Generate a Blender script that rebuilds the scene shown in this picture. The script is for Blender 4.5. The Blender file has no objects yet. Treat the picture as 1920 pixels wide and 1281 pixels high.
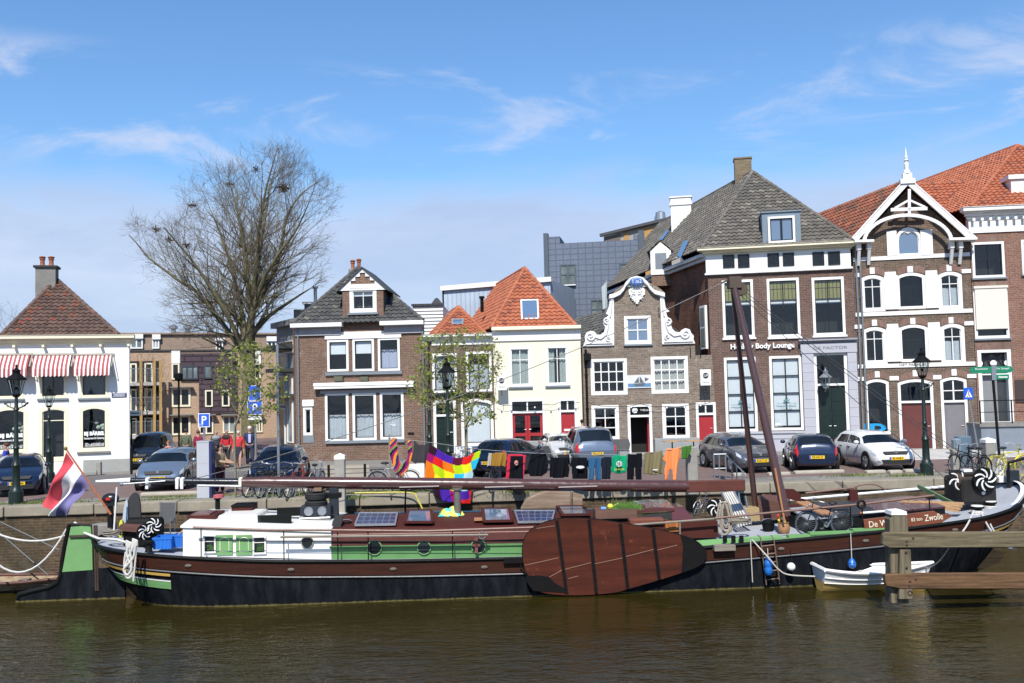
import bpy,bmesh,math,random
import numpy as np
from mathutils import Vector,Matrix
from mathutils.geometry import delaunay_2d_cdt
random.seed(7)
SC = bpy.context.scene
# ---------------------------------------------------------------- camera
F,PITCH,ROLL = 1750.0,0.0511,-0.024
cam_d = bpy.data.cameras.new('camera');cam = bpy.data.objects.new('camera',cam_d)
SC.collection.objects.link(cam)
CAMZ = 3.2
CM = Matrix.Rotation(math.pi/2+PITCH,3,'X') @ Matrix.Rotation(ROLL,3,'Z')
cam.matrix_world = Matrix.Translation((0,0,CAMZ)) @ CM.to_4x4()
cam_d.sensor_width = 36;cam_d.lens = 36*F/1920;cam_d.clip_start = .1;cam_d.clip_end = 6000
SC.camera = cam
# ---------------------------------------------------------------- world, sun, exposure
SUN = Vector((0.10,1.0,-1.10)).normalized()      # direction the light travels
elev = math.asin(-SUN.z);az = math.atan2(-SUN.x,-SUN.y)
W = bpy.data.worlds.new('World');SC.world = W;W.use_nodes = True
nt = W.node_tree;nt.nodes.clear()
def N(t,kind,**kw):
	n = t.nodes.new(kind)
	for k,v in kw.items():
		if k.startswith('i_'): n.inputs[k[2:].replace('_',' ')].default_value = v
		else: setattr(n,k,v)
	return n
def wn(kind,**kw): return N(nt,kind,**kw)
def L(t,a,b): t.links.new(a,b)
sky = wn('ShaderNodeTexSky',sky_type='NISHITA',sun_disc=False)
sky.sun_elevation = elev;sky.sun_rotation = az;sky.air_density = 1.25;sky.dust_density = .25;sky.ozone_density = 3.2
tc = wn('ShaderNodeTexCoord');sep = wn('ShaderNodeSeparateXYZ');L(nt,tc.outputs['Generated'],sep.inputs[0])
def wmath(op,a,b=None,c=None,clamp=False):
	n = wn('ShaderNodeMath',operation=op,use_clamp=clamp)
	for i,v in enumerate((a,b,c)):
		if v is None: continue
		if isinstance(v,(int,float)): n.inputs[i].default_value = v
		else: L(nt,v,n.inputs[i])
	return n.outputs[0]
zz = sep.outputs['Z'];hy = wmath('MAXIMUM',zz,.02)
# clouds: thin wisps high up, a pale bank toward the horizon
uv0 = wn('ShaderNodeCombineXYZ');L(nt,wmath('DIVIDE',sep.outputs['X'],wmath('MAXIMUM',sep.outputs['Y'],.2)),uv0.inputs[0]);L(nt,zz,uv0.inputs[1])
def cloud(sx,sy,scale,seed,lo,hi,detail=8,dist=.6):
	mp_ = wn('ShaderNodeMapping');mp_.inputs['Scale'].default_value = (sx,sy,1);mp_.inputs['Location'].default_value = (seed,seed*.7,seed);mp_.inputs['Rotation'].default_value = (0,0,.10);L(nt,uv0.outputs[0],mp_.inputs[0])
	n = wn('ShaderNodeTexNoise',i_Scale=scale,i_Detail=detail,i_Roughness=.60,i_Distortion=dist);L(nt,mp_.outputs[0],n.inputs['Vector'])
	r = wn('ShaderNodeMapRange',interpolation_type='SMOOTHSTEP');L(nt,n.outputs[0],r.inputs[0]);r.inputs[1].default_value = lo;r.inputs[2].default_value = hi;return r.outputs[0],n.outputs[0]
def band(v,a,b,c,d):
	up = wn('ShaderNodeMapRange',interpolation_type='SMOOTHSTEP');L(nt,v,up.inputs[0]);up.inputs[1].default_value = a;up.inputs[2].default_value = b
	dn = wn('ShaderNodeMapRange',interpolation_type='SMOOTHSTEP');L(nt,v,dn.inputs[0]);dn.inputs[1].default_value = c;dn.inputs[2].default_value = d;dn.inputs[3].default_value = 1;dn.inputs[4].default_value = 0;return wmath('MULTIPLY',up.outputs[0],dn.outputs[0])
w1,_ = cloud(2.6,9,1.6,3.3,.50,.70);msk,_ = cloud(1.5,4,1.3,8.1,.41,.54,2,.2)
wisp = wmath('MULTIPLY',wmath('MULTIPLY',w1,msk),band(zz,.20,.25,.31,.345))
_,lown = cloud(1.6,7,1.8,5.2,0,1,7,.3)
low = wn('ShaderNodeMapRange',interpolation_type='SMOOTHSTEP');L(nt,wmath('ADD',zz,wmath('MULTIPLY',wmath('SUBTRACT',lown,.5),.16)),low.inputs[0])
low.inputs[1].default_value = .165;low.inputs[2].default_value = .245;low.inputs[3].default_value = .95;low.inputs[4].default_value = 0
tint = wn('ShaderNodeMix',data_type='RGBA',blend_type='MULTIPLY');tint.inputs[0].default_value = 1;L(nt,sky.outputs[0],tint.inputs[6]);tint.inputs[7].default_value = (.84,1.12,1.40,1)
bank = wn('ShaderNodeMix',data_type='RGBA');L(nt,wmath('MULTIPLY',wmath('SUBTRACT',lown,.38),3.2,clamp=True),bank.inputs[0]);bank.inputs[6].default_value = (4.2,5.05,7.0,1);bank.inputs[7].default_value = (5.7,6.35,7.8,1)
mx0 = wn('ShaderNodeMix',data_type='RGBA');L(nt,wmath('MULTIPLY',low.outputs[0],.9),mx0.inputs[0]);L(nt,tint.outputs[2],mx0.inputs[6]);L(nt,bank.outputs[2],mx0.inputs[7])
mix = wn('ShaderNodeMix',data_type='RGBA');L(nt,wmath('MULTIPLY',wisp,.8,clamp=True),mix.inputs[0]);L(nt,mx0.outputs[2],mix.inputs[6]);mix.inputs[7].default_value = (5.6,6.2,7.8,1)
bg = wn('ShaderNodeBackground',i_Strength=.086);L(nt,mix.outputs[2],bg.inputs[0])
wo = wn('ShaderNodeOutputWorld');L(nt,bg.outputs[0],wo.inputs[0])
sd = bpy.data.lights.new('sun','SUN');sd.energy = 4.4;sd.angle = math.radians(.5);sd.color = (1,.955,.88)
so = bpy.data.objects.new('sun',sd);SC.collection.objects.link(so)
so.rotation_euler = SUN.to_track_quat('-Z','Y').to_euler();so.location = (0,-20,40)
SC.view_settings.view_transform = 'Standard';SC.view_settings.look = 'None'
SC.view_settings.exposure = .48;SC.view_settings.gamma = 1
SC.cycles.max_bounces = 6;SC.cycles.transparent_max_bounces = 12;SC.cycles.caustics_reflective = False;SC.cycles.caustics_refractive = False
# ---------------------------------------------------------------- pixel helpers (1920x1281 photo pixels -> world)
CO = Vector((0,0,CAMZ))
def ray(px,py): return CM @ Vector(((px-960)/F,-(py-640.5)/F,-1))
def P(px,py,d):
	r = ray(px,py);return CO + r*(d/r.y)
def Pz(px,py,z):
	r = ray(px,py);return CO + r*((z-CAMZ)/r.z)
# ---------------------------------------------------------------- materials
def rgb(c): return (c[0],c[1],c[2],1)
def newmat(name):
	m = bpy.data.materials.new(name);m.use_nodes = True
	t = m.node_tree;b = t.nodes['Principled BSDF'];return m,t,b
def mixc(t,fac,a,b,bt='MIX'):
	n = t.nodes.new('ShaderNodeMix');n.data_type = 'RGBA';n.blend_type = bt
	for i,v in ((0,fac),(6,a),(7,b)):
		if isinstance(v,(int,float)): n.inputs[i].default_value = v
		elif isinstance(v,tuple): n.inputs[i].default_value = rgb(v)
		else: L(t,v,n.inputs[i])
	return n.outputs[2]
def ramp(t,fac,p0,p1,v0=0,v1=1):
	n = t.nodes.new('ShaderNodeMapRange');L(t,fac,n.inputs[0])
	for i,v in enumerate((p0,p1,v0,v1)): n.inputs[i+1].default_value = v
	return n.outputs[0]
def noise(t,scale,detail=4,vec=None,rough=.5,w=None):
	n = N(t,'ShaderNodeTexNoise',i_Scale=scale,i_Detail=detail,i_Roughness=rough)
	if vec is None: vec = t.nodes.new('ShaderNodeTexCoord').outputs['Object']
	L(t,vec,n.inputs['Vector']);return n.outputs[0]
def bump(t,b,h,dist=.01,strength=1.0):
	n = t.nodes.new('ShaderNodeBump');n.inputs['Distance'].default_value = dist;n.inputs['Strength'].default_value = strength
	L(t,h,n.inputs['Height']);L(t,n.outputs[0],b.inputs['Normal'])
def wallvec(t,rot=False):
	c = t.nodes.new('ShaderNodeTexCoord');s = t.nodes.new('ShaderNodeSeparateXYZ');L(t,c.outputs['Object'],s.inputs[0])
	a = N(t,'ShaderNodeMath',operation='ADD');L(t,s.outputs[0],a.inputs[0]);L(t,s.outputs[1],a.inputs[1])
	k = t.nodes.new('ShaderNodeCombineXYZ');L(t,a.outputs[0],k.inputs[1 if rot else 0]);L(t,s.outputs[2],k.inputs[0 if rot else 1])
	return k.outputs[0],c.outputs['Object']
MC = {}
def flat(name,c,rough=.6,metal=0,var=.25,scale=3,spec=.5,coat=0,dirt=None):
	"""painted or plain material with wear: noise variation of colour and roughness"""
	if name in MC: return MC[name]
	m,t,b = newmat(name)
	n = noise(t,scale,6,rough=.65);n2 = noise(t,scale*9,3)
	f = ramp(t,n,.3,.7)
	c2 = tuple(v*(1-var) for v in c) if dirt is None else dirt
	col = mixc(t,f,c,c2)
	if dirt is None: col = mixc(t,ramp(t,n2,.35,.75),col,tuple(v*(1-var*.6) for v in c),'MIX')
	L(t,col,b.inputs['Base Color']);b.inputs['Metallic'].default_value = metal
	if var < .05: b.inputs['Roughness'].default_value = rough
	else: L(t,ramp(t,n2,.3,.7,max(rough-.08,.02),min(rough+.1,1)),b.inputs['Roughness'])
	b.inputs['Specular IOR Level'].default_value = spec;b.inputs['Coat Weight'].default_value = coat;b.inputs['Coat Roughness'].default_value = .04
	MC[name] = m;return m
def brick(name,c1,c2,mortar,stain=(.05,.045,.04),stamt=.5,scale=1.0,soft=.35,rot=False,ms=.011,bw=1,off=.5):
	if name in MC: return MC[name]
	m,t,b = newmat(name);v,o = wallvec(t,rot)
	br = t.nodes.new('ShaderNodeTexBrick');L(t,v,br.inputs['Vector'])
	br.inputs['Scale'].default_value = 1;br.inputs['Brick Width'].default_value = .24*scale*bw;br.inputs['Row Height'].default_value = .082*scale
	br.inputs['Mortar Size'].default_value = ms*scale;br.inputs['Mortar Smooth'].default_value = soft;br.inputs['Bias'].default_value = -.1
	br.inputs['Color1'].default_value = rgb(c1);br.inputs['Color2'].default_value = rgb(c2);br.inputs['Mortar'].default_value = rgb(mortar)
	br.offset = off
	wv = N(t,'ShaderNodeTexNoise',i_Scale=9.0,i_Detail=5,i_Roughness=.7);L(t,v,wv.inputs['Vector'])
	col = mixc(t,ramp(t,wv.outputs[0],.35,.7,0,.6),br.outputs[0],tuple(x*.55 for x in c1))
	n = noise(t,.55,7,o,.68)
	col = mixc(t,ramp(t,n,.48,.72,0,stamt),col,stain)
	n2 = noise(t,1.7,5,o,.6)
	col = mixc(t,ramp(t,n2,.55,.8,0,.35),col,tuple(min(1,x*1.5) for x in mortar))
	L(t,col,b.inputs['Base Color']);b.inputs['Roughness'].default_value = .9;b.inputs['Specular IOR Level'].default_value = .25
	bump(t,b,br.outputs['Fac'],-.012,.8)
	MC[name] = m;return m
def tilemat(name,c1,c2,c3,moss=(.05,.05,.035),mossamt=.4):
	if name in MC: return MC[name]
	m,t,b = newmat(name)
	uv = t.nodes.new('ShaderNodeUVMap');fl = N(t,'ShaderNodeVectorMath',operation='FLOOR');L(t,uv.outputs[0],fl.inputs[0])
	w = N(t,'ShaderNodeTexWhiteNoise',noise_dimensions='3D');L(t,fl.outputs[0],w.inputs['Vector'])
	col = mixc(t,ramp(t,w.outputs[0],0,1,0,1),c1,c2)
	col = mixc(t,ramp(t,w.outputs[0],.86,.92),col,c3)
	n = noise(t,1.1,7,None,.7);col = mixc(t,ramp(t,n,.45,.7,0,mossamt),col,moss)
	n2 = noise(t,14,4,None,.7);col = mixc(t,ramp(t,n2,.4,.8,0,.5),col,tuple(x*.5 for x in c1))
	L(t,col,b.inputs['Base Color']);b.inputs['Roughness'].default_value = .75;bump(t,b,n2,.008,.6)
	MC[name] = m;return m
def wood(name,c1,c2,axis=0,scale=1.0,rough=.65,spec=.3):
	"""grain running along local axis"""
	if name in MC: return MC[name]
	m,t,b = newmat(name)
	c = t.nodes.new('ShaderNodeTexCoord');mp = t.nodes.new('ShaderNodeMapping');L(t,c.outputs['Object'],mp.inputs[0])
	s = [9*scale]*3;s[axis] = .7*scale;mp.inputs['Scale'].default_value = s
	n = noise(t,1.6,8,mp.outputs[0],.7);col = mixc(t,ramp(t,n,.35,.68),c1,c2)
	n2 = noise(t,1.2,6,None,.65);col = mixc(t,ramp(t,n2,.5,.8,0,.5),col,tuple(x*.45 for x in c1))
	L(t,col,b.inputs['Base Color']);L(t,ramp(t,n,.3,.7,max(.05,rough-.15),min(1,rough+.1)),b.inputs['Roughness']);b.inputs['Specular IOR Level'].default_value = spec
	bump(t,b,n,.006,.7);MC[name] = m;return m
def emat(name,c,s=1):
	m,t,b = newmat(name);b.inputs['Base Color'].default_value = rgb(c);b.inputs['Emission Color'].default_value = rgb(c);b.inputs['Emission Strength'].default_value = s;return m
def glassmat(name,tint=(.95,.98,1.0),trans=.97,rough=.03):
	if name in MC: return MC[name]
	m,t,b = newmat(name);t.nodes.remove(b)
	tr = t.nodes.new('ShaderNodeBsdfTransparent');tr.inputs[0].default_value = rgb(tuple(x*trans for x in tint))
	gl = t.nodes.new('ShaderNodeBsdfGlossy');gl.inputs['Roughness'].default_value = rough;gl.inputs['Color'].default_value = (.95,.97,1,1)
	fr = N(t,'ShaderNodeFresnel',i_IOR=1.45);ge = t.nodes.new('ShaderNodeNewGeometry');io = N(t,'ShaderNodeMath',operation='MULTIPLY_ADD');L(t,ge.outputs['Backfacing'],io.inputs[0]);io.inputs[1].default_value = 1/1.45-1.45;io.inputs[2].default_value = 1.45;L(t,io.outputs[0],fr.inputs[0]);mx = t.nodes.new('ShaderNodeMixShader')
	n = noise(t,.9,2);bp = t.nodes.new('ShaderNodeBump');bp.inputs['Distance'].default_value = .03;bp.inputs['Strength'].default_value = .25;L(t,n,bp.inputs['Height']);L(t,bp.outputs[0],gl.inputs['Normal'])
	L(t,fr.outputs[0],mx.inputs[0]);L(t,tr.outputs[0],mx.inputs[1]);L(t,gl.outputs[0],mx.inputs[2])
	L(t,mx.outputs[0],t.nodes['Material Output'].inputs[0]);MC[name] = m;return m
WHITE = flat('white_paint',(.78,.77,.74),.45,var=.10,scale=2.5)
CREAM = flat('cream_paint',(.80,.74,.55),.5,var=.10)
GREYP = flat('grey_stone_paint',(.20,.23,.26),.6)
BLACK = flat('black_iron',(.007,.008,.008),.6,var=.4,spec=.15)
DKGREEN = flat('dark_green_paint',(.010,.022,.018),.3,var=.4)
STEEL = flat('galvanised_steel',(.38,.40,.42),.4,.7)
ZINC = flat('zinc_pipe',(.22,.24,.26),.5,.3)
RUBBER = flat('rubber',(.018,.018,.019),.8,var=.3)
SHADEM = flat('inner_shade',(.016,.015,.014),.9)  # near-black colour stands in for the shade within rooms and openings
GLASS = glassmat('window_glass')
CURTAIN = flat('curtain_cloth',(.55,.56,.56),.9,var=.25,scale=6)
BLIND = flat('white_blind',(.80,.79,.76),.8,var=.08)
# ---------------------------------------------------------------- mesh builder
def inside(p,loops):
	c = False;x,y = p
	for l in loops:
		for i in range(len(l)):
			(x1,y1),(x2,y2) = l[i][:2],l[i-1][:2]
			if (y1 > y) != (y2 > y) and x < (x2-x1)*(y-y1)/(y2-y1)+x1: c = not c
	return c
class MB:
	def __init__(s): s.v = [];s.f = [];s.mi = 0;s.m = [];s.uv = None
	def add(s,vs,fs):
		o = len(s.v);s.v += [tuple(v) for v in vs]
		for f in fs: s.f.append(tuple(i+o for i in f));s.m.append(s.mi)
		return o
	def box(s,x0,x1,y0,y1,z0,z1):
		s.add([(x0,y0,z0),(x1,y0,z0),(x1,y1,z0),(x0,y1,z0),(x0,y0,z1),(x1,y0,z1),(x1,y1,z1),(x0,y1,z1)],
 [(0,3,2,1),(4,5,6,7),(0,1,5,4),(1,2,6,5),(2,3,7,6),(3,0,4,7)]);return s
	def beam(s,a,b,w,h,up=(0,0,1)):
		a = Vector(a);b = Vector(b);d = (b-a).normalized();u = Vector(up)
		r = d.cross(u)
		if r.length < 1e-4: r = d.cross(Vector((1,0,0)))
		r.normalize();u = r.cross(d)
		vs = [p + r*(w/2*i) + u*(h/2*j) for p in (a,b) for i,j in ((-1,-1),(1,-1),(1,1),(-1,1))]
		s.add(vs,[(0,1,2,3),(7,6,5,4),(0,4,5,1),(1,5,6,2),(2,6,7,3),(3,7,4,0)]);return s
	def tube(s,pts,r,n=8,cap=True,r1=None):
		pts = [Vector(p) for p in pts];k = len(pts)
		if k < 2: return s
		rs = r if isinstance(r,(list,tuple)) else [r + ((r1 if r1 is not None else r)-r)*i/(k-1) for i in range(k)]
		vs = [];prev = None
		for i,p in enumerate(pts):
			d = (pts[min(i+1,k-1)] - pts[max(i-1,0)])
			if d.length < 1e-9: d = Vector((0,0,1))
			d.normalize()
			if prev is None:
				a = Vector((0,0,1)) if abs(d.z) < .9 else Vector((1,0,0));u = d.cross(a).normalized()
			else:
				u = prev - d*prev.dot(d)
				if u.length < 1e-6: u = d.orthogonal()
				u.normalize()
			prev = u;w = d.cross(u)
			for j in range(n):
				t = 2*math.pi*j/n;vs.append(p + (u*math.cos(t) + w*math.sin(t))*rs[i])
		fs = [(i*n+j,i*n+(j+1) % n,(i+1)*n+(j+1) % n,(i+1)*n+j) for i in range(k-1) for j in range(n)]
		if cap and n > 2: fs += [tuple(range(n))[::-1],tuple((k-1)*n+j for j in range(n))]
		s.add(vs,fs);return s
	def lathe(s,prof,c=(0,0,0),n=16,axis='Z',ang=2*math.pi,sc=(1,1)):
		"""prof = [(r,h)...] bottom to top"""
		c = Vector(c);vs = []
		for r,h in prof:
			for j in range(n):
				t = 2*math.pi*j/n;x,y = r*math.cos(t)*sc[0],r*math.sin(t)*sc[1]
				vs.append(c + (Vector((x,y,h)) if axis == 'Z' else Vector((x,h,y)) if axis == 'Y' else Vector((h,x,y))))
		k = len(prof)
		fs = [(i*n+j,i*n+(j+1) % n,(i+1)*n+(j+1) % n,(i+1)*n+j) for i in range(k-1) for j in range(n)]
		if prof[0][0] > 1e-5: fs.append(tuple(range(n))[::-1])
		if prof[-1][0] > 1e-5: fs.append(tuple((k-1)*n+j for j in range(n)))
		s.add(vs,fs);return s
	def disc(s,c,r,th,n=20,axis='Y'): return s.lathe([(r,-th/2),(r,th/2)],c,n,axis)
	def torus(s,c,R,r,n=24,m=8,axis='Y',a0=0,a1=2*math.pi,sc=1):
		c = Vector(c);full = abs(a1-a0-2*math.pi) < 1e-6;pts = []
		for i in range(n if full else n+1):
			t = a0+(a1-a0)*i/n;x,z = R*math.cos(t),R*math.sin(t)*sc
			pts.append(c + (Vector((x,0,z)) if axis == 'Y' else Vector((x,z,0)) if axis == 'Z' else Vector((0,x,z))))
		if full: pts.append(pts[0]);pts.append(pts[1])
		return s.tube(pts,r,m,cap=not full)
	def sphere(s,c,r,n=12,m=8,sc=(1,1,1)):
		prof = [(max(r*math.sin(math.pi*i/m),1e-6),-r*math.cos(math.pi*i/m)) for i in range(m+1)]
		o = len(s.v);s.lathe(prof,(0,0,0),n)
		for i in range(o,len(s.v)): v = s.v[i];s.v[i] = (v[0]*sc[0]+c[0],v[1]*sc[1]+c[1],v[2]*sc[2]+c[2])
		return s
	def prism(s,poly,y0,y1,holes=(),mp=None):
		"""2-D outline (x,z) extruded from y0 (front) to y1; holes cut through. mp maps (x,y,z)"""
		loops = [list(poly)]+[list(h) for h in holes]
		fl = [Vector((a[0],a[1],0)) for l in loops for a in l]
		n = len(fl);ed = [];o = 0
		for l in loops: ed += [(o+i,o+(i+1) % len(l)) for i in range(len(l))];o += len(l)
		cv,_,cf,ov,_,_ = delaunay_2d_cdt([Vector((p.x,p.y)) for p in fl],ed,[],0,1e-6)
		mp_ = [(q[0] if q else min(range(n),key=lambda i: (fl[i].xy-cv[k]).length)) for k,q in enumerate(ov)]
		tris = [tuple(mp_[i] for i in f) for f in cf if inside(sum((cv[i] for i in f),Vector((0,0)))/len(f),loops)];tris = [t for t in tris if len(set(t)) == len(t)]
		g = mp or (lambda x,y,z: (x,y,z));vs = [g(p.x,y0,p.y) for p in fl]+[g(p.x,y1,p.y) for p in fl]
		fs = []
		for t in tris:
			a,b_,c_ = (fl[i] for i in t[:3]);cr = (b_-a).cross(c_-a).z
			t = t if cr > 0 else t[::-1]
			fs.append(tuple(t));fs.append(tuple(i+n for i in t[::-1]))
		o = 0
		for li,l in enumerate(loops):
			k = len(l);ar = sum(l[i][0]*l[(i+1) % k][1]-l[(i+1) % k][0]*l[i][1] for i in range(k))
			for i in range(k):
				q = (o+i,o+n+i,o+n+(i+1) % k,o+(i+1) % k)
				if (ar > 0) == (li > 0): q = q[::-1]
				fs.append(q)
			o += k
		s.add(vs,fs);return s
	def build(s,name,mat,parent=None,smooth=False,bevel=0,sub=0,auto=None,seg=1):
		me = bpy.data.meshes.new(name);me.from_pydata(s.v,[],s.f)
		for m in (mat if isinstance(mat,(list,tuple)) else [mat]): me.materials.append(m)
		if any(s.m): me.polygons.foreach_set('material_index',s.m)
		if s.uv:
			ul = me.uv_layers.new(name='UVMap')
			for lp in me.loops: ul.data[lp.index].uv = s.uv[lp.vertex_index]
		o = bpy.data.objects.new(name,me);SC.collection.objects.link(o)
		if smooth:
			me.polygons.foreach_set('use_smooth',[True]*len(me.polygons))
			if auto is not False: me.set_sharp_from_angle(angle=math.radians(auto or 40))
		if parent: o.parent = parent
		if bevel:
			b = o.modifiers.new('b','BEVEL');b.width = bevel;b.segments = seg;b.limit_method = 'ANGLE';b.angle_limit = math.radians(40)
		if sub: b = o.modifiers.new('s','SUBSURF');b.levels = sub;b.render_levels = sub
		me.update();return o
def tag(o,label=None,cat=None,group=None,kind=None):
	for k,v in (('label',label),('category',cat),('group',group),('kind',kind)):
		if v: o[k] = v
	return o
def thing(name,label,cat,loc=(0,0,0),rz=0,group=None,rot=None):
	o = bpy.data.objects.new(name,None);SC.collection.objects.link(o);o.empty_display_size = .2
	o.location = loc;o.rotation_euler = rot or (0,0,rz);return tag(o,label,cat,group)
def dup(root,loc=None,rz=None,label=None,scale=None):
	r = root.copy();SC.collection.objects.link(r)
	if loc is not None: r.location = loc
	if rz is not None: r.rotation_euler = (0,0,rz)
	if scale: r.scale = (scale,)*3
	if label: r['label'] = label
	for ch in list(root.children):
		c = ch.copy();SC.collection.objects.link(c);c.parent = r
		for g in list(ch.children):
			d = g.copy();SC.collection.objects.link(d);d.parent = c
	return r
def text(parent,name,s,size,loc,mat,rot=(math.pi/2,0,0),align='CENTER',ext=.004,sx=1.0,bold=0.0,wx=None):
	cu = bpy.data.curves.new(name,'FONT');cu.body = s;cu.size = size;cu.align_x = align;cu.align_y = 'CENTER';cu.extrude = ext;cu.offset = bold;cu.resolution_u = 3
	o = bpy.data.objects.new('tmp',cu);SC.collection.objects.link(o)
	bpy.context.view_layer.update()
	me = bpy.data.meshes.new_from_object(o.evaluated_get(bpy.context.evaluated_depsgraph_get()));me.name = name
	bpy.data.objects.remove(o);me.materials.clear();me.materials.append(mat)
	if wx:
		w = max(v.co.x for v in me.vertices)-min(v.co.x for v in me.vertices);sx = wx/w
	q = bpy.data.objects.new(name,me);SC.collection.objects.link(q);q.location = loc;q.rotation_euler = rot;q.scale = (sx,1,1)
	if parent: q.parent = parent
	return q
class Frame:
	"""a local frame: origin, x along a->b, y to the back, z up; converts photo pixels on a local plane y=const to local (x,z)"""
	def __init__(s,a,b,z=0):
		s.o = Vector((a[0],a[1],z));s.rz = math.atan2(b[1]-a[1],b[0]-a[0])
		s.ux = Vector((math.cos(s.rz),math.sin(s.rz),0));s.uy = Vector((-math.sin(s.rz),math.cos(s.rz),0));s.w = math.hypot(b[0]-a[0],b[1]-a[1])
	def at(s,px,py,y=0):
		r = ray(px,py);q = s.o + s.uy*y;t = (q-CO).dot(s.uy)/r.dot(s.uy);p = CO+r*t-s.o
		return p.dot(s.ux),p.z
	def atz(s,px,py,z):
		p = Pz(px,py,z+s.o.z)-s.o;return p.dot(s.ux),p.dot(s.uy)
	def rect(s,r,y=0):
		x0,y0,x1,y1 = r;cx,cy = (x0+x1)/2,(y0+y1)/2
		return s.at(x0,cy,y)[0],s.at(x1,cy,y)[0],s.at(cx,y1,y)[1],s.at(cx,y0,y)[1]
	def w2(s,x,y,z=0): return s.o + s.ux*x + s.uy*y + Vector((0,0,z))
def roofgeo(m,A,B,C,D=None,tw=.25,th=.28,lift=.055,seg=4):
	"""pantile sheet on polygon A(left eave) B(right eave) C(right top) D(left top); triangle if D is None"""
	A,B,C = Vector(A),Vector(B),Vector(C);D = Vector(D) if D is not None else C
	ex = (B-A).normalized();nrm = (B-A).cross((C+D)/2-A).normalized();up = nrm.cross(ex).normalized()
	H = ((C-A).dot(up)+(D-A).dot(up))/2;rows = max(1,round(H/th));th = H/rows
	def edge(p,q,v):
		p,q = (p-A),(q-A);a,b = p.dot(up),q.dot(up)
		t = 0 if abs(b-a) < 1e-6 else (v-a)/(b-a);t = min(max(t,0),1)
		return p.dot(ex)+(q.dot(ex)-p.dot(ex))*t
	if m.uv is None: m.uv = []
	for r in range(rows):
		v0,v1 = r*th-.04,(r+1)*th
		l0,l1,r0,r1 = edge(A,D,max(v0,0)),edge(A,D,v1),edge(B,C,max(v0,0)),edge(B,C,v1)
		x0,x1 = min(l0,l1),max(r0,r1);i0,i1 = math.floor(x0/tw*seg),math.ceil(x1/tw*seg)
		lo,hi = [],[]
		for i in range(i0,i1+1):
			u = i*tw/seg;ph = (i % seg)/seg
			bmp = .036*math.sin(2*math.pi*ph)+random.uniform(-.009,.009)
			a,b = min(max(u,l0),r0),min(max(u,l1),r1)
			lo.append((a,bmp));hi.append((b,bmp))
		k = len(lo);vs = [A+ex*a+up*v0+nrm*(lift+h) for a,h in lo]+[A+ex*a+up*v1+nrm*h for a,h in hi]+[A+ex*a+up*v0+nrm*(-.01) for a,h in lo]
		m.add(vs,[(i,i+1,k+i+1,k+i) for i in range(k-1)]+[(2*k+i,2*k+i+1,i+1,i) for i in range(k-1)])
		m.uv += [((i0+i+.01)/seg,r+.2) for i in range(k)]+[((i0+i+.01)/seg,r+.8) for i in range(k)]+[((i0+i+.01)/seg,r+.2) for i in range(k)]
	return m
def ridge(m,a,b,r=.11,n=8,step=.38):
	a,b = Vector(a),Vector(b);k = max(1,round((b-a).length/step))
	for i in range(k):
		p,q = a+(b-a)*(i/k),a+(b-a)*((i+1.12)/k);m.tube([p,q],r*1.08,n,True,r*.9)
		if m.uv is not None: m.uv += [(i+.5,77.5)]*(2*n)
	return m
# ================================================================ SETTING: ground, quay, water
WATER_Z = -2.12
QA,QB = Vector((-15.6,28.4,0)),Vector((13.6,30.3,0))
Q = Frame((-45,28.4-29.4*.0651),(45,28.4+60.6*.0651))     # quay frame: x along the edge, y away from the water
def qpt(px,py,z=0): return Q.atz(px,py,z)
def pavemat(name,c1,c2,mort,w,h,rough=.9,stain=(.1,.1,.09),sa=.5):
	m,t,b = newmat(name);c = t.nodes.new('ShaderNodeTexCoord')
	br = t.nodes.new('ShaderNodeTexBrick');L(t,c.outputs['Object'],br.inputs['Vector'])
	for k,v in (('Scale',1),('Brick Width',w),('Row Height',h),('Mortar Size',.01),('Mortar Smooth',.4)): br.inputs[k].default_value = v
	for k,v in (('Color1',c1),('Color2',c2),('Mortar',mort)): br.inputs[k].default_value = rgb(v)
	n = noise(t,.5,8,None,.7);col = mixc(t,ramp(t,n,.4,.7,0,sa),br.outputs[0],stain)
	n2 = noise(t,6,5,None,.7);col = mixc(t,ramp(t,n2,.45,.8,0,.5),col,tuple(x*.6 for x in c1))
	L(t,col,b.inputs['Base Color']);b.inputs['Roughness'].default_value = rough;bump(t,b,br.outputs['Fac'],-.01,.6);return m
PAVE = pavemat('grey_paving',(.20,.19,.17),(.26,.24,.21),(.12,.11,.09),.30,.30,stain=(.14,.13,.10))
CLINK = pavemat('red_clinker',(.17,.10,.085),(.21,.13,.11),(.12,.10,.09),.21,.08,stain=(.13,.11,.10))
ASPH = pavemat('street_clinker',(.13,.12,.115),(.17,.155,.15),(.09,.085,.08),.21,.08,stain=(.11,.10,.095))
def flatpoly(name,pts,z,mat,fr=Q):
	m = MB();m.prism([(p[0],p[1]) for p in pts],-.02,0,mp=lambda x,y,zz: (x,zz,-y*0+ (0 if y == 0 else -.02)))
	o = m.build(name,mat);o.location = fr.o+Vector((0,0,z));o.rotation_euler = (0,0,fr.rz);tag(o,kind='structure');return o
g = MB();g.add([(-160,.45,0),(300,.45,0),(300,420,0),(-160,420,0)],[(0,1,2,3)])
o = g.build('ground',PAVE);o.location = Q.o;o.rotation_euler = (0,0,Q.rz);tag(o,kind='structure')
def road(name,y0,y1,z,mat,x0=-60,x1=200):
	m = MB();m.box(x0,x1,y0,y1,z-.05,z);o = m.build(name,mat);o.location = Q.o;o.rotation_euler = (0,0,Q.rz);return tag(o,kind='structure')
road('street',6.9,11.2,.006,ASPH);road('parking_strip',1.9,6.9,.010,CLINK)
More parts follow.
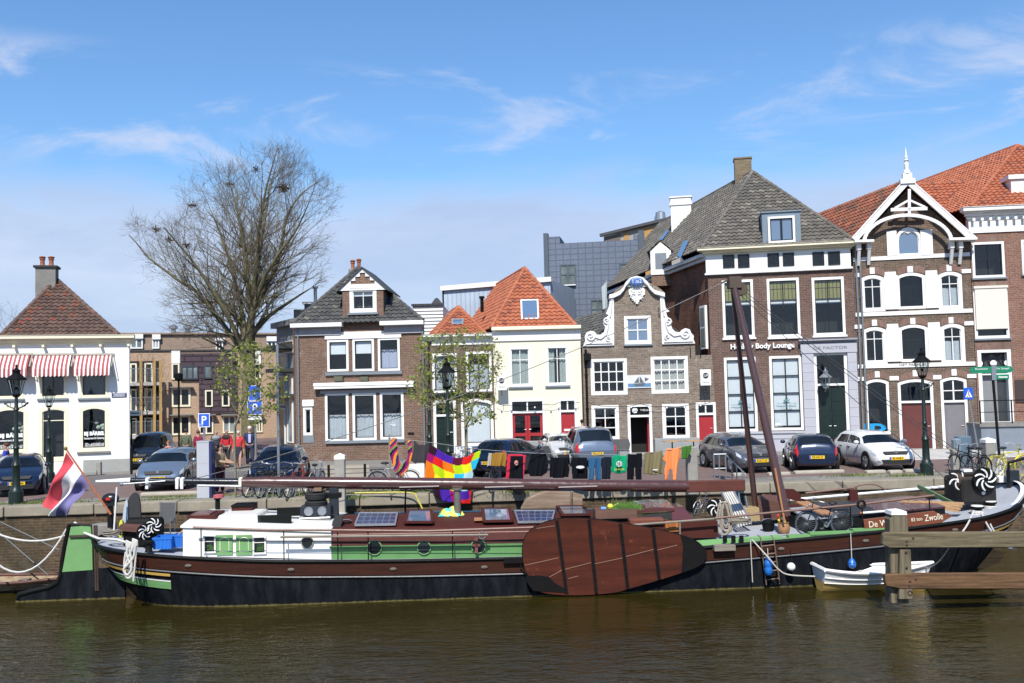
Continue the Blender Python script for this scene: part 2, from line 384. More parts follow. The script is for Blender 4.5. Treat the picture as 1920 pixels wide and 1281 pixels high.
# side street between the white corner house and the brown brick house
m = MB();a = [Pz(246,872,0),Pz(545,872,0),Pz(520,800,0),Pz(300,800,0)];m.add([(p.x,p.y,.014) for p in a],[(0,1,2,3)])
tag(m.build('side_street',CLINK),kind='structure')
# grass on the quay
def tuft(name,area,n,label,h=.10,fr=Q,col='grass'):
	m = MB()
	for i in range(n):
		x,y = area();a = random.uniform(0,6.28);l = random.uniform(.4,1)*h;s = random.uniform(.008,.018);dx,dy = math.cos(a),math.sin(a)
		m.add([(x-dx*s,y-dy*s,0),(x+dx*s,y+dy*s,0),(x+dy*l*.5,y-dx*l*.5,l)],[(0,1,2)])
	gm,t,b = newmat('grass_blades');nn = noise(t,2.0,3);L(t,mixc(t,ramp(t,nn,.3,.7),(.07,.12,.02),(.20,.20,.06)),b.inputs['Base Color']);b.inputs['Roughness'].default_value = .8
	o = m.build(name,gm);o.location = fr.o;o.rotation_euler = (0,0,fr.rz);return tag(o,label,'grass',kind='stuff')
def garea():
	while True:
		x,y = random.uniform(26,45),random.uniform(.5,1.75)
		if math.sin(x*1.7)+math.sin(x*.6+y*3)+math.sin(y*9+x*.2) > random.uniform(-.6,1.6): return x,y
tuft('grass',garea,9000,'thin grass growing between the stones along the quay edge',.07)
def garea2():
	c = random.choice(GP);return c[0]+random.gauss(0,.45),c[1]+random.gauss(0,.12)
GP = [qpt(x,y) for x,y in ((205,880),(235,881),(160,880),(1890,878),(1905,872),(1700,893),(1600,893),(700,925),(640,936),(980,922),(1240,912))]
tuft('weeds',garea2,3500,'tufts of weeds along the wall foot and kerb blocks',.13)
# water
m,t,b = newmat('canal_water');WATERM = m
c = t.nodes.new('ShaderNodeTexCoord');mp = t.nodes.new('ShaderNodeMapping');mp.inputs['Scale'].default_value = (1.0,2.2,1);mp.inputs['Rotation'].default_value = (0,0,.12);L(t,c.outputs['Object'],mp.inputs[0])
na = N(t,'ShaderNodeTexNoise',i_Scale=2.0,i_Detail=2.8,i_Roughness=.55,i_Distortion=.6);L(t,mp.outputs[0],na.inputs['Vector'])
nb = N(t,'ShaderNodeTexNoise',i_Scale=.55,i_Detail=3,i_Roughness=.5);L(t,mp.outputs[0],nb.inputs['Vector'])
nc = N(t,'ShaderNodeTexNoise',i_Scale=.16,i_Detail=4,i_Roughness=.6,i_Distortion=.8);L(t,c.outputs['Object'],nc.inputs['Vector'])
amp = ramp(t,nc.outputs[0],.38,.62,.45,1.0)
# calmer in the lee of the hull
sp = t.nodes.new('ShaderNodeSeparateXYZ');L(t,c.outputs['Object'],sp.inputs[0]);lee = ramp(t,sp.outputs[1],19.5,24.0,1,.25)
ml = N(t,'ShaderNodeMath',operation='MULTIPLY');L(t,amp,ml.inputs[0]);L(t,lee,ml.inputs[1])
h1 = N(t,'ShaderNodeMath',operation='MULTIPLY');L(t,na.outputs[0],h1.inputs[0]);L(t,ml.outputs[0],h1.inputs[1])
nf = N(t,'ShaderNodeTexNoise',i_Scale=5.5,i_Detail=3,i_Roughness=.5,i_Distortion=.4);L(t,mp.outputs[0],nf.inputs['Vector']);hf = N(t,'ShaderNodeMath',operation='MULTIPLY');L(t,nf.outputs[0],hf.inputs[0]);hf.inputs[1].default_value = .38;ha = N(t,'ShaderNodeMath',operation='MULTIPLY_ADD');L(t,hf.outputs[0],ha.inputs[0]);L(t,ml.outputs[0],ha.inputs[1]);L(t,h1.outputs[0],ha.inputs[2]);h1 = ha
h2 = N(t,'ShaderNodeMath',operation='MULTIPLY_ADD');L(t,nb.outputs[0],h2.inputs[0]);h2.inputs[1].default_value = .9;L(t,h1.outputs[0],h2.inputs[2])
bump(t,b,h2.outputs[0],.056,1.0)
L(t,mixc(t,ramp(t,nc.outputs[0],.35,.65),(.022,.0165,.0026),(.031,.0245,.005)),b.inputs['Base Color']);b.inputs['Roughness'].default_value = .02;b.inputs['IOR'].default_value = 1.33;b.inputs['Specular IOR Level'].default_value = .5
g = MB();g.add([(-300,-200,0),(300,-200,0),(300,60,0),(-300,60,0)],[(0,1,2,3)]);o = g.build('water',WATERM);o.location = (0,0,WATER_Z);tag(o,kind='structure')
# quay wall
QBR = brick('quay_brick',(.085,.052,.03),(.14,.088,.05),(.15,.13,.095),stain=(.022,.025,.012),stamt=.95,scale=1.05)
nt2 = QBR.node_tree
t = thing('quay_wall','long mossy brick quay wall topped with worn grey coping stones above the canal','wall',Q.o,Q.rz)
m = MB();m.box(-60,150,.12,.45,-3.2,-.29);m.build('wall',QBR,t)
COPE = flat('coping_stone',(.34,.30,.23),.9,var=.45,scale=1.6,spec=.2)
m = MB();x = 10.0;random.seed(3)
while x < 100:
	l = random.uniform(1.7,3.2);j = random.uniform(-.015,.015);m.box(x+.012,x+l-.012,.02+j,.62,-.30+j*.3,.012+j*.5);x += l
m.box(-60,9.98,.03,.62,-.30,.01)
m.build('coping',COPE,t,bevel=.03,seg=2)
# moss band beneath the coping on the wall: separate kerb blocks at the parking edge
KERB = flat('kerb_concrete',(.46,.42,.34),.9,var=.35,scale=4)
def kerbblock(px0,px1,py,label):
	x0,y = qpt(px0,py);x1,_ = qpt(px1,py)
	q = thing('kerb_block',label,'kerb block',Q.w2((x0+x1)/2,y),Q.rz,'parking kerb blocks on the quay');l = abs(x1-x0)/2
	mm = MB();mm.box(-l,l,-.13,.13,-.02,.11);mm.build('block',KERB,q,bevel=.04,seg=2);return q
for a in ((1489,1595,889,'long kerb block behind the dark blue hatchback'),(1623,1665,888,'left kerb block before the white hatchback'),(1666,1694,888,'middle kerb block in shade before the white hatchback'),(1695,1760,886,'right kerb block beside the lamp post and white hatchback'),
 (1375,1400,893,'rounded kerb block before the grey hatchback'),(1440,1486,892,'kerb block at the right front of the grey hatchback'),(265,372,930,'kerb block before the silver car'),(520,575,922,'kerb block before the dark car behind the bicycles')): kerbblock(*a)
# zebra markings on the right
PAINT = flat('road_marking',(.72,.70,.66),.8,var=.3,scale=5)
m = MB()
for i in range(9):
	y = 6.9+i*.62
	xa = qpt(1690+i*3,850)[0];m.box(xa+.2*i-2,xa+7,y,y+.34,.008,.015)
o = m.build('crossing_markings',PAINT);o.location = Q.o;o.rotation_euler = (0,0,Q.rz);tag(o,kind='structure')
# ================================================================ BUILDINGS
def crop(ox,oy,s): return lambda *r: tuple((ox if i % 2 == 0 else oy)+v*s for i,v in enumerate(r))
cA = crop(0,460,.3904);cB = crop(530,460,.3279);cC = crop(780,480,.3122);cD = crop(1070,500,.2965);cE = crop(1300,280,.4683);cF = crop(1580,260,.4993);cG = crop(220,600,.281)
cH = crop(1000,380,.15616);cK = crop(1180,360,.23426)
def rectp(x0,x1,z0,z1,rise=0,n=8):
	p = [(x0,z0),(x1,z0)]
	if rise <= 0: return p+[(x1,z1),(x0,z1)]
	c = (x0+x1)/2;w = (x1-x0)/2;zb = z1-rise;R = (w*w+rise*rise)/(2*rise);a0 = math.asin(min(1,w/R))
	if rise > w: R = w;a0 = math.pi/2
	for i in range(n+1):
		a = a0-2*a0*i/n;p.append((c+R*math.sin(a),zb+R*(math.cos(a)-math.cos(a0))))
	return p
def win(H,fr,rect,cols=2,rows=2,fw=.07,mw=.035,frame=WHITE,sash=None,behind=None,sill=None,y=0,rise=0,rsplit=None,name='window',dep=.10,glass=GLASS,sw=.035,label=None,frac=1.0,csplit=None,curt=CURTAIN,noholein=False):
	x0,x1,z0,z1 = rect if len(rect) == 4 and rect[0] < 100 and isinstance(rect,list) else fr.rect(rect,y)
	sash = sash or frame
	m = MB();m.prism(rectp(x0,x1,z0,z1,rise),y-.02,y+dep,[rectp(x0+fw,x1-fw,z0+fw,z1-fw,max(0,rise-fw*.3) if rise else 0)])
	f = m.build(name,frame,H)
	a0,a1,b0,b1 = x0+fw,x1-fw,z0+fw,z1-fw
	s = MB();s.prism(rectp(a0,a1,b0,b1,max(0,rise-fw*.3) if rise else 0),y+.035,y+dep-.01,[rectp(a0+sw,a1-sw,b0+sw,b1-sw,max(0,rise-fw*.6) if rise else 0)])
	cs = csplit or [i/cols for i in range(1,cols)];rs = rsplit or [i/rows for i in range(1,rows)]
	for c in cs: xx = a0+(a1-a0)*c;s.box(xx-mw/2,xx+mw/2,y+.04,y+dep-.015,b0+sw*.5,b1-sw*.5-(rise*.05))
	for i,r in enumerate(rs): zz_ = b0+(b1-b0)*r;s.box(a0+sw*.5,a1-sw*.5,y+.037+.001*i,y+dep-.018,zz_-mw/2,zz_+mw/2)
	s.build('sash',sash,f)
	g = MB();g.prism(rectp(a0+.01,a1-.01,b0+.01,b1-.01,max(0,rise-fw*.3) if rise else 0),y+dep-.03,y+dep-.024);g.build('pane',glass,f)
	yb = y+dep+.08
	if behind in ('curtain','lace','half'):
		k = MB();zt = b0+(b1-b0)*frac
		spans = [(a0,a1)] if behind != 'curtain' else [(a0,a0+(a1-a0)*.36),(a1-(a1-a0)*.36,a1)]
		for (p,q) in spans:
			n = max(8,int((q-p)/.035));vs = []
			for i in range(n+1):
				xx = p+(q-p)*i/n;yy = yb+.03*math.sin(i*1.7)+.015*math.sin(i*.6+p*9);vs += [(xx,yy,b0+.02),(xx,yy,zt)]
			k.add(vs,[(2*i,2*i+2,2*i+3,2*i+1) for i in range(n)])
		k.build('curtain',curt,f,smooth=True,auto=180)
	elif behind == 'blind':
		k = MB();k.box(a0,a1,yb-.05,yb-.045,b1-(b1-b0)*frac,b1);k.build('blind',BLIND,f)
	elif behind == 'slats':
		k = MB();zz_ = b1-(b1-b0)*frac
		while zz_ < b1: k.box(a0,a1,yb-.05,yb-.03,zz_,zz_+.047);zz_ += .05
		k.build('blind',BLIND,f)
	if sill: k = MB();k.box(x0-.06,x1+.06,y-.10,y+.03,z0-.09,z0-.002);k.build('sill',sill,f,bevel=.01)
	if label: f['label'] = label
	i = .02;return rectp(x0+i,x1-i,z0+i,z1-i,max(0,rise-.01) if rise else 0)
def door(H,fr,rect,col,frame=WHITE,transom=.72,panels=2,fw=.09,glass_in=False,y=0,rise=0,leafs=1,tcols=1,name='door',tr_rows=1,letter=False,reveal=.16,frame2=None):
	"""framed doorway: frame > transom window, door leaf(s) with raised panels and handle"""
	x0,x1,z0,z1 = fr.rect(rect,y);zt = z0+(z1-z0)*transom
	m = MB();m.prism(rectp(x0,x1,z0,z1,rise),y-.02,y+reveal,[rectp(x0+fw,x1-fw,z0+.01,z1-fw,max(0,rise-fw*.3) if rise else 0)])
	m.box(x0+fw*.5,x1-fw*.5,y-.015,y+reveal-.01,zt-.05,zt+.05);d = m.build(name,frame,H)
	if transom < .99:
		s = MB();
		for i in range(1,tcols): xx = x0+fw+(x1-x0-2*fw)*i/tcols;s.box(xx-.03,xx+.03,y+.03,y+.10,zt,z1-fw)
		for i in range(1,tr_rows): zz_ = zt+(z1-fw-zt)*i/tr_rows;s.box(x0+fw,x1-fw,y+.035,y+.09,zz_-.02,zz_+.02)
		if s.v: s.build('sash',frame2 or frame,d)
		g = MB();g.prism(rectp(x0+fw,x1-fw,zt+.04,z1-fw,max(0,rise-fw*.3) if rise else 0),y+.09,y+.096);g.build('pane',GLASS,d)
	w = (x1-x0-2*fw)/leafs
	for k in range(leafs):
		a,b = x0+fw+w*k+.004,x0+fw+w*(k+1)-.004;lf = MB()
		if glass_in:
			lf.prism(rectp(a,b,z0+.02,zt-.05),y+.09,y+.14,[rectp(a+.12,b-.12,z0+.85,zt-.17),rectp(a+.12,b-.12,z0+.17,z0+.70)])
			g = MB();g.box(a+.1,b-.1,y+.11,y+.117,z0+.1,zt-.12);g.build('pane',GLASS,d)
		else:
			lf.box(a,b,y+.09,y+.14,z0+.02,zt-.05);h = (zt-z0-.3)/panels
			for i in range(panels): lf.box(a+.10,b-.10,y+.075,y+.092,z0+.16+h*i,z0+.06+h*(i+1))
		l = lf.build('door_leaf',col,d,bevel=.006)
		hd = MB();hx = (b-.06 if k == 0 else a+.06);hd.tube([(hx,y+.09,z0+1.02),(hx,y+.04,z0+1.02),(hx+(-.1 if k == 0 else .1),y+.04,z0+1.02)],.012,6)
		if letter: hd.box((a+b)/2-.19,(a+b)/2+.19,y+.062,y+.075,z0+.85,z0+.95)
		hd.build('handle',STEEL if not letter else WHITE,d)
	i = .02;return rectp(x0+i,x1-i,z0+i,z1-i,max(0,rise-.01) if rise else 0)
def drain(H,fr,px0,py0,px1,py1,y=-.09,mat=ZINC,r=.045):
	a = fr.at(px0,py0,y);b = fr.at(px1,py1,y);m = MB();m.tube([(a[0],y,a[1]),(a[0],y,b[1]+.1)],r,8);
	z = b[1]+.5
	while z < a[1]: m.box(a[0]-r-.012,a[0]+r+.012,y-r-.01,.03,z,z+.03);z += 1.6
	m.build('drainpipe',mat,H)
def slab(H,fr,rect,y0,y1,mat,name='band',bevel=0,y=None):
	x0,x1,z0,z1 = fr.rect(rect,y if y is not None else y0);m = MB();m.box(x0,x1,y0,y1,z0,z1);return m.build(name,mat,H,bevel=bevel)
def cornice(H,x0,x1,z0,z1,out=.35,mat=WHITE,name='cornice',y=0,ret=.0):
	"""moulded profile stepping outward to the top"""
	h = z1-z0;m = MB()
	for a,b,o_ in ((0,.25,.10),(.25,.5,.35),(.5,.62,.6),(.62,.95,.92),(.95,1.0,1.0)):
		m.box(x0-o_*ret,x1+o_*ret,y-out*o_,y+.02+.001*a,z0+h*a,z0+h*b)
	return m.build(name,mat,H,bevel=.008)
def shell(H,wall,depth,skew,w,h,t=.25,gx0=0,side=None,back=True,zl=None,zr=None):
	"""side and back walls; skew = sideways shift over the depth"""
	k = skew;side = side or wall;zl = zl or h;zr = zr or h
	m = MB()
	def pr(xa,xb,z): m.add([(xa,.0,0),(xa+t,.0,0),(xa+t+k,depth,0),(xa+k,depth,0),(xa,.0,z),(xa+t,.0,z),(xa+t+k,depth,z),(xa+k,depth,z)],[(3,2,1,0),(4,5,6,7),(0,1,5,4),(1,2,6,5),(2,3,7,6),(3,0,4,7)])
	for xa,z in ((gx0,zl),(w-t,zr)):
		m.add([(xa,.252,0),(xa+t,.252,0),(xa+t+k,depth,0),(xa+k,depth,0),(xa,.252,z),(xa+t,.252,z),(xa+t+k,depth,z),(xa+k,depth,z)],[(3,2,1,0),(4,5,6,7),(0,1,5,4),(1,2,6,5),(2,3,7,6),(3,0,4,7)])
	m.box(gx0+k,w+k,depth,depth+.25,0,h);m.build('side_wall',side,H)
	i = MB();i.box(gx0+t+.03,w-t-.03,.9,.95,0,h-.05);i.box(gx0+t+.03,w-t-.03,.26,.9,h-.1,h-.05);i.build('room_shade_sheet',SHADEM,H)  # added dark sheets keep the space behind the panes in shade
def house(name,label,fr): return thing(name,label,'house',fr.o,fr.rz)
BR1 = brick('brown_brick',(.165,.090,.062),(.24,.138,.094),(.30,.25,.205),stamt=.35)
BR2 = brick('grey_brown_brick',(.18,.135,.10),(.30,.235,.185),(.37,.33,.28),stamt=.35)
BR3 = brick('dark_brown_brick',(.125,.070,.054),(.19,.110,.084),(.26,.215,.185),stamt=.3)
BR4 = brick('narrow_dark_brick',(.112,.074,.050),(.185,.122,.082),(.26,.225,.19),stamt=.3)
BR5 = brick('red_brown_brick',(.215,.098,.064),(.30,.145,.098),(.32,.27,.23),stamt=.2)
BRS = brick('weathered_side_brick',(.19,.075,.045),(.28,.12,.07),(.14,.10,.07),stain=(.035,.022,.016),stamt=.8)
ARCHBR = brick('arch_brick',(.22,.12,.09),(.28,.16,.12),(.24,.21,.18),rot=True)
TG = tilemat('grey_tiles',(.105,.095,.082),(.17,.152,.128),(.23,.21,.17),moss=(.065,.06,.045))
TD = tilemat('dark_tiles',(.055,.056,.057),(.11,.108,.10),(.16,.155,.13),moss=(.06,.06,.04))
TB = tilemat('brown_tiles',(.09,.052,.04),(.16,.095,.07),(.22,.07,.04),moss=(.06,.055,.045))
TO = tilemat('orange_tiles',(.36,.105,.05),(.46,.155,.075),(.24,.08,.05),moss=(.20,.09,.05),mossamt=.35)
TO2 = tilemat('weathered_orange_tiles',(.20,.065,.035),(.34,.105,.05),(.12,.06,.045),moss=(.05,.04,.03),mossamt=.8)
CEM = flat('cement',(.25,.24,.22),.9,var=.4,scale=3)
def dark_frame(name='dark_sash'): return flat(name,(.012,.014,.016),.3)
DSASH = dark_frame()
def roofhip(H,A,B,apex,rdir,back,mat,rmat=None,th=.28,tw=.25):
	"""front hip triangle plus two long slopes behind; local coords"""
	A,B,ap = Vector(A),Vector(B),Vector(apex);rd = Vector(rdir);bk = ap+rd*back
	Ab,Bb = A+rd*(back+(ap.y-A.y)),B+rd*(back+(ap.y-A.y))
	m = MB();roofgeo(m,A,B,ap,None,tw,th);roofgeo(m,Ab,A,ap,bk,tw,th);roofgeo(m,B,Bb,bk,ap,tw,th)
	f = m.build('roof',mat,H)
	r = MB();r.uv = [];ridge(r,A,ap,.10);ridge(r,B,ap,.10);ridge(r,ap,bk,.10);r.build('ridge_tiles',rmat or mat,f)
	return f
def pot(m,c,h=.55,r=.12):
	m.lathe([(r*.95,0),(r,.05),(r*.8,.12),(r*.78,h*.62),(r*1.0,h*.66),(r*1.0,h*.72),(r*.8,h*.75),(r*1.15,h*.86),(r*1.15,h*.92),(r*.3,h)],c,12)
TERRA = flat('terracotta',(.36,.13,.07),.8,var=.4)
def skyglass():
	m,t,b = newmat('sky_toned_glass');b.inputs['Base Color'].default_value = (.10,.16,.25,1);b.inputs['Roughness'].default_value = .06;b.inputs['Specular IOR Level'].default_value = 1.0;b.inputs['IOR'].default_value = 1.9;return m  # blue base colour paints in the reflected sky, on wall windows too
SKYGL = skyglass()
# ---------------------------------------------------------------- A: white corner restaurant
Pr = P(243,882,41.5)
FA = Frame((Pr.x-13*.966,Pr.y-13*.258),(Pr.x,Pr.y));HA = house('corner_house','white two storey corner restaurant with red striped awnings and brown hipped roof',FA)
WA = flat('white_render',(.80,.79,.75),.7,var=.06,scale=1.2)
zA = FA.at(243,628)[1];w = FA.w;holes = []
DK = flat('window_black',(.012,.012,.013),.25)
for r in ((-30,600,112,738),(187,598,322,735),(382,596,522,733)):
	q = cA(*r);holes.append(win(HA,FA,q,2 if r[0] == 187 else 1,1,fw=.13,frame=CREAM,sash=DK,behind='lace' if r[0] != 187 else None,frac=.9,curt=flat('dim_curtain',(.10,.11,.10),.9),sill=GREYP))
BARB = {}
for k,r in enumerate(((-40,773,134,1000),(378,766,524,990))):
	q = cA(*r);holes.append(win(HA,FA,q,1,1,fw=.17,frame=CREAM,sash=DK,rise=.16,rsplit=[.66],sill=CEM));x0,x1,z0,z1 = FA.rect(q)
	xc = (x0+x1)/2;BARB[k] = (xc,x0,x1,z0,z1)
q = cA(182,770,331,1040);holes.append(win(HA,FA,q,1,1,fw=.17,frame=CREAM,sash=CREAM,rise=.16,rsplit=[.77],name='entrance'))
m = MB();m.prism(rectp(0,w,0,zA-.3),0,.25,holes);m.build('wall',WA,HA)
shell(HA,WA,9,-1.7,w,zA-.3)
PL = flat('grey_plinth',(.33,.33,.31),.8,var=.2);x0,x1,z0,z1 = FA.rect(cA(400,1028,622,1078))
m = MB();m.box(x0,w+.01,-.03,.0,0,z1);m.box(0,x0-1.2,-.03,0,0,z1);m.build('plinth',PL,HA)
cornice(HA,-.2,w+.25,zA-.42,zA,.38,CREAM)
m = MB();i = .3
while i < w: m.box(i,i+.1,-.3,.0,zA-.52,zA-.42);i += 1.15
m.build('brackets',CREAM,HA)
eL,eR = Vector((FA.at(0,620,-.2)[0]-1.2,-.2,zA+.02)),Vector((FA.at(222,622,0)[0],0,zA+.02))
eL = Vector((FA.at(2,622,0)[0],0,zA+.02));ax,azz = FA.at(106,524,3.4)
roofhip(HA,eL,eR,(ax,3.4,azz),Vector((-.17,.985,0)),5,TB)
m = MB();a = FA.at(66,560,2.9);b = FA.at(104,502,2.9);m.box(a[0],b[0],2.9,3.6,a[1]-1.3,b[1]);ch = m.build('chimney',CEM,HA)
m = MB();m.box(a[0]-.08,b[0]+.08,2.82,3.68,b[1],b[1]+.1);m.build('chimney_cap',flat('tar',(.03,.03,.03),.8),ch)
m = MB();pot(m,((a[0]*.72+b[0]*.28),3.2,b[1]+.08),.5,.13);pot(m,((a[0]*.28+b[0]*.72),3.2,b[1]+.08),.5,.13);m.build('chimney_pots',TERRA,ch)
def skylight(H,fr,rect,y,tilt=.55,frame=GREYP,name='skylight',th=.14,glass=None):
	x0,x1,z0,z1 = fr.rect(rect,y);h = z1-z0;m = MB();run = h*tilt
	A_,B_,C_,D_ = Vector((x0,y,z0)),Vector((x1,y,z0)),Vector((x1,y+run,z1)),Vector((x0,y+run,z1))
	n = Vector((0,-h,run)).normalized()*th
	def fr_(i,o0,o1):
		e = Vector((i,0,0));u = (C_-B_).normalized()*i
		return [A_+e+u+n*o0,B_-e+u+n*o0,C_-e-u+n*o0,D_+e-u+n*o0,A_+e+u+n*o1,B_-e+u+n*o1,C_-e-u+n*o1,D_+e-u+n*o1]
	v = fr_(0,-1,1)+fr_(.07,-1,1)
	m.add(v,[(0,1,5,4),(1,2,6,5),(2,3,7,6),(3,0,4,7),(4,5,13,12),(5,6,14,13),(6,7,15,14),(7,4,12,15),(12,13,9,8),(13,14,10,9),(14,15,11,10),(15,12,8,11)])
	f = m.build(name,frame,H);g = MB();g.add(fr_(.06,.7,.75),[(0,1,2,3),(4,5,6,7)]);g.build('pane',glass or SKYGL,f);return f
skylight(HA,FA,cA(248,335,310,395),.95,.95,flat('roof_window_frame',(.16,.15,.14),.6))
# lettering on the shop windows (white vinyl)
VIN = flat('white_vinyl',(.8,.8,.78),.6,var=.03)
for k,(xc,x0,x1,z0,z1) in BARB.items():
	if k == 0: xc = FA.at(*cA(57,915)[:2])[0]
	zt = FA.at(*cA(450,905)[:2])[1] if k else FA.at(*cA(57,915)[:2])[1]
	text(HA,'window_lettering','BIJ BÄRBEL',.22,(xc,.045,zt),VIN,bold=.012,wx=.86 if k else 1.1)
	text(HA,'window_lettering','Restaurant & Catering',.12,(xc,.045,zt-.2),VIN,bold=.003,wx=.84 if k else 1.05)
	m = MB();random.seed(5+k)
	for i in range(16):
		xx = x0+.25+(x1-x0-.5)*i/15;hh = random.uniform(.08,.2);m.tube([(xx,.05,z0+.2),(xx+.02,.05,z0+.2+hh),(xx+.07,.05,z0+.2+hh*.8),(xx+.05,.05,z0+.21)],.012,4)
	m.build('window_print',VIN,HA)
	m = MB();random.seed(9+k)
	for i in range(9): m.sphere((xc+random.uniform(-.1,.5),.55,zt+random.uniform(.15,.55)),random.uniform(.06,.1),8,6)
	m.build('hydrangea',flat('pale_flowers',(.5,.55,.42),.9),HA)
# street name sign
x0,x1,z0,z1 = FA.rect(cA(537,709,608,730));m = MB();m.box(x0,x1,-.03,-.001,z0,z1);sg = m.build('street_name_sign',flat('sign_navy',(.02,.03,.12),.4),HA)
m = MB();m.box(x0+.04,x1-.04,-.034,-.031,z0+.035,z0+.05);m.box(x0+.04,x1-.04,-.034,-.031,z1-.05,z1-.035);m.build('border',VIN,sg)
text(sg,'lettering','THORBECKEGRACHT',.12,((x0+x1)/2,-.033,(z0+z1)/2),VIN,wx=(x1-x0)-.14)
# awnings
def awnmat():
	m,t,b = newmat('striped_awning');uv = t.nodes.new('ShaderNodeTexCoord');s = t.nodes.new('ShaderNodeSeparateXYZ');L(t,uv.outputs['Object'],s.inputs[0])
	a = N(t,'ShaderNodeMath',operation='PINGPONG');L(t,s.outputs[0],a.inputs[0]);a.inputs[1].default_value = .085
	g_ = N(t,'ShaderNodeMath',operation='GREATER_THAN');L(t,a.outputs[0],g_.inputs[0]);g_.inputs[1].default_value = .046
	L(t,mixc(t,g_.outputs[0],(.33,.07,.075),(.72,.69,.66)),b.inputs['Base Color']);b.inputs['Roughness'].default_value = .9;return m
AWN = awnmat()
for i,(r,lb) in enumerate((((-45,530,146,640),'leftmost red and white striped window awning, cut by the photo edge'),((166,528,345,636),'middle red and white striped awning above the restaurant door'),((364,527,537,633),'rightmost red and white striped awning nearest the street corner'))):
	x0,x1,_,z1 = FA.rect(cA(*r));z1 = FA.at(*cA((r[0]+r[2])/2,528)[:2])[1];out = .62;yb,zb = -out,FA.at(*cA((r[0]+r[2])/2,r[3]-4)[:2],-out)[1]
	aw = thing('awning',lb,'awning',FA.w2(x0,0,0),FA.rz,'striped awnings on the white corner house');W_ = x1-x0
	m = MB();n = 10;vs = []
	prof = [(0,z1),(-.12,z1-.04),(-out*.45,z1-.2),(-out*.8,z1-.42),(-out,z1-.62),(-out-.02,zb+.16)]
	for (yy,zz_) in prof: vs += [(0,yy,zz_),(W_,yy,zz_)]
	m.add(vs,[(2*j,2*j+2,2*j+3,2*j+1) for j in range(len(prof)-1)])
	for sx in (0,W_): m.add([(sx,0,z1)]+[(sx,a_,b_) for a_,b_ in prof],[tuple(range(len(prof)+1))])
	m.build('cover',AWN,aw)
	m = MB();k = 9;seg = 6
	for j in range(k):
		xa,xb = W_*j/k,W_*(j+1)/k;pts = [(xa,-out-.022,zb+.16)]+[(xa+(xb-xa)*s_/seg,-out-.022,zb+.16-.10-.055*math.sin(math.pi*s_/seg)) for s_ in range(seg+1)]+[(xb,-out-.022,zb+.16)]
		m.add(pts,[tuple(range(len(pts)))])
	m.build('valance',AWN,aw)
	m = MB();m.box(-.10,W_+.1,-.08,0,z1,z1+.08)
	for sx in (-.07,W_+.07): m.tube([(sx,-.04,z1),(sx,-out+.05,z1-.5),(sx,-.03,z1-.95)],.018,5)
	m.build('frame',flat('awning_frame',(.45,.42,.34),.5),aw)
# ---------------------------------------------------------------- B1: brown brick house
a,b = P(556,866,44.7),P(799,864,44.4)
F1 = Frame(a,b);H1 = house('brick_house','brown brick house with stepped white gable dormer between dark hipped roof slopes',F1);w = F1.w
zE = F1.at(676,607)[1];holes = []
rows_ = [cB(255,540,377,722),cB(400,533,523,720),cB(545,528,670,718)]
for k,q in enumerate(rows_): holes.append(win(H1,F1,q,1,1,fw=.11,sash=DSASH,rsplit=[.52] if k < 2 else [.7],behind='blind' if k < 2 else 'lace',frac=.45 if k < 2 else .66,curt=flat('lace_curtain',(.50,.52,.62),.9,var=.3,scale=14)))
for k,q in enumerate([cB(243,845,378,1122),cB(400,845,536,1115),cB(557,840,693,1110)]): holes.append(win(H1,F1,q,1,1,fw=.12,sash=DSASH,rsplit=[.56],behind='half',frac=.55))
holes.append(win(H1,F1,cB(118,928,171,1087),1,1,fw=.09,label='narrow white framed side window'))
gx0,gx1 = F1.at(*cB(341,300)[:2])[0],F1.at(*cB(576,300)[:2])[0];zg = F1.at(*cB(458,246)[:2])[1];zap = F1.at(*cB(460,135)[:2])[1];gxc = (gx0+gx1)/2
holes.append(win(H1,F1,cB(383,245,537,384),2,1,fw=.16,behind='blind',frac=.26))
m = MB();m.prism([(0,0),(w,0),(w,zE),(gx1,zE),(gx1,zg),(gxc,zap-.1),(gx0,zg),(gx0,zE),(0,zE)],0,.25,holes);m.build('wall',BR1,H1)
# gable dormer: cheeks and little roof
m = MB();m.box(gx0,gx0+.2,.25,2.6,zE,zg);m.box(gx1-.2,gx1,.25,2.6,zE,zg);m.build('dormer_cheek',TD,H1)
e = .28
m = MB();zoff = .06
for s_ in (-1,1):
	xe = gxc+s_*(gx1-gx0+2*e)/2;ze = zg-.12
	m.add([(xe,-.14,ze),(gxc,-.14,zap+.1),(gxc,3.2,zap+.1),(xe,3.2,ze),(xe,-.14,ze-.07),(gxc,-.14,zap+.03),(gxc,3.2,zap+.03),(xe,3.2,ze-.07)],[(0,1,2,3),(4,7,6,5),(0,4,5,1),(1,5,6,2),(2,6,7,3),(3,7,4,0)])
m.build('dormer_roof',flat('slate_edge',(.05,.052,.055),.7),H1)
xl,xr = gx0-.22,gx1+.22;zl = zg-.10
st = [(xl,zl),(gx0+.32,zl),(gx0+.32,zl+.35)]
g = MB()   # white stepped gable boards: outer triangle minus stepped brick field
fx0,fx1 = F1.at(*cB(390,200)[:2])[0],F1.at(*cB(527,200)[:2])[0];f0,f1,f2,f3 = (F1.at(*cB(458,v)[:2])[1] for v in (223,203,180,158))
dx = (fx1-fx0)/5.2
hole = [(fx0,f0),(fx1,f0),(fx1,f1),(fx1-dx,f1),(fx1-dx,f2),(fx1-2*dx,f2),(fx1-2*dx,f3),(fx0+2*dx,f3),(fx0+2*dx,f2),(fx0+dx,f2),(fx0+dx,f1),(fx0,f1)]
g.prism([(xl,zl),(xr,zl),(gxc,zap+.02)],-.06,-.004,[hole]);g.build('gable_boards',WHITE,H1)
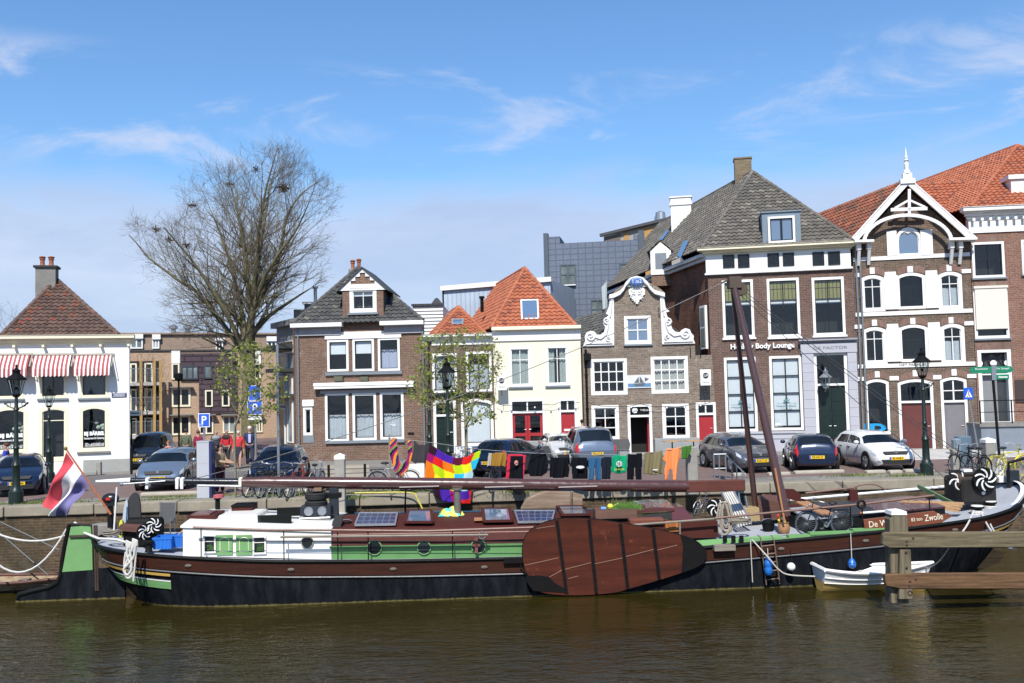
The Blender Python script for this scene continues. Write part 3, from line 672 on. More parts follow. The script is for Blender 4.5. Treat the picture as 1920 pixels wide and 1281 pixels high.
x0,x1,z0,z1 = F1.rect(cB(383,225,537,246));m = MB();m.box(x0,x1,-.075,-.061,z0,z1);m.build('lintel',WHITE,H1)
slab(H1,F1,cB(372,384,546,396),-.12,0,GREYP,'sill')
cut = F1.rect(cB(108,440,340,496));zb0 = cut[2]
for (xa,xb) in ((-.12,F1.at(*cB(348,450)[:2])[0]),(F1.at(*cB(562,440)[:2])[0],w+.05)):
	m = MB();m.box(xa,xb,-.42,.05,zE-.14,zE+.06);m.build('gutter',WHITE,H1,bevel=.015)
	m = MB();m.box(xa+.15,xb-.12,-.10,-.002,zE-.52,zE-.14);m.build('fascia',flat('lilac_grey',(.36,.35,.37),.6),H1)
A_ = Vector((-.05,-.30,zE+.06));B_ = Vector((w+.02,-.30,zE+.06));apx,apz = F1.at(672,501,3.0)
roofhip(H1,A_,B_,(apx,3.0,apz),Vector((-.20,.98,0)),4,TD)
slab(H1,F1,cB(240,493,677,533),-.06,-.002,WHITE,'lintel');slab(H1,F1,cB(243,723,683,740),-.12,-.002,GREYP,'sill')
slab(H1,F1,cB(243,1116,697,1131),-.12,-.002,GREYP,'sill');x0,x1,z0,z1 = F1.rect(cB(175,782,752,806),-.3)
m = MB();m.box(x0,x1,-.36,-.002,z0+.02,z1);m.box(x0+.02,x1-.02,-.34,-.004,z0-.10,z0+.018);m.build('awning_box',WHITE,H1,bevel=.02)
slab(H1,F1,cB(215,826,716,845),-.05,-.002,flat('lilac_grey',(.36,.35,.37),.6),'lintel')
slab(H1,F1,cB(110,884,178,924),-.08,-.002,WHITE,'lintel',.03);slab(H1,F1,cB(117,1088,178,1130),-.02,-.002,GREYP,'sill_panel')
for q in (cB(290,750,342,780),cB(437,752,487,778)): slab(H1,F1,q,-.25,-.002,flat('lichen_stone',(.12,.12,.08),.9),'stone_bracket',.03)
drain(H1,F1,558,612,561,862);drain(H1,F1,792,610,795,862)
slab(H1,F1,(765,811,776,815),-.03,-.002,BLACK,'vent_grille')
# chamfered left side wall and rear walls
m = MB();m.add([(0,.252,0),(-.55,1.6,0),(-1.3,7,0),(w-1.2,7,0),(w,.252,0),(0,.252,zE),(-.55,1.6,zE),(-1.3,7,zE),(w-1.2,7,zE),(w,.252,zE)],[(0,1,6,5)[::-1],(1,2,7,6)[::-1],(2,3,8,7)[::-1],(3,4,9,8)[::-1]]);m.build('side_wall',BR1,H1)
m = MB();m.box(.28,w-.28,.9,.95,0,zE);m.box(gx0+.25,gx1-.25,.9,.95,zE,zg);m.build('room_shade_sheet',SHADEM,H1)
a = F1.at(655,520,3.0);b = F1.at(682,506,3.0);m = MB();m.box(a[0],b[0],2.8,3.4,a[1]-.8,b[1]+.05);ch = m.build('chimney',CEM,H1,bevel=.04)
m = MB();pot(m,(F1.at(661.5,500,3.1)[0],3.1,b[1]),.55,.12);pot(m,(F1.at(673,500,3.1)[0],3.1,b[1]+.05),.55,.12);m.build('chimney_pots',TERRA,ch)
# ---------------------------------------------------------------- B2: narrow brick house with small orange roof
a,b = P(797.5,864,44.42),P(930,860,44.42)
F2 = Frame((a.x+.06,a.y),(b.x-.02,b.y));H2 = house('narrow_house','narrow brick house with dark green door and small orange hipped roof',F2);w = F2.w;holes = []
zE = F2.at(862,627)[1]
holes.append(win(H2,F2,cC(98,586,246,822),2,1,fw=.12,sash=DSASH,behind='curtain'))
holes.append(win(H2,F2,cC(300,574,455,815),2,1,fw=.12,sash=DSASH,behind='lace',frac=.7))
q = cC(272,858,466,1140);holes.append(win(H2,F2,q,1,1,fw=.14,sash=DSASH,rise=.18,behind='slats',frac=.98))
holes.append(door(H2,F2,cC(106,868,242,1190),DKGREEN,transom=.72,panels=3,fw=.13))
m = MB();m.prism(rectp(0,w,0,zE-.3),0,.25,holes);m.build('wall',BR4,H2)
x0,x1,z0,z1 = F2.rect(cC(94,492,468,534));m = MB();m.box(x0,w,-.04,-.002,z0,z1+.2);m.build('frieze',WHITE,H2)
cornice(H2,-.02,w-.03,zE-.30,zE,.36,WHITE);shell(H2,BR4,7,-1.3,w,zE-.3);slab(H2,F2,cC(93,824,460,840),-.12,0,DSASH,'sill')
A_ = Vector((F2.at(815,624)[0],0,zE));B_ = Vector((F2.at(910,617)[0],0,zE));ap = F2.at(860,576,2.2)
roofhip(H2,A_,B_,(ap[0],2.2,ap[1]),Vector((-.2,.98,0)),3,TO);skylight(H2,F2,cC(214,386,285,420),.75,.8)
drain(H2,F2,803,640,806,862,mat=BLACK);
# ---------------------------------------------------------------- B3: cream rendered house
a,b = P(929.5,858,44.42),P(1095,856,44.42)
F3 = Frame(a,(b.x-.02,b.y));H3 = house('cream_house','cream rendered house with red doors and big orange hipped roof',F3);w = F3.w;holes = []
WC = flat('cream_render',(.74,.69,.535),.75,var=.06,scale=1.0);zE = F3.at(1010,614)[1]
RED = flat('red_door',(.36,.025,.03),.35,var=.15)
for r in ((560,548,691,785),(781,540,916,778)): holes.append(win(H3,F3,cC(*r),1,1,fw=.10,csplit=[.5],rsplit=[.70],behind='curtain' if r[0] == 781 else 'lace',sill=GREYP,curt=flat('sage_curtain',(.42,.45,.40),.9,var=.3,scale=9)))
holes.append(door(H3,F3,cC(566,860,776,1172),RED,transom=.75,glass_in=True,leafs=2,tcols=2,fw=.11))
holes.append(door(H3,F3,cC(858,856,968,1160),RED,transom=.75,panels=1,tcols=2,fw=.11,letter=True))
m = MB();m.prism(rectp(0,w,0,zE-.5),0,.25,holes);m.build('wall',WC,H3)
m = MB();m.box(-.02,w+.01,-.07,.25,zE-.62,zE-.12);m.build('frieze',WHITE,H3);m = MB();m.box(-.06,w+.03,-.3,.2,zE-.12,zE+.05);m.build('gutter',CREAM,H3,bevel=.02)
shell(H3,WC,9,-1.9,w,zE-.12);A_ = Vector((F3.at(921,613)[0],0,zE+.03));B_ = Vector((F3.at(1080,606)[0],0,zE+.03));ap = F3.at(983.5,503,3.3)
roofhip(H3,A_,B_,(ap[0],3.3,ap[1]),Vector((-.21,.978,0)),7.5,TO);skylight(H3,F3,cC(630,263,738,390),1.0-.55,.75,WHITE)
a = F3.at(904,585,4.2);m = MB();m.tube([(a[0],4.2,a[1]),(a[0],4.2,a[1]+.75)],.09,8);m.lathe([(.14,0),(.14,.12)],(a[0],4.2,a[1]+.7),8);m.build('vent_pipe',BLACK,H3)
# ---------------------------------------------------------------- B4: neck gable house
a,b = P(1097.5,856,44.5),P(1341,850,44.3)
F4 = Frame(a,b);H4 = house('gabled_house','grey brown brick house with white baroque scrolled neck gable and ship tile',F4);w = F4.w;holes = []
for r in (cD(127,583,357,812),cD(508,568,743,802)): holes.append(win(H4,F4,r,4,3,fw=.13,mw=.05,sw=.05,behind=None if r[0] < 1200 else 'lace',frac=1.0,curt=flat('beige_drape',(.50,.48,.42),.9,var=.25,scale=4)))
holes.append(win(H4,F4,cD(339,312,509,490),2,2,fw=.13,mw=.05,sw=.05,sill=GREYP,glass=SKYGL))
for r in ((133,877,306,1100),(580,868,750,1090)): holes.append(win(H4,F4,cD(*r),2,3,fw=.13,mw=.045,sw=.05,behind=None))
holes.append(door(H4,F4,cD(795,858,921,1160),RED,transom=.755,panels=1,tcols=2,fw=.12))
x0,x1,z0,z1 = F4.rect(cD(362,873,516,1178));zt = F4.at(*cD(440,945)[:2])[1]
m = MB();m.prism(rectp(x0,x1,0,z1),-.02,.3,[rectp(x0+.13,x1-.13,.02,zt-.05),rectp(x0+.13,x1-.13,zt+.05,z1-.1)]);dr = m.build('doorway',WHITE,H4)
m = MB();m.box(x0+.13,x1-.13,.06,.08,zt+.05,z1-.1);m.build('sign_board',BLACK,dr)
m = MB();m.box(x1-.19,x1-.14,.3,1.1,.05,zt-.06);m.build('door_leaf',RED,dr);holes.append(rectp(x0+.02,x1-.02,.0001,z1-.02))
text(dr,'lettering','THEE & zo',.13,(x0+.66+.2,.05,(zt+z1)/2),VIN,wx=.5);m = MB();m.disc((x0+.36,.055,(zt+z1)/2),.13,.01,20);m.build('roundel',VIN,dr)
text(dr,'lettering','Lum',.13,(x0+.36,.045,(zt+z1)/2),BLACK,wx=.2)
zb = F4.at(1193,648)[1];xb1 = F4.at(1303,648)[0];xn0,xn1 = F4.at(1151,600)[0],F4.at(1246,600)[0];zsh = F4.at(1198,553)[1];zan = F4.at(1322,666)[1];xc = (xn0+xn1)/2
ztp = F4.at(1193,522)[1]
crv = [(xn1+.1,zsh)]+[(xc+(xn1-xc+.1)*math.cos(t_)*(1 if t_ else 1),zsh+(ztp-zsh-.12)*(math.sin(t_)**1.8)) for t_ in [math.pi*i/14 for i in range(1,14)]]+[(xn0-.1,zsh)]
holes2 = []
m = MB();hol = [h for h in holes if h[0][1] > .03]
body = [(0,0),(x0+.02,0),(x0+.02,z1-.02),(x1-.02,z1-.02),(x1-.02,0),(w,0),(w,zan),(xb1,zan),(xb1,zb),(xn1,zb),(xn1,zsh)]+crv[1:-1]+[(xn0,zsh),(xn0,zb),(0,zb)]
holes.pop();m.prism(body,0,.3,[h for h in holes]);m.build('wall',BR2,H4)
m = MB();m.box(.3,w-.3,1.2,1.25,0,zb);m.box(xn0+.3,xn1-.3,.9,.95,zb,zsh);m.build('room_shade_sheet',SHADEM,H4)
def pp(fr,f,pts,y=0): return [fr.at(*f(*p)[:2],y) for p in pts]
ls = pp(F4,cD,[(77,506),(275,500),(273,192),(247,195),(243,250),(222,300),(240,310),(215,330),(203,360),(218,385),(210,415),(190,432),(165,432),(150,412),(125,407),(98,420),(88,445),(92,470)])
rs = pp(F4,cD,[(577,494),(787,488),(775,462),(778,440),(760,420),(752,398),(725,390),(700,402),(688,418),(660,412),(640,392),(632,365),(642,350),(632,330),(612,322),(602,292),(625,285),(600,262),(592,215),(590,180),(563,182)])
m = MB();m.prism(ls,-.10,.05);sc = m.build('scroll_ornament',WHITE,H4,bevel=.015);m = MB();m.prism(rs,-.10,.05);sc2 = m.build('scroll_ornament',WHITE,H4,bevel=.015)
m = MB();random.seed(4)
def curl(f,pts,r=.05,y=-.13): m.tube([(lambda q: (q[0],y,q[1]))(F4.at(*cD(*p)[:2],y)) for p in pts],r,6)
def spiral(cx,cz,R,turns,a0,r=.045,dirn=1): m.tube([(lambda q: (q[0],-.13,q[1]))(F4.at(*cD(cx+R*(1-i/26)*math.cos(a0+dirn*turns*6.28*i/24),cz+R*(1-i/26)*math.sin(a0+dirn*turns*6.28*i/24))[:2],-.13)) for i in range(25)],r,6)
spiral(125,440,30,1.4,0);spiral(228,340,22,1.2,1);spiral(240,455,18,1.1,1)
curl(0,[(152,445),(190,458),(225,430),(235,385),(240,350)],.045);curl(0,[(250,320),(258,260),(262,205)],.04);curl(0,[(95,488),(265,484)],.03);m.build('scroll_relief',WHITE,sc,smooth=True,auto=60);m = MB()
spiral(727,425,32,1.4,3.1,dirn=-1);spiral(617,345,24,1.2,2,dirn=-1);spiral(612,445,18,1.1,2);curl(0,[(695,432),(655,440),(620,415),(605,375),(600,350)],.045);curl(0,[(592,315),(582,260),(578,200)],.04)
curl(0,[(590,478),(775,472)],.03)
m.build('scroll_relief',WHITE,sc2,smooth=True,auto=60)
# curved pediment moulding
pth = [(243,178),(275,172),(310,155),(335,128),(347,100),(375,72),(415,60),(455,70),(485,97),(500,122),(530,150),(565,160),(594,168)]
pu = [F4.at(*cD(*p)[:2],-.1) for p in pth];m = MB();lo = [(p[0],p[1]-.20) for p in pu]
m.prism(lo+pu[::-1],-.22,.4);m.build('pediment',WHITE,H4,bevel=.02)
q = pp(F4,cD,[(350,105),(365,80),(415,64),(465,76),(488,105),(492,128),(455,130),(470,150),(468,180),(445,190),(455,215),(432,210),(428,238),(412,238),(408,215),(385,218),(390,190),(368,178),(365,150),(385,132),(345,128)])
m = MB();m.prism(q,-.07,-.004);cr = m.build('crest',WHITE,H4,bevel=.01)
m = MB();c_ = F4.at(*cD(415,97)[:2],-.08);m.lathe([(.34,-.03),(.34,0),(.30,.03),(.01,.05)][::-1],(c_[0],-.24,c_[1]),24,'Y',sc=(1,.58));
o_ = MB();o_.lathe([(.34,0),(.33,-.03),(.2,-.05),(.01,-.055)],(c_[0],-.22,c_[1]),24,'Y',sc=(1,.58));o_.build('blue_oval',flat('delft_blue',(.06,.15,.42),.4),cr)
text(cr,'lettering','1 m2',.26,(c_[0],-.29,c_[1]),VIN,wx=.42)
m = MB()
for s_ in (-1,1):
	def cc(x,z): q = F4.at(*cD(417+s_*x,z)[:2],-.09);return (q[0],-.09,q[1])
	m.tube([cc(5,140),cc(22,135),cc(32,150),cc(22,165),cc(12,155)],.035,6);m.tube([cc(8,175),cc(28,172),cc(38,195),cc(24,205)],.035,6);m.tube([cc(3,150),cc(4,200),cc(2,235)],.03,6);m.tube([cc(15,205),cc(12,225)],.03,6)
m.build('crest_relief',WHITE,cr)
# ship tile picture
x0,x1,z0,z1 = F4.rect(cD(357,686,510,768));m = MB();m.box(x0,x1,-.05,-.002,z0,z1);tl = m.build('ship_tile',flat('tile_white',(.72,.72,.72),.4),H4)
m = MB();m.box(x0+.03,x1-.03,-.056,-.051,z0+.05,z0+.22);m.build('painted_sea',flat('sea_blue',(.12,.28,.48),.5,var=.4,scale=12),tl)
xm = (x0+x1)/2;m = MB()
m.prism([(xm-.27,z0+.22),(xm-.20,z0+.10),(xm+.20,z0+.10),(xm+.28,z0+.24)],-.064,-.057);m.prism([(xm-.24,z0+.26),(xm-.02,z0+.26),(xm-.02,z1-.08)],-.064,-.057);m.prism([(xm+.01,z0+.26),(xm+.22,z0+.26),(xm+.03,z1-.05)],-.064,-.057);m.prism([(xm+.25,z0+.3),(xm+.45,z0+.42),(xm+.27,z0+.5)],-.064,-.057)
m.build('painted_ship',flat('ship_grey',(.10,.12,.14),.6),tl)
for k,v in enumerate((0,1)):
	zz_ = F4.at(1165,783+v*27)[1]
	for xx in (F4.at(*cD(330,900)[:2])[0],F4.at(*cD(548,900)[:2])[0]): m = MB();m.box(xx-.33,xx+.33,-.006,-.001,zz_-.03,zz_+.03);m.build('stone_course',CEM,H4)
for xx,zz_ in ((558,290),(757,545),(110,575),(820,545)):
	q = F4.at(*cD(xx,zz_)[:2]);m = MB();m.box(q[0]-.02,q[0]+.02,-.03,-.001,q[1]-.25,q[1]+.25);m.build('wall_anchor',BLACK,H4)
# B4 roof runs back behind the gable, ridge at the neck
zr = F4.at(1193,560)[1];m = MB();k = -.19
roofgeo(m,(-.6+k*11,11,zb-.05),(0,.32,zb-.05),(xc,.32,zr),(xc+k*11,11,zr));roofgeo(m,(xb1,.32,zb-.05),(xb1+k*11,11,zb-.05),(xc+k*11,11,zr),(xc,.32,zr));m.build('roof',TD,H4)
m = MB();m.add([(0,.31,0),(-2,11,0),(w-2,11,0),(w,.31,0),(0,.31,zb),(-2,11,zb),(w-2,11,zb),(w,.31,zan)],[(0,4,5,1),(1,5,6,2),(2,6,7,3)]);m.build('side_wall',BR2,H4)
drain(H4,F4,1098,655,1100,850,mat=BLACK,r=.06);m = MB();q = F4.at(1100,668,-.1);m.box(q[0]-.14,q[0]+.2,-.35,-.02,q[1]-.2,q[1]+.12);m.build('hopper',BLACK,H4)
# ---------------------------------------------------------------- B5: large corner house
a,b = P(1338,850,44.6),P(1614,838,43.35)
F5 = Frame((a.x+.02,a.y),b);H5 = house('hipped_house','large dark brick house with tall windows, grey door surround and grey hipped roof',F5);w = F5.w;holes = []
YB = flat('yellow_glass',(.30,.26,.07),.5)
for k,r in enumerate(((117,523,242,755),(297,516,426,752),(477,512,606,745))):
	q = cE(*r);holes.append(win(H5,F5,q,2,1,fw=.12,sash=DSASH,rsplit=[.36,.62],sill=WHITE));x0,x1,z0,z1 = F5.rect(q);m = MB();m.box(x0+.14,x1-.14,.11,.115,z0+(z1-z0)*.64,z1-.15);m.build('leaded_pane',YB,H5)
	m = MB()
	for i in range(1,7): xx = x0+.14+(x1-x0-.28)*i/7;m.box(xx-.012,xx+.012,.100,.108,z0+(z1-z0)*.64,z1-.15)
	zz_ = z0+(z1-z0)*.82;m.box(x0+.14,x1-.14,.098,.107,zz_-.01,zz_+.01);m.build('leading',DSASH,H5)
	m = MB();m.box(x0+.14,x1-.14,.18,.185,z0+(z1-z0)*.56,z0+(z1-z0)*.635);m.build('blind',BLIND,H5)
for r in ((127,833,254,1130),(308,827,437,1125)):
	q = cE(*r);holes.append(win(H5,F5,q,2,4,fw=.12,sash=DSASH,behind='slats',frac=.97,mw=.05))
	x0,x1,z0,z1 = F5.rect(q);zz_ = z0+(z1-z0)*.36;text(H5,'window_lettering','Healthy Body',.13,((x0+x1)/2,.01,zz_),flat('teal_vinyl',(.12,.3,.32),.6),wx=.9);text(H5,'window_lettering','Lounge',.13,((x0+x1)/2,.01,zz_-.15),flat('teal_vinyl',(.12,.3,.32),.6),wx=.5)
	m = MB();m.tube([((x0+x1)/2-.14,.01,zz_+.16),((x0+x1)/2,.01,zz_+.10),((x0+x1)/2+.14,.01,zz_+.18)],.025,5);m.tube([((x0+x1)/2-.08,.01,zz_+.22),((x0+x1)/2,.01,zz_+.14),((x0+x1)/2+.06,.01,zz_+.25)],.025,5);m.build('window_emblem',flat('teal_vinyl',(.12,.3,.32),.6),H5)
zc1 = F5.at(*cE(355,384)[:2])[1];zc0 = F5.at(*cE(355,412)[:2])[1];zf0 = F5.at(*cE(355,484)[:2])[1]
for r in ((118,422,165,475),(178,420,225,474),(297,416,344,470),(358,414,404,467),(477,411,524,465),(539,409,588,463)): win(H5,F5,cE(*r),1,1,fw=.05,frame=DSASH,y=-.09,dep=.07,glass=GLASS)
frh = [rectp(*(lambda q: (q[0]+.02,q[1]-.02,q[2]+.02,q[3]-.02))(F5.rect(cE(*r),-.07))) for r in ((118,422,165,475),(178,420,225,474),(297,416,344,470),(358,414,404,467),(477,411,524,465),(539,409,588,463))]
m = MB();m.prism(rectp(-.08,w-.1,zf0,zc0),-.07,.2,frh);m.build('frieze',WHITE,H5)
m = MB();m.box(-.15,w-.03,-.16,-.002,zf0-.1,zf0);m.build('moulding',WHITE,H5,bevel=.02);cornice(H5,-.1,w-.05,zc0,zc1,.5,CREAM,ret=.4)
xs0,xs1,zs0,zs1 = F5.rect(cE(440,768,660,1170),-.1);dx0,dx1,dz0,dz1 = F5.rect(cE(487,812,622,1180))
holes = [h for h in holes];body = [(0,0),(dx0+.02,0),(dx0+.02,dz1-.02),(dx1-.02,dz1-.02),(dx1-.02,0),(w,0),(w,zf0),(0,zf0)]
m = MB();m.prism(body,0,.25,holes);m.build('wall',BR3,H5)
LG = flat('lilac_stone_paint',(.42,.42,.46),.6,var=.12)
m = MB();m.box(xs0,dx0,-.14,-.002,0,zs1-.55);m.box(dx1,xs1,-.14,-.002,0,zs1-.55);m.box(xs0-.05,xs1+.02,-.17,-.004,zs1-.55,zs1-.1);m.box(dx0,dx1,-.12,-.005,dz1-.02,zs1-.55)
zz_ = .3
while zz_ < zs1-.8: m.box(xs0-.01,dx0+.0,-.155,-.13,zz_,zz_+.02);m.box(dx1,xs1+.01,-.155,-.13,zz_,zz_+.02);zz_ += .42
m.build('door_surround',LG,H5,bevel=.01);cornice(H5,xs0-.12,xs1+.04,zs1-.1,zs1+.12,.35,LG,'door_cornice')
text(H5,'lettering','DE FACTOR',.19,((dx0+dx1)/2,-.175,zs1-.32),flat('grey_letters',(.13,.13,.16),.6),wx=1.5)
door(H5,F5,cE(487,812,622,1196),DKGREEN,transom=.66,panels=4,leafs=2,fw=.14)
m = MB();zz_ = F5.at(*cE(280,1138)[:2])[1];m.box(-.02,xs0,-.06,-.002,0,zz_);m.box(-.04,xs0,-.12,-.003,zz_,zz_+.10);m.box(-.03,xs0,-.09,-.004,zz_-.25,zz_-.18);m.build('plinth',LG,H5)
# side wall (left) with gutter
sk,Dp = F5,21;sd = Vector((-.155-.14*0,.988,0))
# direction of the flank in world is (-.17,1); express in local
wd = Vector((-.17,1,0)).normalized();sl = Vector((wd.dot(F5.ux),wd.dot(F5.uy),0))
zs = zc0;p0 = Vector((0,.0,0));p1 = sl*Dp
wn0,wn1,wz0,wz1 = .35,.95,F5.at(*cE(60,798)[:2])[1],F5.at(*cE(60,622)[:2])[1]
m = MB();m.add([(0,.252,0),tuple(p1),(w,.252,0),tuple(p1+Vector((w,0,0))),(0,.252,zs),(p1.x,p1.y,zs),(w,.252,zs),(p1.x+w,p1.y,zs)],[(0,4,5,1),(1,5,7,3),(3,7,6,2)]);m.build('side_wall',BRS,H5)
m = MB();n_ = Vector((-sl.y,sl.x,0));a_ = Vector((0,0,zs+.02));m.beam(a_+n_*.16,a_+sl*Dp+n_*.16,.34,.16);m.beam(a_+n_*.08+Vector((0,0,-.17)),a_+sl*Dp+n_*.08+Vector((0,0,-.17)),.16,.16);m.build('side_gutter',flat('gutter_grey_white',(.62,.62,.62),.6),H5)
m = MB();m.box(.3,w-.3,.9,.95,0,zf0);m.box(.3,w-.3,.5,.55,zf0,zc0);m.build('room_shade_sheet',SHADEM,H5)
a_ = sl*.25+n_*.06;b_ = sl*.95+n_*.06;m = MB();m.beam(a_+Vector((0,0,(wz0+wz1)/2)),b_+Vector((0,0,(wz0+wz1)/2)),.12,wz1-wz0);f = m.build('side_window',WHITE,H5)
m = MB();a_ = sl*.33+n_*.125;b_ = sl*.87+n_*.125;m.beam(a_+Vector((0,0,wz0+(wz1-wz0)*.27)),b_+Vector((0,0,wz0+(wz1-wz0)*.27)),.012,(wz1-wz0)*.42);m.beam(a_+Vector((0,0,wz0+(wz1-wz0)*.74)),b_+Vector((0,0,wz0+(wz1-wz0)*.74)),.012,(wz1-wz0)*.42);m.build('pane',flat('curtained_pane',(.22,.24,.22),.1),f)
ap = F5.at(1411,322,4.2);A_ = Vector((-.25,-.35,zc1));B_ = Vector((w+.05,-.35,zc1))
f5r = roofhip(H5,A_,B_,(ap[0],4.2,ap[1]),sl,15,TG)
apv = Vector((ap[0],4.2,ap[1]))
a_ = F5.at(1378,345,5.4);b_ = F5.at(1408,299,5.4);m = MB();m.box(a_[0],b_[0],5.1,5.9,a_[1]-1,b_[1]);m.box(a_[0]-.04,b_[0]+.04,5.06,5.94,b_[1],b_[1]+.08);m.build('chimney',brick('chimney_brick',(.22,.17,.10),(.28,.22,.14),(.2,.17,.13),stamt=.5),H5)
# grey zinc dormer
x0,x1,z0,z1 = F5.rect(cE(276,252,430,376),-.25);m = MB();m.box(x0,x1,-.25,3.0,z0-.1,z1);m.box(x0-.05,x1+.05,-.32,3.0,z1,z1+.06);dm = m.build('dormer',flat('zinc_dormer',(.17,.22,.27),.5,var=.15),H5)
win(H5,F5,cE(299,268,407,374),2,1,fw=.10,y=-.37,sash=DSASH,dep=.11,sw=.05,mw=.10,glass=SKYGL)
# white chimney, second dormer and roof windows on the long slope
def onslope(px,py):   # hit the long left slope plane
	nrm = sl.cross(apv-A_).normalized();r = ray(px,py);rl = Vector((r.dot(F5.ux),r.dot(F5.uy),r.z));ol = CO-F5.o;ol = Vector((ol.dot(F5.ux),ol.dot(F5.uy),ol.z))
	return ol+rl*((A_-ol).dot(nrm)/rl.dot(nrm)),nrm
q,nr = onslope(*cK(345,320)[:2]);q2,_ = onslope(*cK(415,280)[:2])
ztop = (lambda d: P(*cK(410,55)[:2],d).z)((F5.w2(q.x,q.y)).y);m = MB();m.box(q.x-.05,q.x+1.15,q.y-.3,q.y+.5,q.z-.6,ztop);m.box(q.x-.11,q.x+1.21,q.y-.36,q.y+.56,ztop-.45,ztop-.3);m.box(q.x-.11,q.x+1.21,q.y-.36,q.y+.56,ztop,ztop+.08);m.build('white_chimney',WHITE,H5)
for r in ((385,545,425,540,490,400,450,405),(248,395,278,392,330,318,305,318)):
	m = MB();v = [onslope(*cK(r[i],r[i+1])[:2])[0]+nr*(.12 if (onslope(1300,450)[1].z > 0) else -.12) for i in (0,2,4,6)];m.add(v,[(0,1,2,3)]);m.build('roof_window',SKYGL,H5)
q,nr = onslope(*cK(175,670)[:2])
x0,x1 = q.x,q.x+1.1;m = MB();yy = q.y-.3
zt2 = P(*cK(170,405)[:2],F5.w2(q.x,yy).y).z;zb2 = q.z;hgt = zt2-zb2
m.prism([(x0,zb2),(x0+1.1,zb2),(x0+1.1,zb2+hgt*.72),(x0+.55,zt2),(x0,zb2+hgt*.72)],yy,yy+.06);dm = m.build('gable_dormer',WHITE,H5)
m = MB();m.box(x0+.25,x0+.85,yy-.012,yy-.002,zb2+.3,zb2+hgt*.66);m.build('pane',GREYP,dm)
m = MB();m.box(x0+.02,x0+1.08,yy+.06,yy+2.4,zb2-.6,zb2+hgt*.7);m.build('cheek',BR1,dm)
m = MB();roofgeo(m,(x0+1.2,yy-.05,zb2+hgt*.68),(x0+1.2,yy+3,zb2+hgt*.68),(x0+.55,yy+3,zt2+.05),(x0+.55,yy-.05,zt2+.05));roofgeo(m,(x0-.1,yy+3,zb2+hgt*.68),(x0-.1,yy-.05,zb2+hgt*.68),(x0+.55,yy-.05,zt2+.05),(x0+.55,yy+3,zt2+.05));m.build('dormer_tiles',TG,dm)
drain(H5,F5,1604,470,1616,838);text(H5,'shop_lettering','Healthy Body Lounge',.34,((F5.at(*cE(148,790)[:2])[0]+F5.at(*cE(405,790)[:2])[0])/2,-.07,F5.at(*cE(277,788)[:2])[1]),WHITE,bold=.012,ext=.03,wx=F5.at(*cE(405,790)[:2])[0]-F5.at(*cE(148,790)[:2])[0])
# ---------------------------------------------------------------- B6: swiss style gable house
a,b = P(1614.5,838,43.35),P(1837,834,42.4)
F6 = Frame(a,b);H6 = house('gable_house','brown brick warehouse with white bargeboard gable, arched windows and white shutters',F6);w = F6.w;holes = []
TR = glassmat('window_glass')
for r in ((68,513,158,650),(203,504,311,640),(358,500,449,642),(75,708,166,848),(212,699,321,838),(368,696,459,848)):
	mid = r[0] in (203,212);q = cF(*r)
	holes.append(win(H6,F6,q,1 if mid else 2,1,fw=.13 if mid else .15,sash=DSASH if mid else WHITE,rise=.16,rsplit=[.72] if not mid else [.93],behind='half' if r[0] in (358,368) else None,frac=.6))
	if mid:
		x0,x1,z0,z1 = F6.rect(q);m = MB();
		for i in range(1,12): xx = x0+.2+(x1-x0-.4)*i/12;m.tube([(xx,.25,z0+.1),(xx,.25,z0+1.0)],.012,4)
		m.tube([(x0+.1,.25,z0+1.0),(x1-.1,.25,z0+1.0)],.02,4);m.build('balcony_bars',BLACK,H6)
holes.append(win(H6,F6,cF(200,304,293,441),1,1,fw=.09,rise=.9,rsplit=[.66],glass=SKYGL))
x0,x1,z0,z1 = F6.rect(cF(200,304,293,441));zm_ = z0+(z1-z0)*.62;m = MB()
for k_ in range(1,6): a_ = math.pi*k_/6;m.beam(((x0+x1)/2,.02,zm_),((x0+x1)/2+math.cos(a_)*(x1-x0)*.43,.02,zm_+math.sin(a_)*(z1-zm_)*.92),.035,.03,up=(0,1,0))
m.build('fan_bars',WHITE,H6)
holes.append(win(H6,F6,cF(86,904,176,1110),1,1,fw=.12,rise=.14,sash=DSASH,rsplit=[.66],csplit=[.5] if 0 else None))
MAR = flat('maroon_door',(.13,.035,.028),.4);LGD = flat('mauve_grey_door',(.20,.19,.20),.5)
holes.append(door(H6,F6,cF(211,904,343,1165),MAR,transom=.675,panels=1,fw=.12,rise=.16,tcols=3,frame2=DSASH));holes.append(door(H6,F6,cF(371,896,470,1163),LGD,transom=.66,panels=1,fw=.12,rise=.14,tcols=2,tr_rows=2))
zg0 = F6.at(*cF(260,400)[:2])[1];zap = F6.at(*cF(243,190)[:2])[1];xa = F6.at(*cF(243,190)[:2])[0]
m = MB();m.prism([(0,0),(w-.02,0),(w-.02,zg0),(xa,zap),(0,zg0)],0,.3,holes);m.build('wall',BR4,H6)
for y0_,y1_,x0_,x1_ in ((452,441,45,478),(662,650,45,489),(859,847,52,501)):
	z = (F6.at(*cF(260,(y0_+y1_)/2-2)[:2])[1]);m = MB();m.box(0,w-.03,-.05,-.002,z-.09,z+.09);m.build('stone_band',WHITE,H6)
z = F6.at(*cF(260,850)[:2])[1];text(H6,'lettering','HET PAKHUIS',.15,(F6.at(*cF(262,850)[:2])[0],-.056,z),BLACK,wx=1.15)
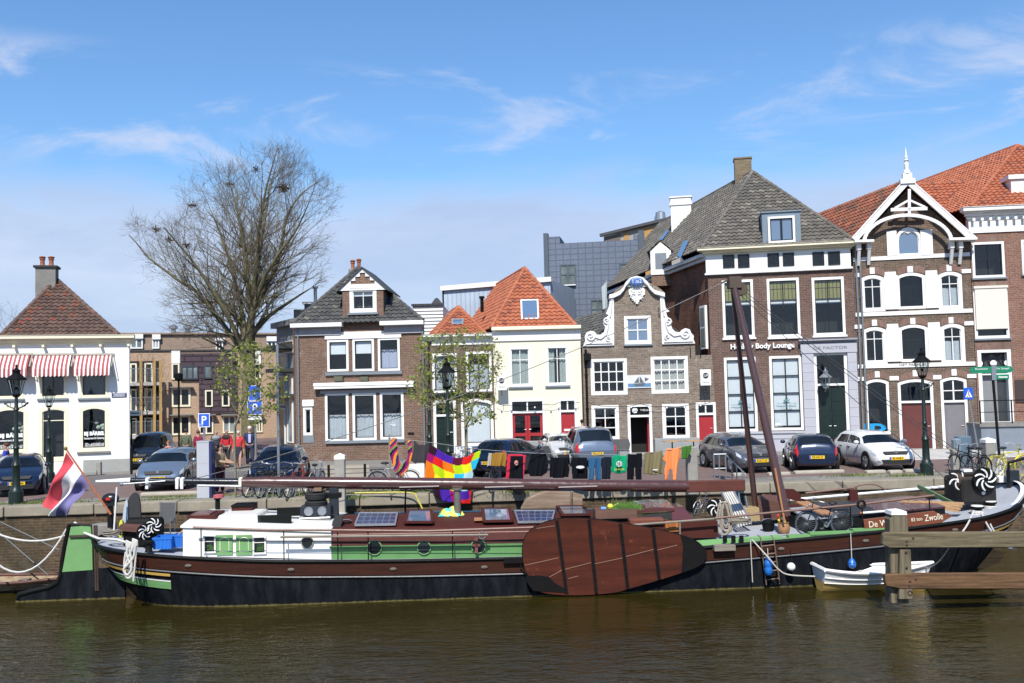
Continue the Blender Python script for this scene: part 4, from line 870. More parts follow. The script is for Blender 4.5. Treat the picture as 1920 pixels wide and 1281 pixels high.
for r in ((165,347,203,441),(292,343,337,438),(157,514,208,642),(311,511,358,637),(165,711,219,838),(321,706,368,833)):
	x0,x1,z0,z1 = F6.rect(cF(*r));m = MB();m.box(x0,x1,-.07,-.03,z0,z1);m.box(x0+.08,x1-.08,-.08,-.069,z0+.1,(z0+z1)/2-.05);m.box(x0+.08,x1-.08,-.08,-.069,(z0+z1)/2+.05,z1-.1);m.build('shutter',WHITE,H6,bevel=.008)
for r in ((102,484,120,508),(243,479,264,503),(390,474,409,498),(110,680,129,703),(254,674,273,697),(398,671,416,694),(121,874,139,897),(263,870,283,893),(409,866,428,890),
 (158,500,200,517),(311,495,355,512),(447,490,482,505),(47,505,64,520),(166,696,209,714),(320,690,365,709),(457,686,492,701),(45,699,74,714),(176,892,211,908),(340,888,371,904),(468,884,502,899),(54,895,83,910)):
	slab(H6,F6,cF(*r),-.05,-.003,WHITE,'stone_block')
for r in ((75,487,152,514),(210,482,303,506),(365,477,442,502),(80,683,160,709),(218,677,315,701),(374,673,452,698),(92,877,170,904),(220,873,338,905),(378,869,464,897),(190,290,303,345)):
	x0,x1,z0,z1 = F6.rect(cF(*r));n = 8;h_ = .30;rs_ = (.16 if r[1] > 400 else .9);xx0,xx1 = x0-.05,x1+.05;c_ = (xx0+xx1)/2;wd_ = (xx1-xx0)/2
	up_ = [(xx0+(xx1-xx0)*i/12,z0+h_*.75+(rs_)*(1-((xx0+(xx1-xx0)*i/12-c_)/wd_)**2)*.9) for i in range(13)];lo_ = [(p[0],p[1]-h_) for p in up_]
	m = MB();m.prism(lo_+up_[::-1],-.02,-.002);m.build('brick_arch',ARCHBR,H6)
# bargeboards, collar arch and finial
def q6(x,z,y=-.5): c_ = F6.at(*cF(x,z)[:2],y);return Vector((c_[0],y,c_[1]))
BG = MB();ap = q6(243,158);l0,r0 = q6(43,380),q6(498,384)
for e_ in (l0,r0):
	BG.beam(ap,e_,.10,.30,up=(0,0,1));BG.beam(ap+Vector((0,.12,.12)),e_+Vector((0,.12,.12)),.34,.07)
n = 18
def arcpt(t_,k=0): a_ = math.radians(8+164*t_);return q6(245-172*math.cos(a_)*(1),400-136*math.sin(a_)+k)
pl = [q6(245-165*math.cos(a_),392-104*math.sin(a_)) for a_ in [math.radians(2+176*i/n) for i in range(n+1)]]
for i in range(n): BG.beam(pl[i],pl[i+1],.09,.16)
BG.beam(q6(180,268),q6(318,263),.08,.16);BG.beam(q6(250,190),q6(250,290),.08,.13);BG.beam(q6(195,262),q6(248,232),.07,.10);BG.beam(q6(310,258),q6(252,232),.07,.10)
for x_,z_ in ((62,395),(100,392),(412,388),(445,388)):
	c_ = q6(x_,z_);BG.box(c_.x-.09,c_.x+.09,-.5,-.05,c_.z-.28,c_.z+.1);BG.beam((c_.x,-.45,c_.z-.2),(c_.x,-.06,c_.z-.95),.14,.12)
BG.beam(q6(42,388),q6(115,386),.5,.12);BG.beam(q6(395,380),q6(500,378),.5,.12)
BG.build('bargeboards',WHITE,H6,bevel=.012)
m = MB();c_ = q6(243,160);m.box(c_.x-.32,c_.x+.32,-.62,-.3,c_.z-.12,c_.z+.1);m.box(c_.x-.2,c_.x+.2,-.58,-.34,c_.z+.1,c_.z+.36)
m.lathe([(.16,0),(.16,.1),(.09,.2),(.11,.45),(.06,.55),(.12,.62),(.05,.68),(.07,.78),(.04,.84),(.03,1.0),(.015,1.15),(.004,1.25)],(c_.x,-.46,c_.z+.35),10);m.build('finial',WHITE,H6)
m = MB();k = F6.uy;rd = Vector((wd.dot(F6.ux),wd.dot(F6.uy),0));apR = Vector((ap.x,-.4,ap.z+.1));zl_ = l0.z+.15
LL = Vector((l0.x,-.4,zl_));RR = Vector((r0.x,-.4,r0.z+.15));roofgeo(m,LL+rd*24,LL,apR,apR+rd*24);roofgeo(m,RR,RR+rd*24,apR+rd*24,apR);m.build('roof',TO2,H6)
xw = F6.rect(cF(1,1,2,2))
m = MB();m.add([(0,.31,0),tuple(rd*15),tuple(Vector((w,0,0))+rd*15),(w-.02,.31,0),(0,.31,zg0),tuple(rd*15+Vector((0,0,zg0))),tuple(Vector((w,0,zg0))+rd*15),(w-.02,.31,zg0)],[(0,4,5,1),(1,5,6,2),(2,6,7,3)]);m.build('side_wall',BR4,H6)
m = MB();m.box(.3,w-.3,1.1,1.15,0,zg0);m.build('room_shade_sheet',SHADEM,H6)
q = F6.at(1640,803,.08);text(H6,'shop_lettering','ID',.5,(q[0],.02,q[1]),flat('cyan_letters',(.01,.30,.65),.4),bold=.03,wx=.95,ext=.03)
drain(H6,F6,1612,480,1621,838)
# ---------------------------------------------------------------- B7: right brick house
a,b = P(1838,834,42.4),P(2120,834,41.6)
F7 = Frame(a,b);H7 = house('right_brick_house','red brown brick house with white cornice, roller blind and steep orange roof',F7);w = F7.w;holes = []
holes.append(win(H7,F7,cF(486,388,608,522),2,2,fw=.11,sash=DSASH,sill=GREYP));q = cF(493,558,622,750);holes.append(win(H7,F7,q,1,1,fw=.12,sash=DSASH,sill=GREYP))
x0,x1,z0,z1 = F7.rect(q);m = MB();m.box(x0+.05,x1-.05,-.10,-.07,z0+.42,z1-.02);m.box(x0-.0,x1,-.14,-.03,z1-.05,z1+.06);m.build('roller_blind',flat('cream_blind',(.66,.62,.54),.8,var=.05),H7)
holes.append(win(H7,F7,cF(672,378,790,508),2,2,fw=.11,sash=DSASH,sill=GREYP));holes.append(win(H7,F7,cF(690,550,800,700),2,2,fw=.11,sash=DSASH,sill=GREYP))
dx0,dx1,dz0,dz1 = F7.rect(cF(511,793,637,1064));
m = MB();zt = dz0+(dz1-dz0)*.66;m.prism(rectp(dx0,dx1,dz0,dz1),-.02,.35,[rectp(dx0+.16,dx1-.16,dz0+.02,zt-.03),rectp(dx0+.16,dx1-.16,zt+.03,dz1-.12)]);d7 = m.build('doorway',WHITE,H7);holes.append(rectp(dx0+.02,dx1-.02,dz0+.02,dz1-.02))
m = MB();zc_ = (zt+dz1-.12)/2+.01;hh = (dz1-.12-zt)/2-.05;xm = (dx0+dx1)/2
for xx in (xm-.5,xm,xm+.5): m.torus((xx,.12,zc_),.42,.022,20,5,'Y',sc=hh/.42)
m.build('fanlight_tracery',BLACK,d7);m = MB();m.disc((xm,.11,zc_),.14,.03);m.disc((xm-.58,.11,zc_),.12,.03);m.disc((xm+.58,.11,zc_),.12,.03);m.build('fanlight_discs',WHITE,d7)
m = MB();m.box(dx0+.14,dx1-.14,.3,.33,dz0,dz1-.1);m.build('pane',flat('grey_glass',(.05,.055,.06),.1),d7);m = MB();m.box(dx0+.16,xm+.15,.22,.27,dz0+.02,zt-.03);m.build('door_leaf',flat('pale_grey_door',(.24,.25,.25),.4),d7)
zc0 = F7.at(*cF(575,348)[:2])[1];zc1 = F7.at(*cF(575,258)[:2])[1];xL = F7.at(*cF(470,300)[:2])[0]
m = MB();m.prism(rectp(-.02,w,0,zc0),0,.3,holes);m.build('wall',BR5,H7)
m = MB();m.box(xL,w,-.06,.3,zc0-.05,zc1-.5);m.build('frieze',WHITE,H7);cornice(H7,xL-.05,w,zc1-.5,zc1,.5,WHITE,ret=.3)
m = MB();xx = xL+.1
while xx < w: m.box(xx,xx+.12,-.30,-.06,zc1-.62,zc1-.5);xx += .36
m.build('dentils',WHITE,H7)
for r in ((490,362,605,388),(500,535,615,558),(505,765,640,793)):
	x0,x1,z0,z1 = F7.rect(cF(*r));m = MB();m.prism([(x0,z0),(x1,z0),(x1+.12,z1),(x0-.12,z1)],-.012,-.002);m.build('brick_arch',ARCHBR,H7)
m = MB();m.box(.28,w-.3,.9,.95,0,zc0);m.build('room_shade_sheet',SHADEM,H7)
rd7 = Vector((wd.dot(F7.ux),wd.dot(F7.uy),0));ap = F7.at(1907,273,5.0);apv = Vector((ap[0],5,ap[1]));A_ = Vector((xL,-.4,zc1));B_ = Vector((ap[0]*2-xL,-.4,zc1))
roofhip(H7,A_,B_,apv,rd7,14,TO)
m = MB();z = apv.z-3.6;a_ = F7.at(*cF(300,186)[:2],5.5);b_ = F7.at(*cF(474,190)[:2],5.5)   # cross roof between the gables
roofgeo(m,(a_[0]-1.4,1.2,a_[1]-2.9),(b_[0]+.2,1.2,a_[1]-2.9),(b_[0]+.2,4.8,a_[1]+.15),(a_[0]-1.4,4.8,a_[1]+.15));m.build('cross_roof',TO,H7)
m = MB();m.box(F7.at(1906,345)[0],F7.at(1950,345)[0],.6,3,F7.at(1906,382,.6)[1],F7.at(1906,332,.6)[1]);m.box(F7.at(1900,345)[0],F7.at(1955,345)[0],.5,3,F7.at(1906,336,.6)[1],F7.at(1906,328,.6)[1]);m.build('dormer',WHITE,H7)
slab(H7,F7,cF(648,905,690,992),-.04,-.002,flat('bronze_plaque',(.06,.04,.035),.4),'plaque',.01)
# raised stoop with railing
x0,x1,z0,z1 = F7.rect(cF(507,1066,760,1160),-1.4);m = MB();zs_ = dz0
m.box(dx0-.55,w,-1.6,-.01,0,zs_-.14);st = thing('stoop','grey stone stoop with black iron railing before the right brick house','steps',F7.o,F7.rz);m.build('base',flat('blue_grey_render',(.20,.23,.27),.7),st)
m = MB();m.box(dx0-.62,w,-1.68,-.01,zs_-.138,zs_);m.build('slab',CEM,st);m = MB()
for xx in (dx0-.55,dx0+.75,dx0+2.3,dx0+3.8): m.tube([(xx,-1.6,zs_),(xx,-1.6,zs_+1.0)],.03,6)
m.tube([(dx0-.55,-1.6,zs_+1.0),(w,-1.6,zs_+1.0)],.025,6);m.tube([(dx0-.55,-1.6,zs_+.5),(w,-1.6,zs_+.5)],.018,6);m.build('railing',BLACK,st)
# ================================================================ BACKGROUND BUILDINGS
def bgwin(H,fr,rect,frame=CREAM,cols=1,rows=1,dark=None,fw=.1,y=0):
	x0,x1,z0,z1 = fr.rect(rect,y);m = MB();m.prism(rectp(x0,x1,z0,z1),y-.08,y-.002,[rectp(x0+fw,x1-fw,z0+fw,z1-fw)])
	for i in range(1,cols): xx = x0+(x1-x0)*i/cols;m.box(xx-.05,xx+.05,y-.07,y-.003,z0+fw,z1-fw)
	for i in range(1,rows): zz_ = z0+(z1-z0)*i/rows;m.box(x0+fw,x1-fw,y-.065,y-.004,zz_-.04,zz_+.04)
	f = m.build('window',frame,H);g = MB();g.box(x0+fw,x1-fw,y-.03,y-.005,z0+fw,z1-fw);g.build('pane',dark or BGP,f);return f
def bgpane(name,c,r=.08):
	m,t,b = newmat(name);n = noise(t,.6,4);L(t,mixc(t,ramp(t,n,.4,.6),c,tuple(x*.4 for x in c)),b.inputs['Base Color']);b.inputs['Roughness'].default_value = r;return m
BGP = bgpane('far_window_pane',(.022,.026,.028));BGL = bgpane('curtained_far_pane',(.28,.34,.36),.2)
TAN = brick('tan_brick',(.46,.31,.20),(.52,.36,.25),(.42,.33,.24),stain=(.26,.19,.14),stamt=.4,scale=1.3)
TAN2 = brick('tan_brown_brick',(.33,.23,.17),(.38,.27,.20),(.33,.28,.22),stain=(.14,.11,.09),stamt=.4,scale=1.3)
a,b = P(225,830,66),P(575,830,71);FG = Frame(a,b);HG = house('apartment_block','tan brick apartment block with purple cladding, wooden balcony posts and bare tree before it',FG);w = FG.w
zt = FG.at(*cG(500,207)[:2])[1];zt2 = FG.at(*cG(500,97)[:2],2.0)[1]
m = MB();m.box(-4,w,0,8,0,zt);m.build('wall',TAN,HG);m = MB();m.box(-4,w,2.0,8,zt,zt2);m.box(-4,w,1.8,8,zt2,zt2+.12);m.build('upper_storey',TAN2,HG)
m = MB();m.box(-4.1,w,-.1,8,zt,zt+.1);m.build('roof_edge',flat('dark_metal_edge',(.06,.06,.065),.5),HG)
PUR = pavemat('purple_cladding',(.075,.052,.062),(.09,.062,.075),(.03,.025,.03),1.6,.4,.6,(.06,.045,.05),.3)
def pur(rect,yy=-.12):
	x0,x1,z0,z1 = FG.rect(cG(*rect));m = MB();m.box(x0,x1,yy,-.002,z0,z1);return m.build('cladding_panel',PURM,HG)
PURM = brick('purple_boards',(.085,.058,.07),(.10,.07,.085),(.03,.024,.03),stain=(.05,.04,.05),stamt=.3,scale=5,soft=.1)
pur((545,402,800,625));pur((420,222,800,402),-.125)
for r in ((360,452,488,580),(360,637,488,768)): bgwin(HG,FG,cG(*r),CREAM,2,1,fw=.14);
for r in ((545,637,640,762),(703,640,790,755),(925,645,968,750)): bgwin(HG,FG,cG(*r),CREAM,2,1,BGL if r[0] == 703 else None)
for r in ((585,468,636,580),(697,468,748,577)): bgwin(HG,FG,cG(*r),CREAM,1,1,y=-.12)
for r in ((425,305,540,398),(575,300,632,392),(697,345,750,392)): bgwin(HG,FG,cG(*r),flat('dark_blue_grey',(.05,.06,.075),.5),3 if r[0] == 425 else 1,1,BGL if r[0] < 600 else None,y=-.125)
for r in ((362,290,414,398),(912,290,956,395)): bgwin(HG,FG,cG(*r),CREAM,1,1,y=0)
for r in ((360,200,418,290),(912,208,957,290),(112,95,172,125),(232,97,288,130),(650,120,716,138),(995,110,1062,142)):
	yy = 0 if r[1] > 190 else 1.8;x0,x1,z0,z1 = FG.rect(cG(*r),yy);m = MB();m.box(x0,x1,yy-.1,yy-.002,z0,z1);m.build('white_panel',WHITE,HG)
for r in ((85,125,170,192),(232,128,280,192),(655,138,705,222),(998,142,1060,205)): bgwin(HG,FG,cG(*r,),WHITE,2,1,BGL if r[0] < 300 else None,y=1.9)
for i,(za,zb_) in enumerate(((275,428),(446,618),(640,775))):
	x0,x1,z0,z1 = FG.rect(cG(60,za,287,zb_));m = MB();m.box(x0,x1,-.04,-.002,z0+.1,z1);m.build('balcony_shade_panel',SHADEM,HG)  # wall is flat here; a near-black panel paints the balcony's shade
	m = MB();m.box(x0,x1+.1,-1.3,-.0,z0-.12,z0+.1);m.build('balcony_slab',flat('pale_concrete',(.45,.44,.42),.8),HG)
	m = MB();m.box(x0,x1,-1.28,-1.26,z0+1.05,z0+1.1);m.box(x0,x1,-1.275,-1.26,z0+.75,z0+.77)
	for k in range(30): xx = x0+(x1-x0)*k/29;m.box(xx-.008,xx+.008,-1.27,-1.255,z0+.1,z0+1.05)
	m.build('balcony_railing',STEEL,HG)
	for rr in ((85,za+15,130,zb_-5),(180,za+12,235,zb_-5)): bgwin(HG,FG,cG(*rr),CREAM,1,1,y=-.045)
for xx in (157,246,287):
	q0 = FG.at(*cG(xx,268)[:2],-1.3);m = MB();m.box(q0[0]-.09,q0[0]+.09,-1.42,-1.24,0,q0[1]);m.build('wooden_post',flat('yellow_wood',(.42,.26,.09),.6,var=.2),HG)
for r in ((348,445,505,452),(348,630,505,637),(535,630,655,637),(690,628,795,638),(885,622,968,640)):
	x0,x1,z0,z1 = FG.rect(cG(*r));m = MB();m.box(x0,x1,-.5,-.002,z0,z1);m.build('sunshade_box',CEM,HG)
# roof vents on the block
for px_ in (325,352,395):
	q = FG.at(px_,617,3);m = MB();m.lathe([(.18,0),(.18,.5),(.32,.55),(.32,.75),(.05,.85)],(q[0],3,zt2-.05),10);m.build('roof_vent',STEEL,HG)
# narrow buildings in the side street (left of the brown brick house)
a,b = P(521,850,53),P(552,850,50.5);FN = Frame(a,b);HN = house('narrow_street_house','narrow pale house with small balconies squeezed left of the brown brick house',FN)
zt = FN.at(537,604)[1];m = MB();m.box(0,FN.w+1,0,6,0,zt);m.box(-.15,FN.w+1,-.3,6,zt-.25,zt+.05);m.build('wall',flat('grey_boards',(.30,.31,.32),.7,var=.3),HN)
for (r,c_) in (((522,640,552,663),BGP),((522,665,540,690),BGL),((524,705,536,760),BGP),((540,700,550,830),BGL),((524,765,536,840),BGP)): bgwin(HN,FN,r,WHITE,1,1,c_,fw=.06)
for yy in (648,691,739): x0,x1,z0,z1 = FN.rect((528,yy,552,yy+7));m = MB();m.box(x0,x1,-.9,-.01,z0,z1);m.build('balcony_box',flat('dark_box',(.05,.055,.06),.6),HN)
# slate blue building
a,b = P(1034,700,62),P(1208,700,61);FS = Frame((a.x,a.y),(b.x,b.y));HS = house('slate_clad_building','tall blue grey slate clad modern building behind the gabled house',FS);w = FS.w
SL = brick('slate_panels',(.150,.178,.228),(.165,.192,.245),(.10,.12,.16),stain=(.11,.135,.18),stamt=.3,scale=4.6,soft=.05,ms=.006,bw=.45,off=0)
zt = FS.at(*cH(750,470)[:2])[1];ztl = FS.at(*cH(260,408)[:2])[1];x1_ = FS.at(*cH(318,450)[:2])[0];x2_ = FS.at(*cH(1200,450)[:2])[0];ztr = FS.at(*cH(1250,382)[:2])[1]
m = MB();m.prism([(0,0),(w,0),(w,ztr),(x2_,ztr),(x2_,zt),(x1_,zt),(x1_,ztl),(0,ztl)],0,9);m.build('wall',SL,HS)
FINM = flat('slate_grey_metal',(.075,.095,.12),.5)
zf = FS.at(*cH(195,372)[:2])[1];m = MB();m.box(-.28,.02,-.25,.4,0,zf);m.build('fin',FINM,HS);zf = FS.at(*cH(1325,335)[:2])[1];m = MB();m.box(w-.1,w+.28,-.2,.3,0,zf);m.build('fin',FINM,HS)
m = MB();zf = FS.at(*cH(175,380)[:2])[1];m.add([(-.29,.0,0),(-.29,0,zf),(-.75,9,zf-3.4),(-.75,9,0),(-.02,0,0),(-.02,0,zf),(-.3,9,zf-3.4),(-.3,9,0)],[(0,1,2,3),(1,5,6,2),(4,7,6,5)]);m.build('red_flank',flat('red_panel',(.14,.035,.035),.6),HS)
for r in ((320,742,512,990),(1030,728,1215,990),(332,1170,515,1400),(690,1165,860,1400),(-20,1160,60,1400)): bgwin(HS,FS,cH(*r),FINM,2,2,bgpane('grey_blind_pane',(.16,.19,.18),.15),fw=.09)
m = MB();x0,x1,z0,z1 = FS.rect(cH(325,988,512,1000));m.box(x0,x1,-.2,-.002,z0,z1);m.build('sill',WHITE,HS)
# building with sloped roof and orange panels
a,b = P(1131,700,86),P(1275,700,84);FO = Frame(a,b);HO = house('panelled_building','distant building with sloping roof edge and orange and grey panels',FO)
tl,tr_ = FO.at(1132,444),FO.at(1275,408);m = MB();m.prism([(0,0),(FO.w,0),tr_,tl],0,10);m.build('wall',flat('beige_panel',(.34,.31,.28),.7),HO)
m = MB();m.beam((tl[0]-.3,-.2,tl[1]+.1),(tr_[0],-.2,tr_[1]+.1),.5,.25);m.build('roof_edge',flat('dark_metal_edge',(.06,.06,.065),.5),HO)
def topat(xx): return tl[1]+(tr_[1]-tl[1])*(xx-tl[0])/(tr_[0]-tl[0])-.15
for (xa,xb,cc_) in ((858,1045,(.14,.11,.09)),(1088,1145,(.42,.23,.07)),(1290,1450,(.45,.24,.07)),(1585,1650,(.45,.24,.07))):
	x0,x1 = FO.at(*cH(xa,430)[:2])[0],FO.at(*cH(xb,430)[:2])[0];m = MB();m.prism([(x0,12),(x1,12),(x1,topat(x1)),(x0,topat(x0))],-.06,-.002);m.build('panel',flat('panel_%d' % xa,cc_,.6),HO)
for px_,py_,r_ in ((1238,399,.45),(1233,407,.3)): q = FO.at(px_,py_,2);m = MB();m.lathe([(r_*.9,-2.2),(r_*.9,-1),(r_*1.15,-.9),(r_,0),(r_*.3,.15)],(q[0],2,q[1]),12);m.build('flue',STEEL,HO)
# light corrugated building behind the orange roofs
def ribmat(name,c,s=22,axis=0):
	m,t,b = newmat(name);c_ = t.nodes.new('ShaderNodeTexCoord');sp_ = t.nodes.new('ShaderNodeSeparateXYZ');L(t,c_.outputs['Object'],sp_.inputs[0])
	k = N(t,'ShaderNodeMath',operation='MULTIPLY');L(t,sp_.outputs[axis],k.inputs[0]);k.inputs[1].default_value = s;sn = N(t,'ShaderNodeMath',operation='SINE');L(t,k.outputs[0],sn.inputs[0])
	bump(t,b,sn.outputs[0],.03,.8);n = noise(t,.7,5);L(t,mixc(t,ramp(t,n,.4,.7),c,tuple(x*.8 for x in c)),b.inputs['Base Color']);b.inputs['Roughness'].default_value = .5;return m
a,b = P(834,700,56),P(1036,700,54);FL = Frame(a,b);HL = house('corrugated_building','flat pale blue corrugated building with white roof edge behind the orange tiled roofs',FL)
z0,z1 = FL.at(836,541)[1],FL.at(1034,524)[1];m = MB();m.prism([(0,0),(FL.w,0),(FL.w,z1),(0,z0)],0,6);m.build('wall',ribmat('pale_corrugated',(.42,.50,.60)),HL)
m = MB();m.beam((-.1,-.05,z0),(FL.w+.1,-.05,z1),.3,.28);m.build('roof_edge',WHITE,HL);m = MB();m.box(-.05,.04,-.03,6,0,z0);m.build('corner_trim',BLACK,HL)
a,b = P(776,700,51),P(833,700,51);FW = Frame(a,b);HW = house('white_boarded_annexe','low white ribbed annexe with dark scalloped roof edge behind the narrow house',FW)
z1 = FW.at(806,573)[1];m = MB();m.box(0,FW.w,0,5,0,z1);m.build('wall',ribmat('white_ribbed',(.68,.68,.67),34,2),HW);m = MB()
for i in range(14): m.lathe([(.07,0),(.07,.12)],(FW.w*i/13,-.04,z1-.02),6)
m.box(0,FW.w,-.06,5,z1-.02,z1+.04);m.build('scalloped_edge',flat('dark_metal_edge',(.06,.06,.065),.5),HW)
q = FW.at(819,572);m = MB();m.prism([(q[0]-.35,q[1]),(q[0]+.35,q[1]),(q[0]+.1,q[1]+.35),(q[0],q[1]+.4),(q[0]-.1,q[1]+.35)],-.04,.1);m.build('roof_ornament',flat('dark_metal_edge',(.06,.06,.065),.5),HW)
# roof extension and flue behind the brown brick house
a,b = P(552,700,52),P(640,700,52);FX = Frame(a,b);HX = house('rear_building','grey rear building with white box and steel flue left of the dark hipped roof',FX)
z1 = FX.at(575,580)[1];z2 = FX.at(590,566)[1];m = MB();m.box(0,FX.w,0,4,0,z1);m.build('wall',CEM,HX);m = MB();m.box(.6,2,0,2,z1,z2-.12);m.build('roof_box',FINM,HX);m = MB();m.box(.5,2.1,-.1,2.1,z2-.12,z2);m.build('white_lid',WHITE,HX)
q = FX.at(591,538,.5);m = MB();m.tube([(q[0],.5,z2),(q[0],.5,q[1])],.1,8);m.lathe([(.16,0),(.16,.12)],(q[0],.5,q[1]-.1),8);m.build('flue',STEEL,HX)
# ================================================================ TREES
def colonize(root_pts,pts,step=.45,infl=2.6,kill=.75,iters=140,up=.1,seed=1,parents=None):
	"""space colonisation; returns nodes (n,3) and parents"""
	rs = np.random.RandomState(seed);nodes = [np.array(p,float) for p in root_pts];par = parents or [-1]+list(range(len(root_pts)-1));A = np.array(pts,float)
	near = np.full(len(A),1e9);idx = np.zeros(len(A),int);done = 0
	for it in range(iters):
		new_n = np.array(nodes[done:]);d = np.sqrt(((A[:,None,:]-new_n[None])**2).sum(2));j = d.argmin(1);dm = d[np.arange(len(A)),j]
		up_ = dm < near;near[up_] = dm[up_];idx[up_] = j[up_]+done;done = len(nodes)
		keep = near > kill;A,near,idx = A[keep],near[keep],idx[keep]
		if len(A) == 0: break
		act = near < infl*(1 if it > 3 else 3);new = []
		for k in np.unique(idx[act]):
			v = A[act & (idx == k)]-nodes[k];v = (v/np.linalg.norm(v,axis=1)[:,None]).sum(0);v /= np.linalg.norm(v)+1e-9;v += rs.normal(0,.13,3);v[2] += up;v /= np.linalg.norm(v);new.append((nodes[k]+v*step,k))
		if not new: break
		if it > 4: new = [x for x in new if kids.get(x[1],0) < 3]
		else: kids = {}
		if not new: break
		for q,k in new: nodes.append(q);par.append(k);kids[k] = kids.get(k,0)+1
	return np.array(nodes),par
def treemesh(nodes,par,r_tip,power=2.3,twig=0,tl=.6,seed=2,rmax=None,tw_r=.010):
	n = len(nodes);ch = [[] for _ in range(n)]
	for i,p in enumerate(par):
		if p >= 0: ch[p].append(i)
	r = np.zeros(n)
	for i in range(n-1,-1,-1): r[i] = r_tip if not ch[i] else (sum(r[c]**power for c in ch[i]))**(1/power)
	if rmax: r = np.minimum(r,rmax)
	rnd = random.Random(seed);T,B,ends = MB(),MB(),[];treemesh.limbs = MB()
	def chain(i,p):
		path = [p,i] if p >= 0 else [i]
		while ch[path[-1]]: path.append(max(ch[path[-1]],key=lambda c: r[c]))
		return path
	todo = [(0,-1)]
	while todo:
		i,p = todo.pop();path = chain(i,p);pts = [Vector(nodes[k]) for k in path];rr = [float(r[k]) for k in path]
		if p >= 0: rr[0] = rr[1]
		big = rr[0] > (rmax or 1)*.45
		(T if i == 0 else treemesh.limbs if rr[0] > .045 else B).tube(pts,rr,9 if rr[0] > .08 else 5 if rr[0] > .03 else 3,False)
		ends.append(pts[-1])
		for k in path[(1 if p >= 0 else 0):]:
			for c in ch[k]:
				if c not in path: todo.append((c,k))
	for i in range(n):
		if r[i] < r_tip*3.2 and par[i] >= 0:
			d0 = Vector(nodes[i]-nodes[par[i]]).normalized()
			for _ in range(twig):
				d = (d0+Vector((rnd.gauss(0,.75),rnd.gauss(0,.75),rnd.gauss(.12,.6)))).normalized();l = tl*rnd.uniform(.5,1.3);p0 = Vector(nodes[i]);p1 = p0+d*l*.5;d2 = (d+Vector((rnd.gauss(0,.4),rnd.gauss(0,.4),rnd.gauss(.1,.35)))).normalized();p2 = p1+d2*l*.5
				B.tube([p0,p1,p2],[tw_r*1.3,tw_r,tw_r*.5],3,False)
				d3 = (d+Vector((rnd.gauss(0,.9),rnd.gauss(0,.9),rnd.gauss(0,.6)))).normalized();B.tube([p1,p1+d3*l*.45],[tw_r,tw_r*.5],3,False)
	return T,B,ends
def barkmat(name,c1,c2):
	m,t,b = newmat(name);n = noise(t,3,7,None,.7);L(t,mixc(t,ramp(t,n,.4,.65),c1,c2),b.inputs['Base Color']);b.inputs['Roughness'].default_value = .95;bump(t,b,noise(t,22,4),.02,.7);return m
BARK = barkmat('bark',(.11,.09,.06),(.17,.165,.07));TWIG = barkmat('twigs',(.115,.09,.07),(.16,.14,.085));BARKY = barkmat('young_bark',(.16,.14,.09),(.20,.19,.12))
def inpoly(x,y,p):
	c = False
	for i in range(len(p)):
		(x1,y1),(x2,y2) = p[i],p[i-1]
		if (y1 > y) != (y2 > y) and x < (x2-x1)*(y-y1)/(y2-y1)+x1: c = not c
	return c
poly = [(450+(x-450)*.965,470+(y-470)*.945) for x,y in [(232,432),(262,402),(318,420),(345,400),(335,350),(350,318),(395,305),(430,318),(470,282),(548,272),(590,322),(630,348),(628,440),(598,470),(612,520),(575,560),(520,590),(500,640),(430,650),(360,660),(322,632),(292,575),(330,545),(268,525),(258,478),(285,462)]]
D0 = 50.0;base = P(467,853,D0);base.z = 0;rnd = random.Random(11);pts = []
def w3(x,y,dd=0): p = P(x,y,D0);return (p.x-base.x,dd,p.z)
rp = [(0,0,0)]+[w3(*q) for q in ((466,800),(465,760),(466,720),(467,690),(468,660),(470,630),(471,600),(472,570))];rpar = [-1]+list(range(8))
for at,L_,dd in ((4,((445,640),(410,590),(372,545),(330,520),(285,485),(250,440)),-1),(5,((452,600),(436,540),(418,480),(395,420),(365,360)),1.2),(7,((469,540),(466,470),(455,400),(440,330)),-.6),
 (7,((492,545),(518,500),(527,450),(535,390),(565,335),(600,310)),.8),(8,((490,500),(500,430),(520,350),(545,295)),-1.6),(6,((500,590),(540,560),(580,535)),.8),(3,((440,690),(400,650),(350,628)),1.4),
 (6,((462,560),(448,490),(430,420),(405,350)),2.2),(8,((478,500),(484,420),(490,340),(495,290)),1.4),(5,((478,590),(508,530),(545,480),(590,430),(618,380)),-2),(4,((455,630),(425,560),(385,490),(350,440)),-2.4),(5,((440,600),(400,560),(350,560),(305,560)),2)):
	k = at;L_ = [(450+(q[0]-450)*(.93 if q[1] < 560 else 1),560+(q[1]-560)*(.92 if q[1] < 560 else 1)) for q in L_]
	for i,q in enumerate(L_):
		a0 = rp[k];b0 = w3(q[0],q[1],dd*(i+1)/len(L_)*1.6);m_ = max(1,round(math.dist(a0,b0)/.5))
		for j in range(1,m_+1):
			rp.append(tuple(a0[c]+(b0[c]-a0[c])*j/m_+(rnd.uniform(-.06,.06) if j < m_ else 0) for c in range(3)));rpar.append(k);k = len(rp)-1
T,LM,B = MB(),MB(),MB();rnd = random.Random(21);npx = 0
def proj(q): w = CM.transposed() @ (base+q-CO);return 960-F*w.x/w.z,640.5+F*w.y/w.z
T.tube([Vector(rp[i]) for i in range(9)],[.44,.38,.36,.35,.34,.30,.24,.19,.13],12,False)
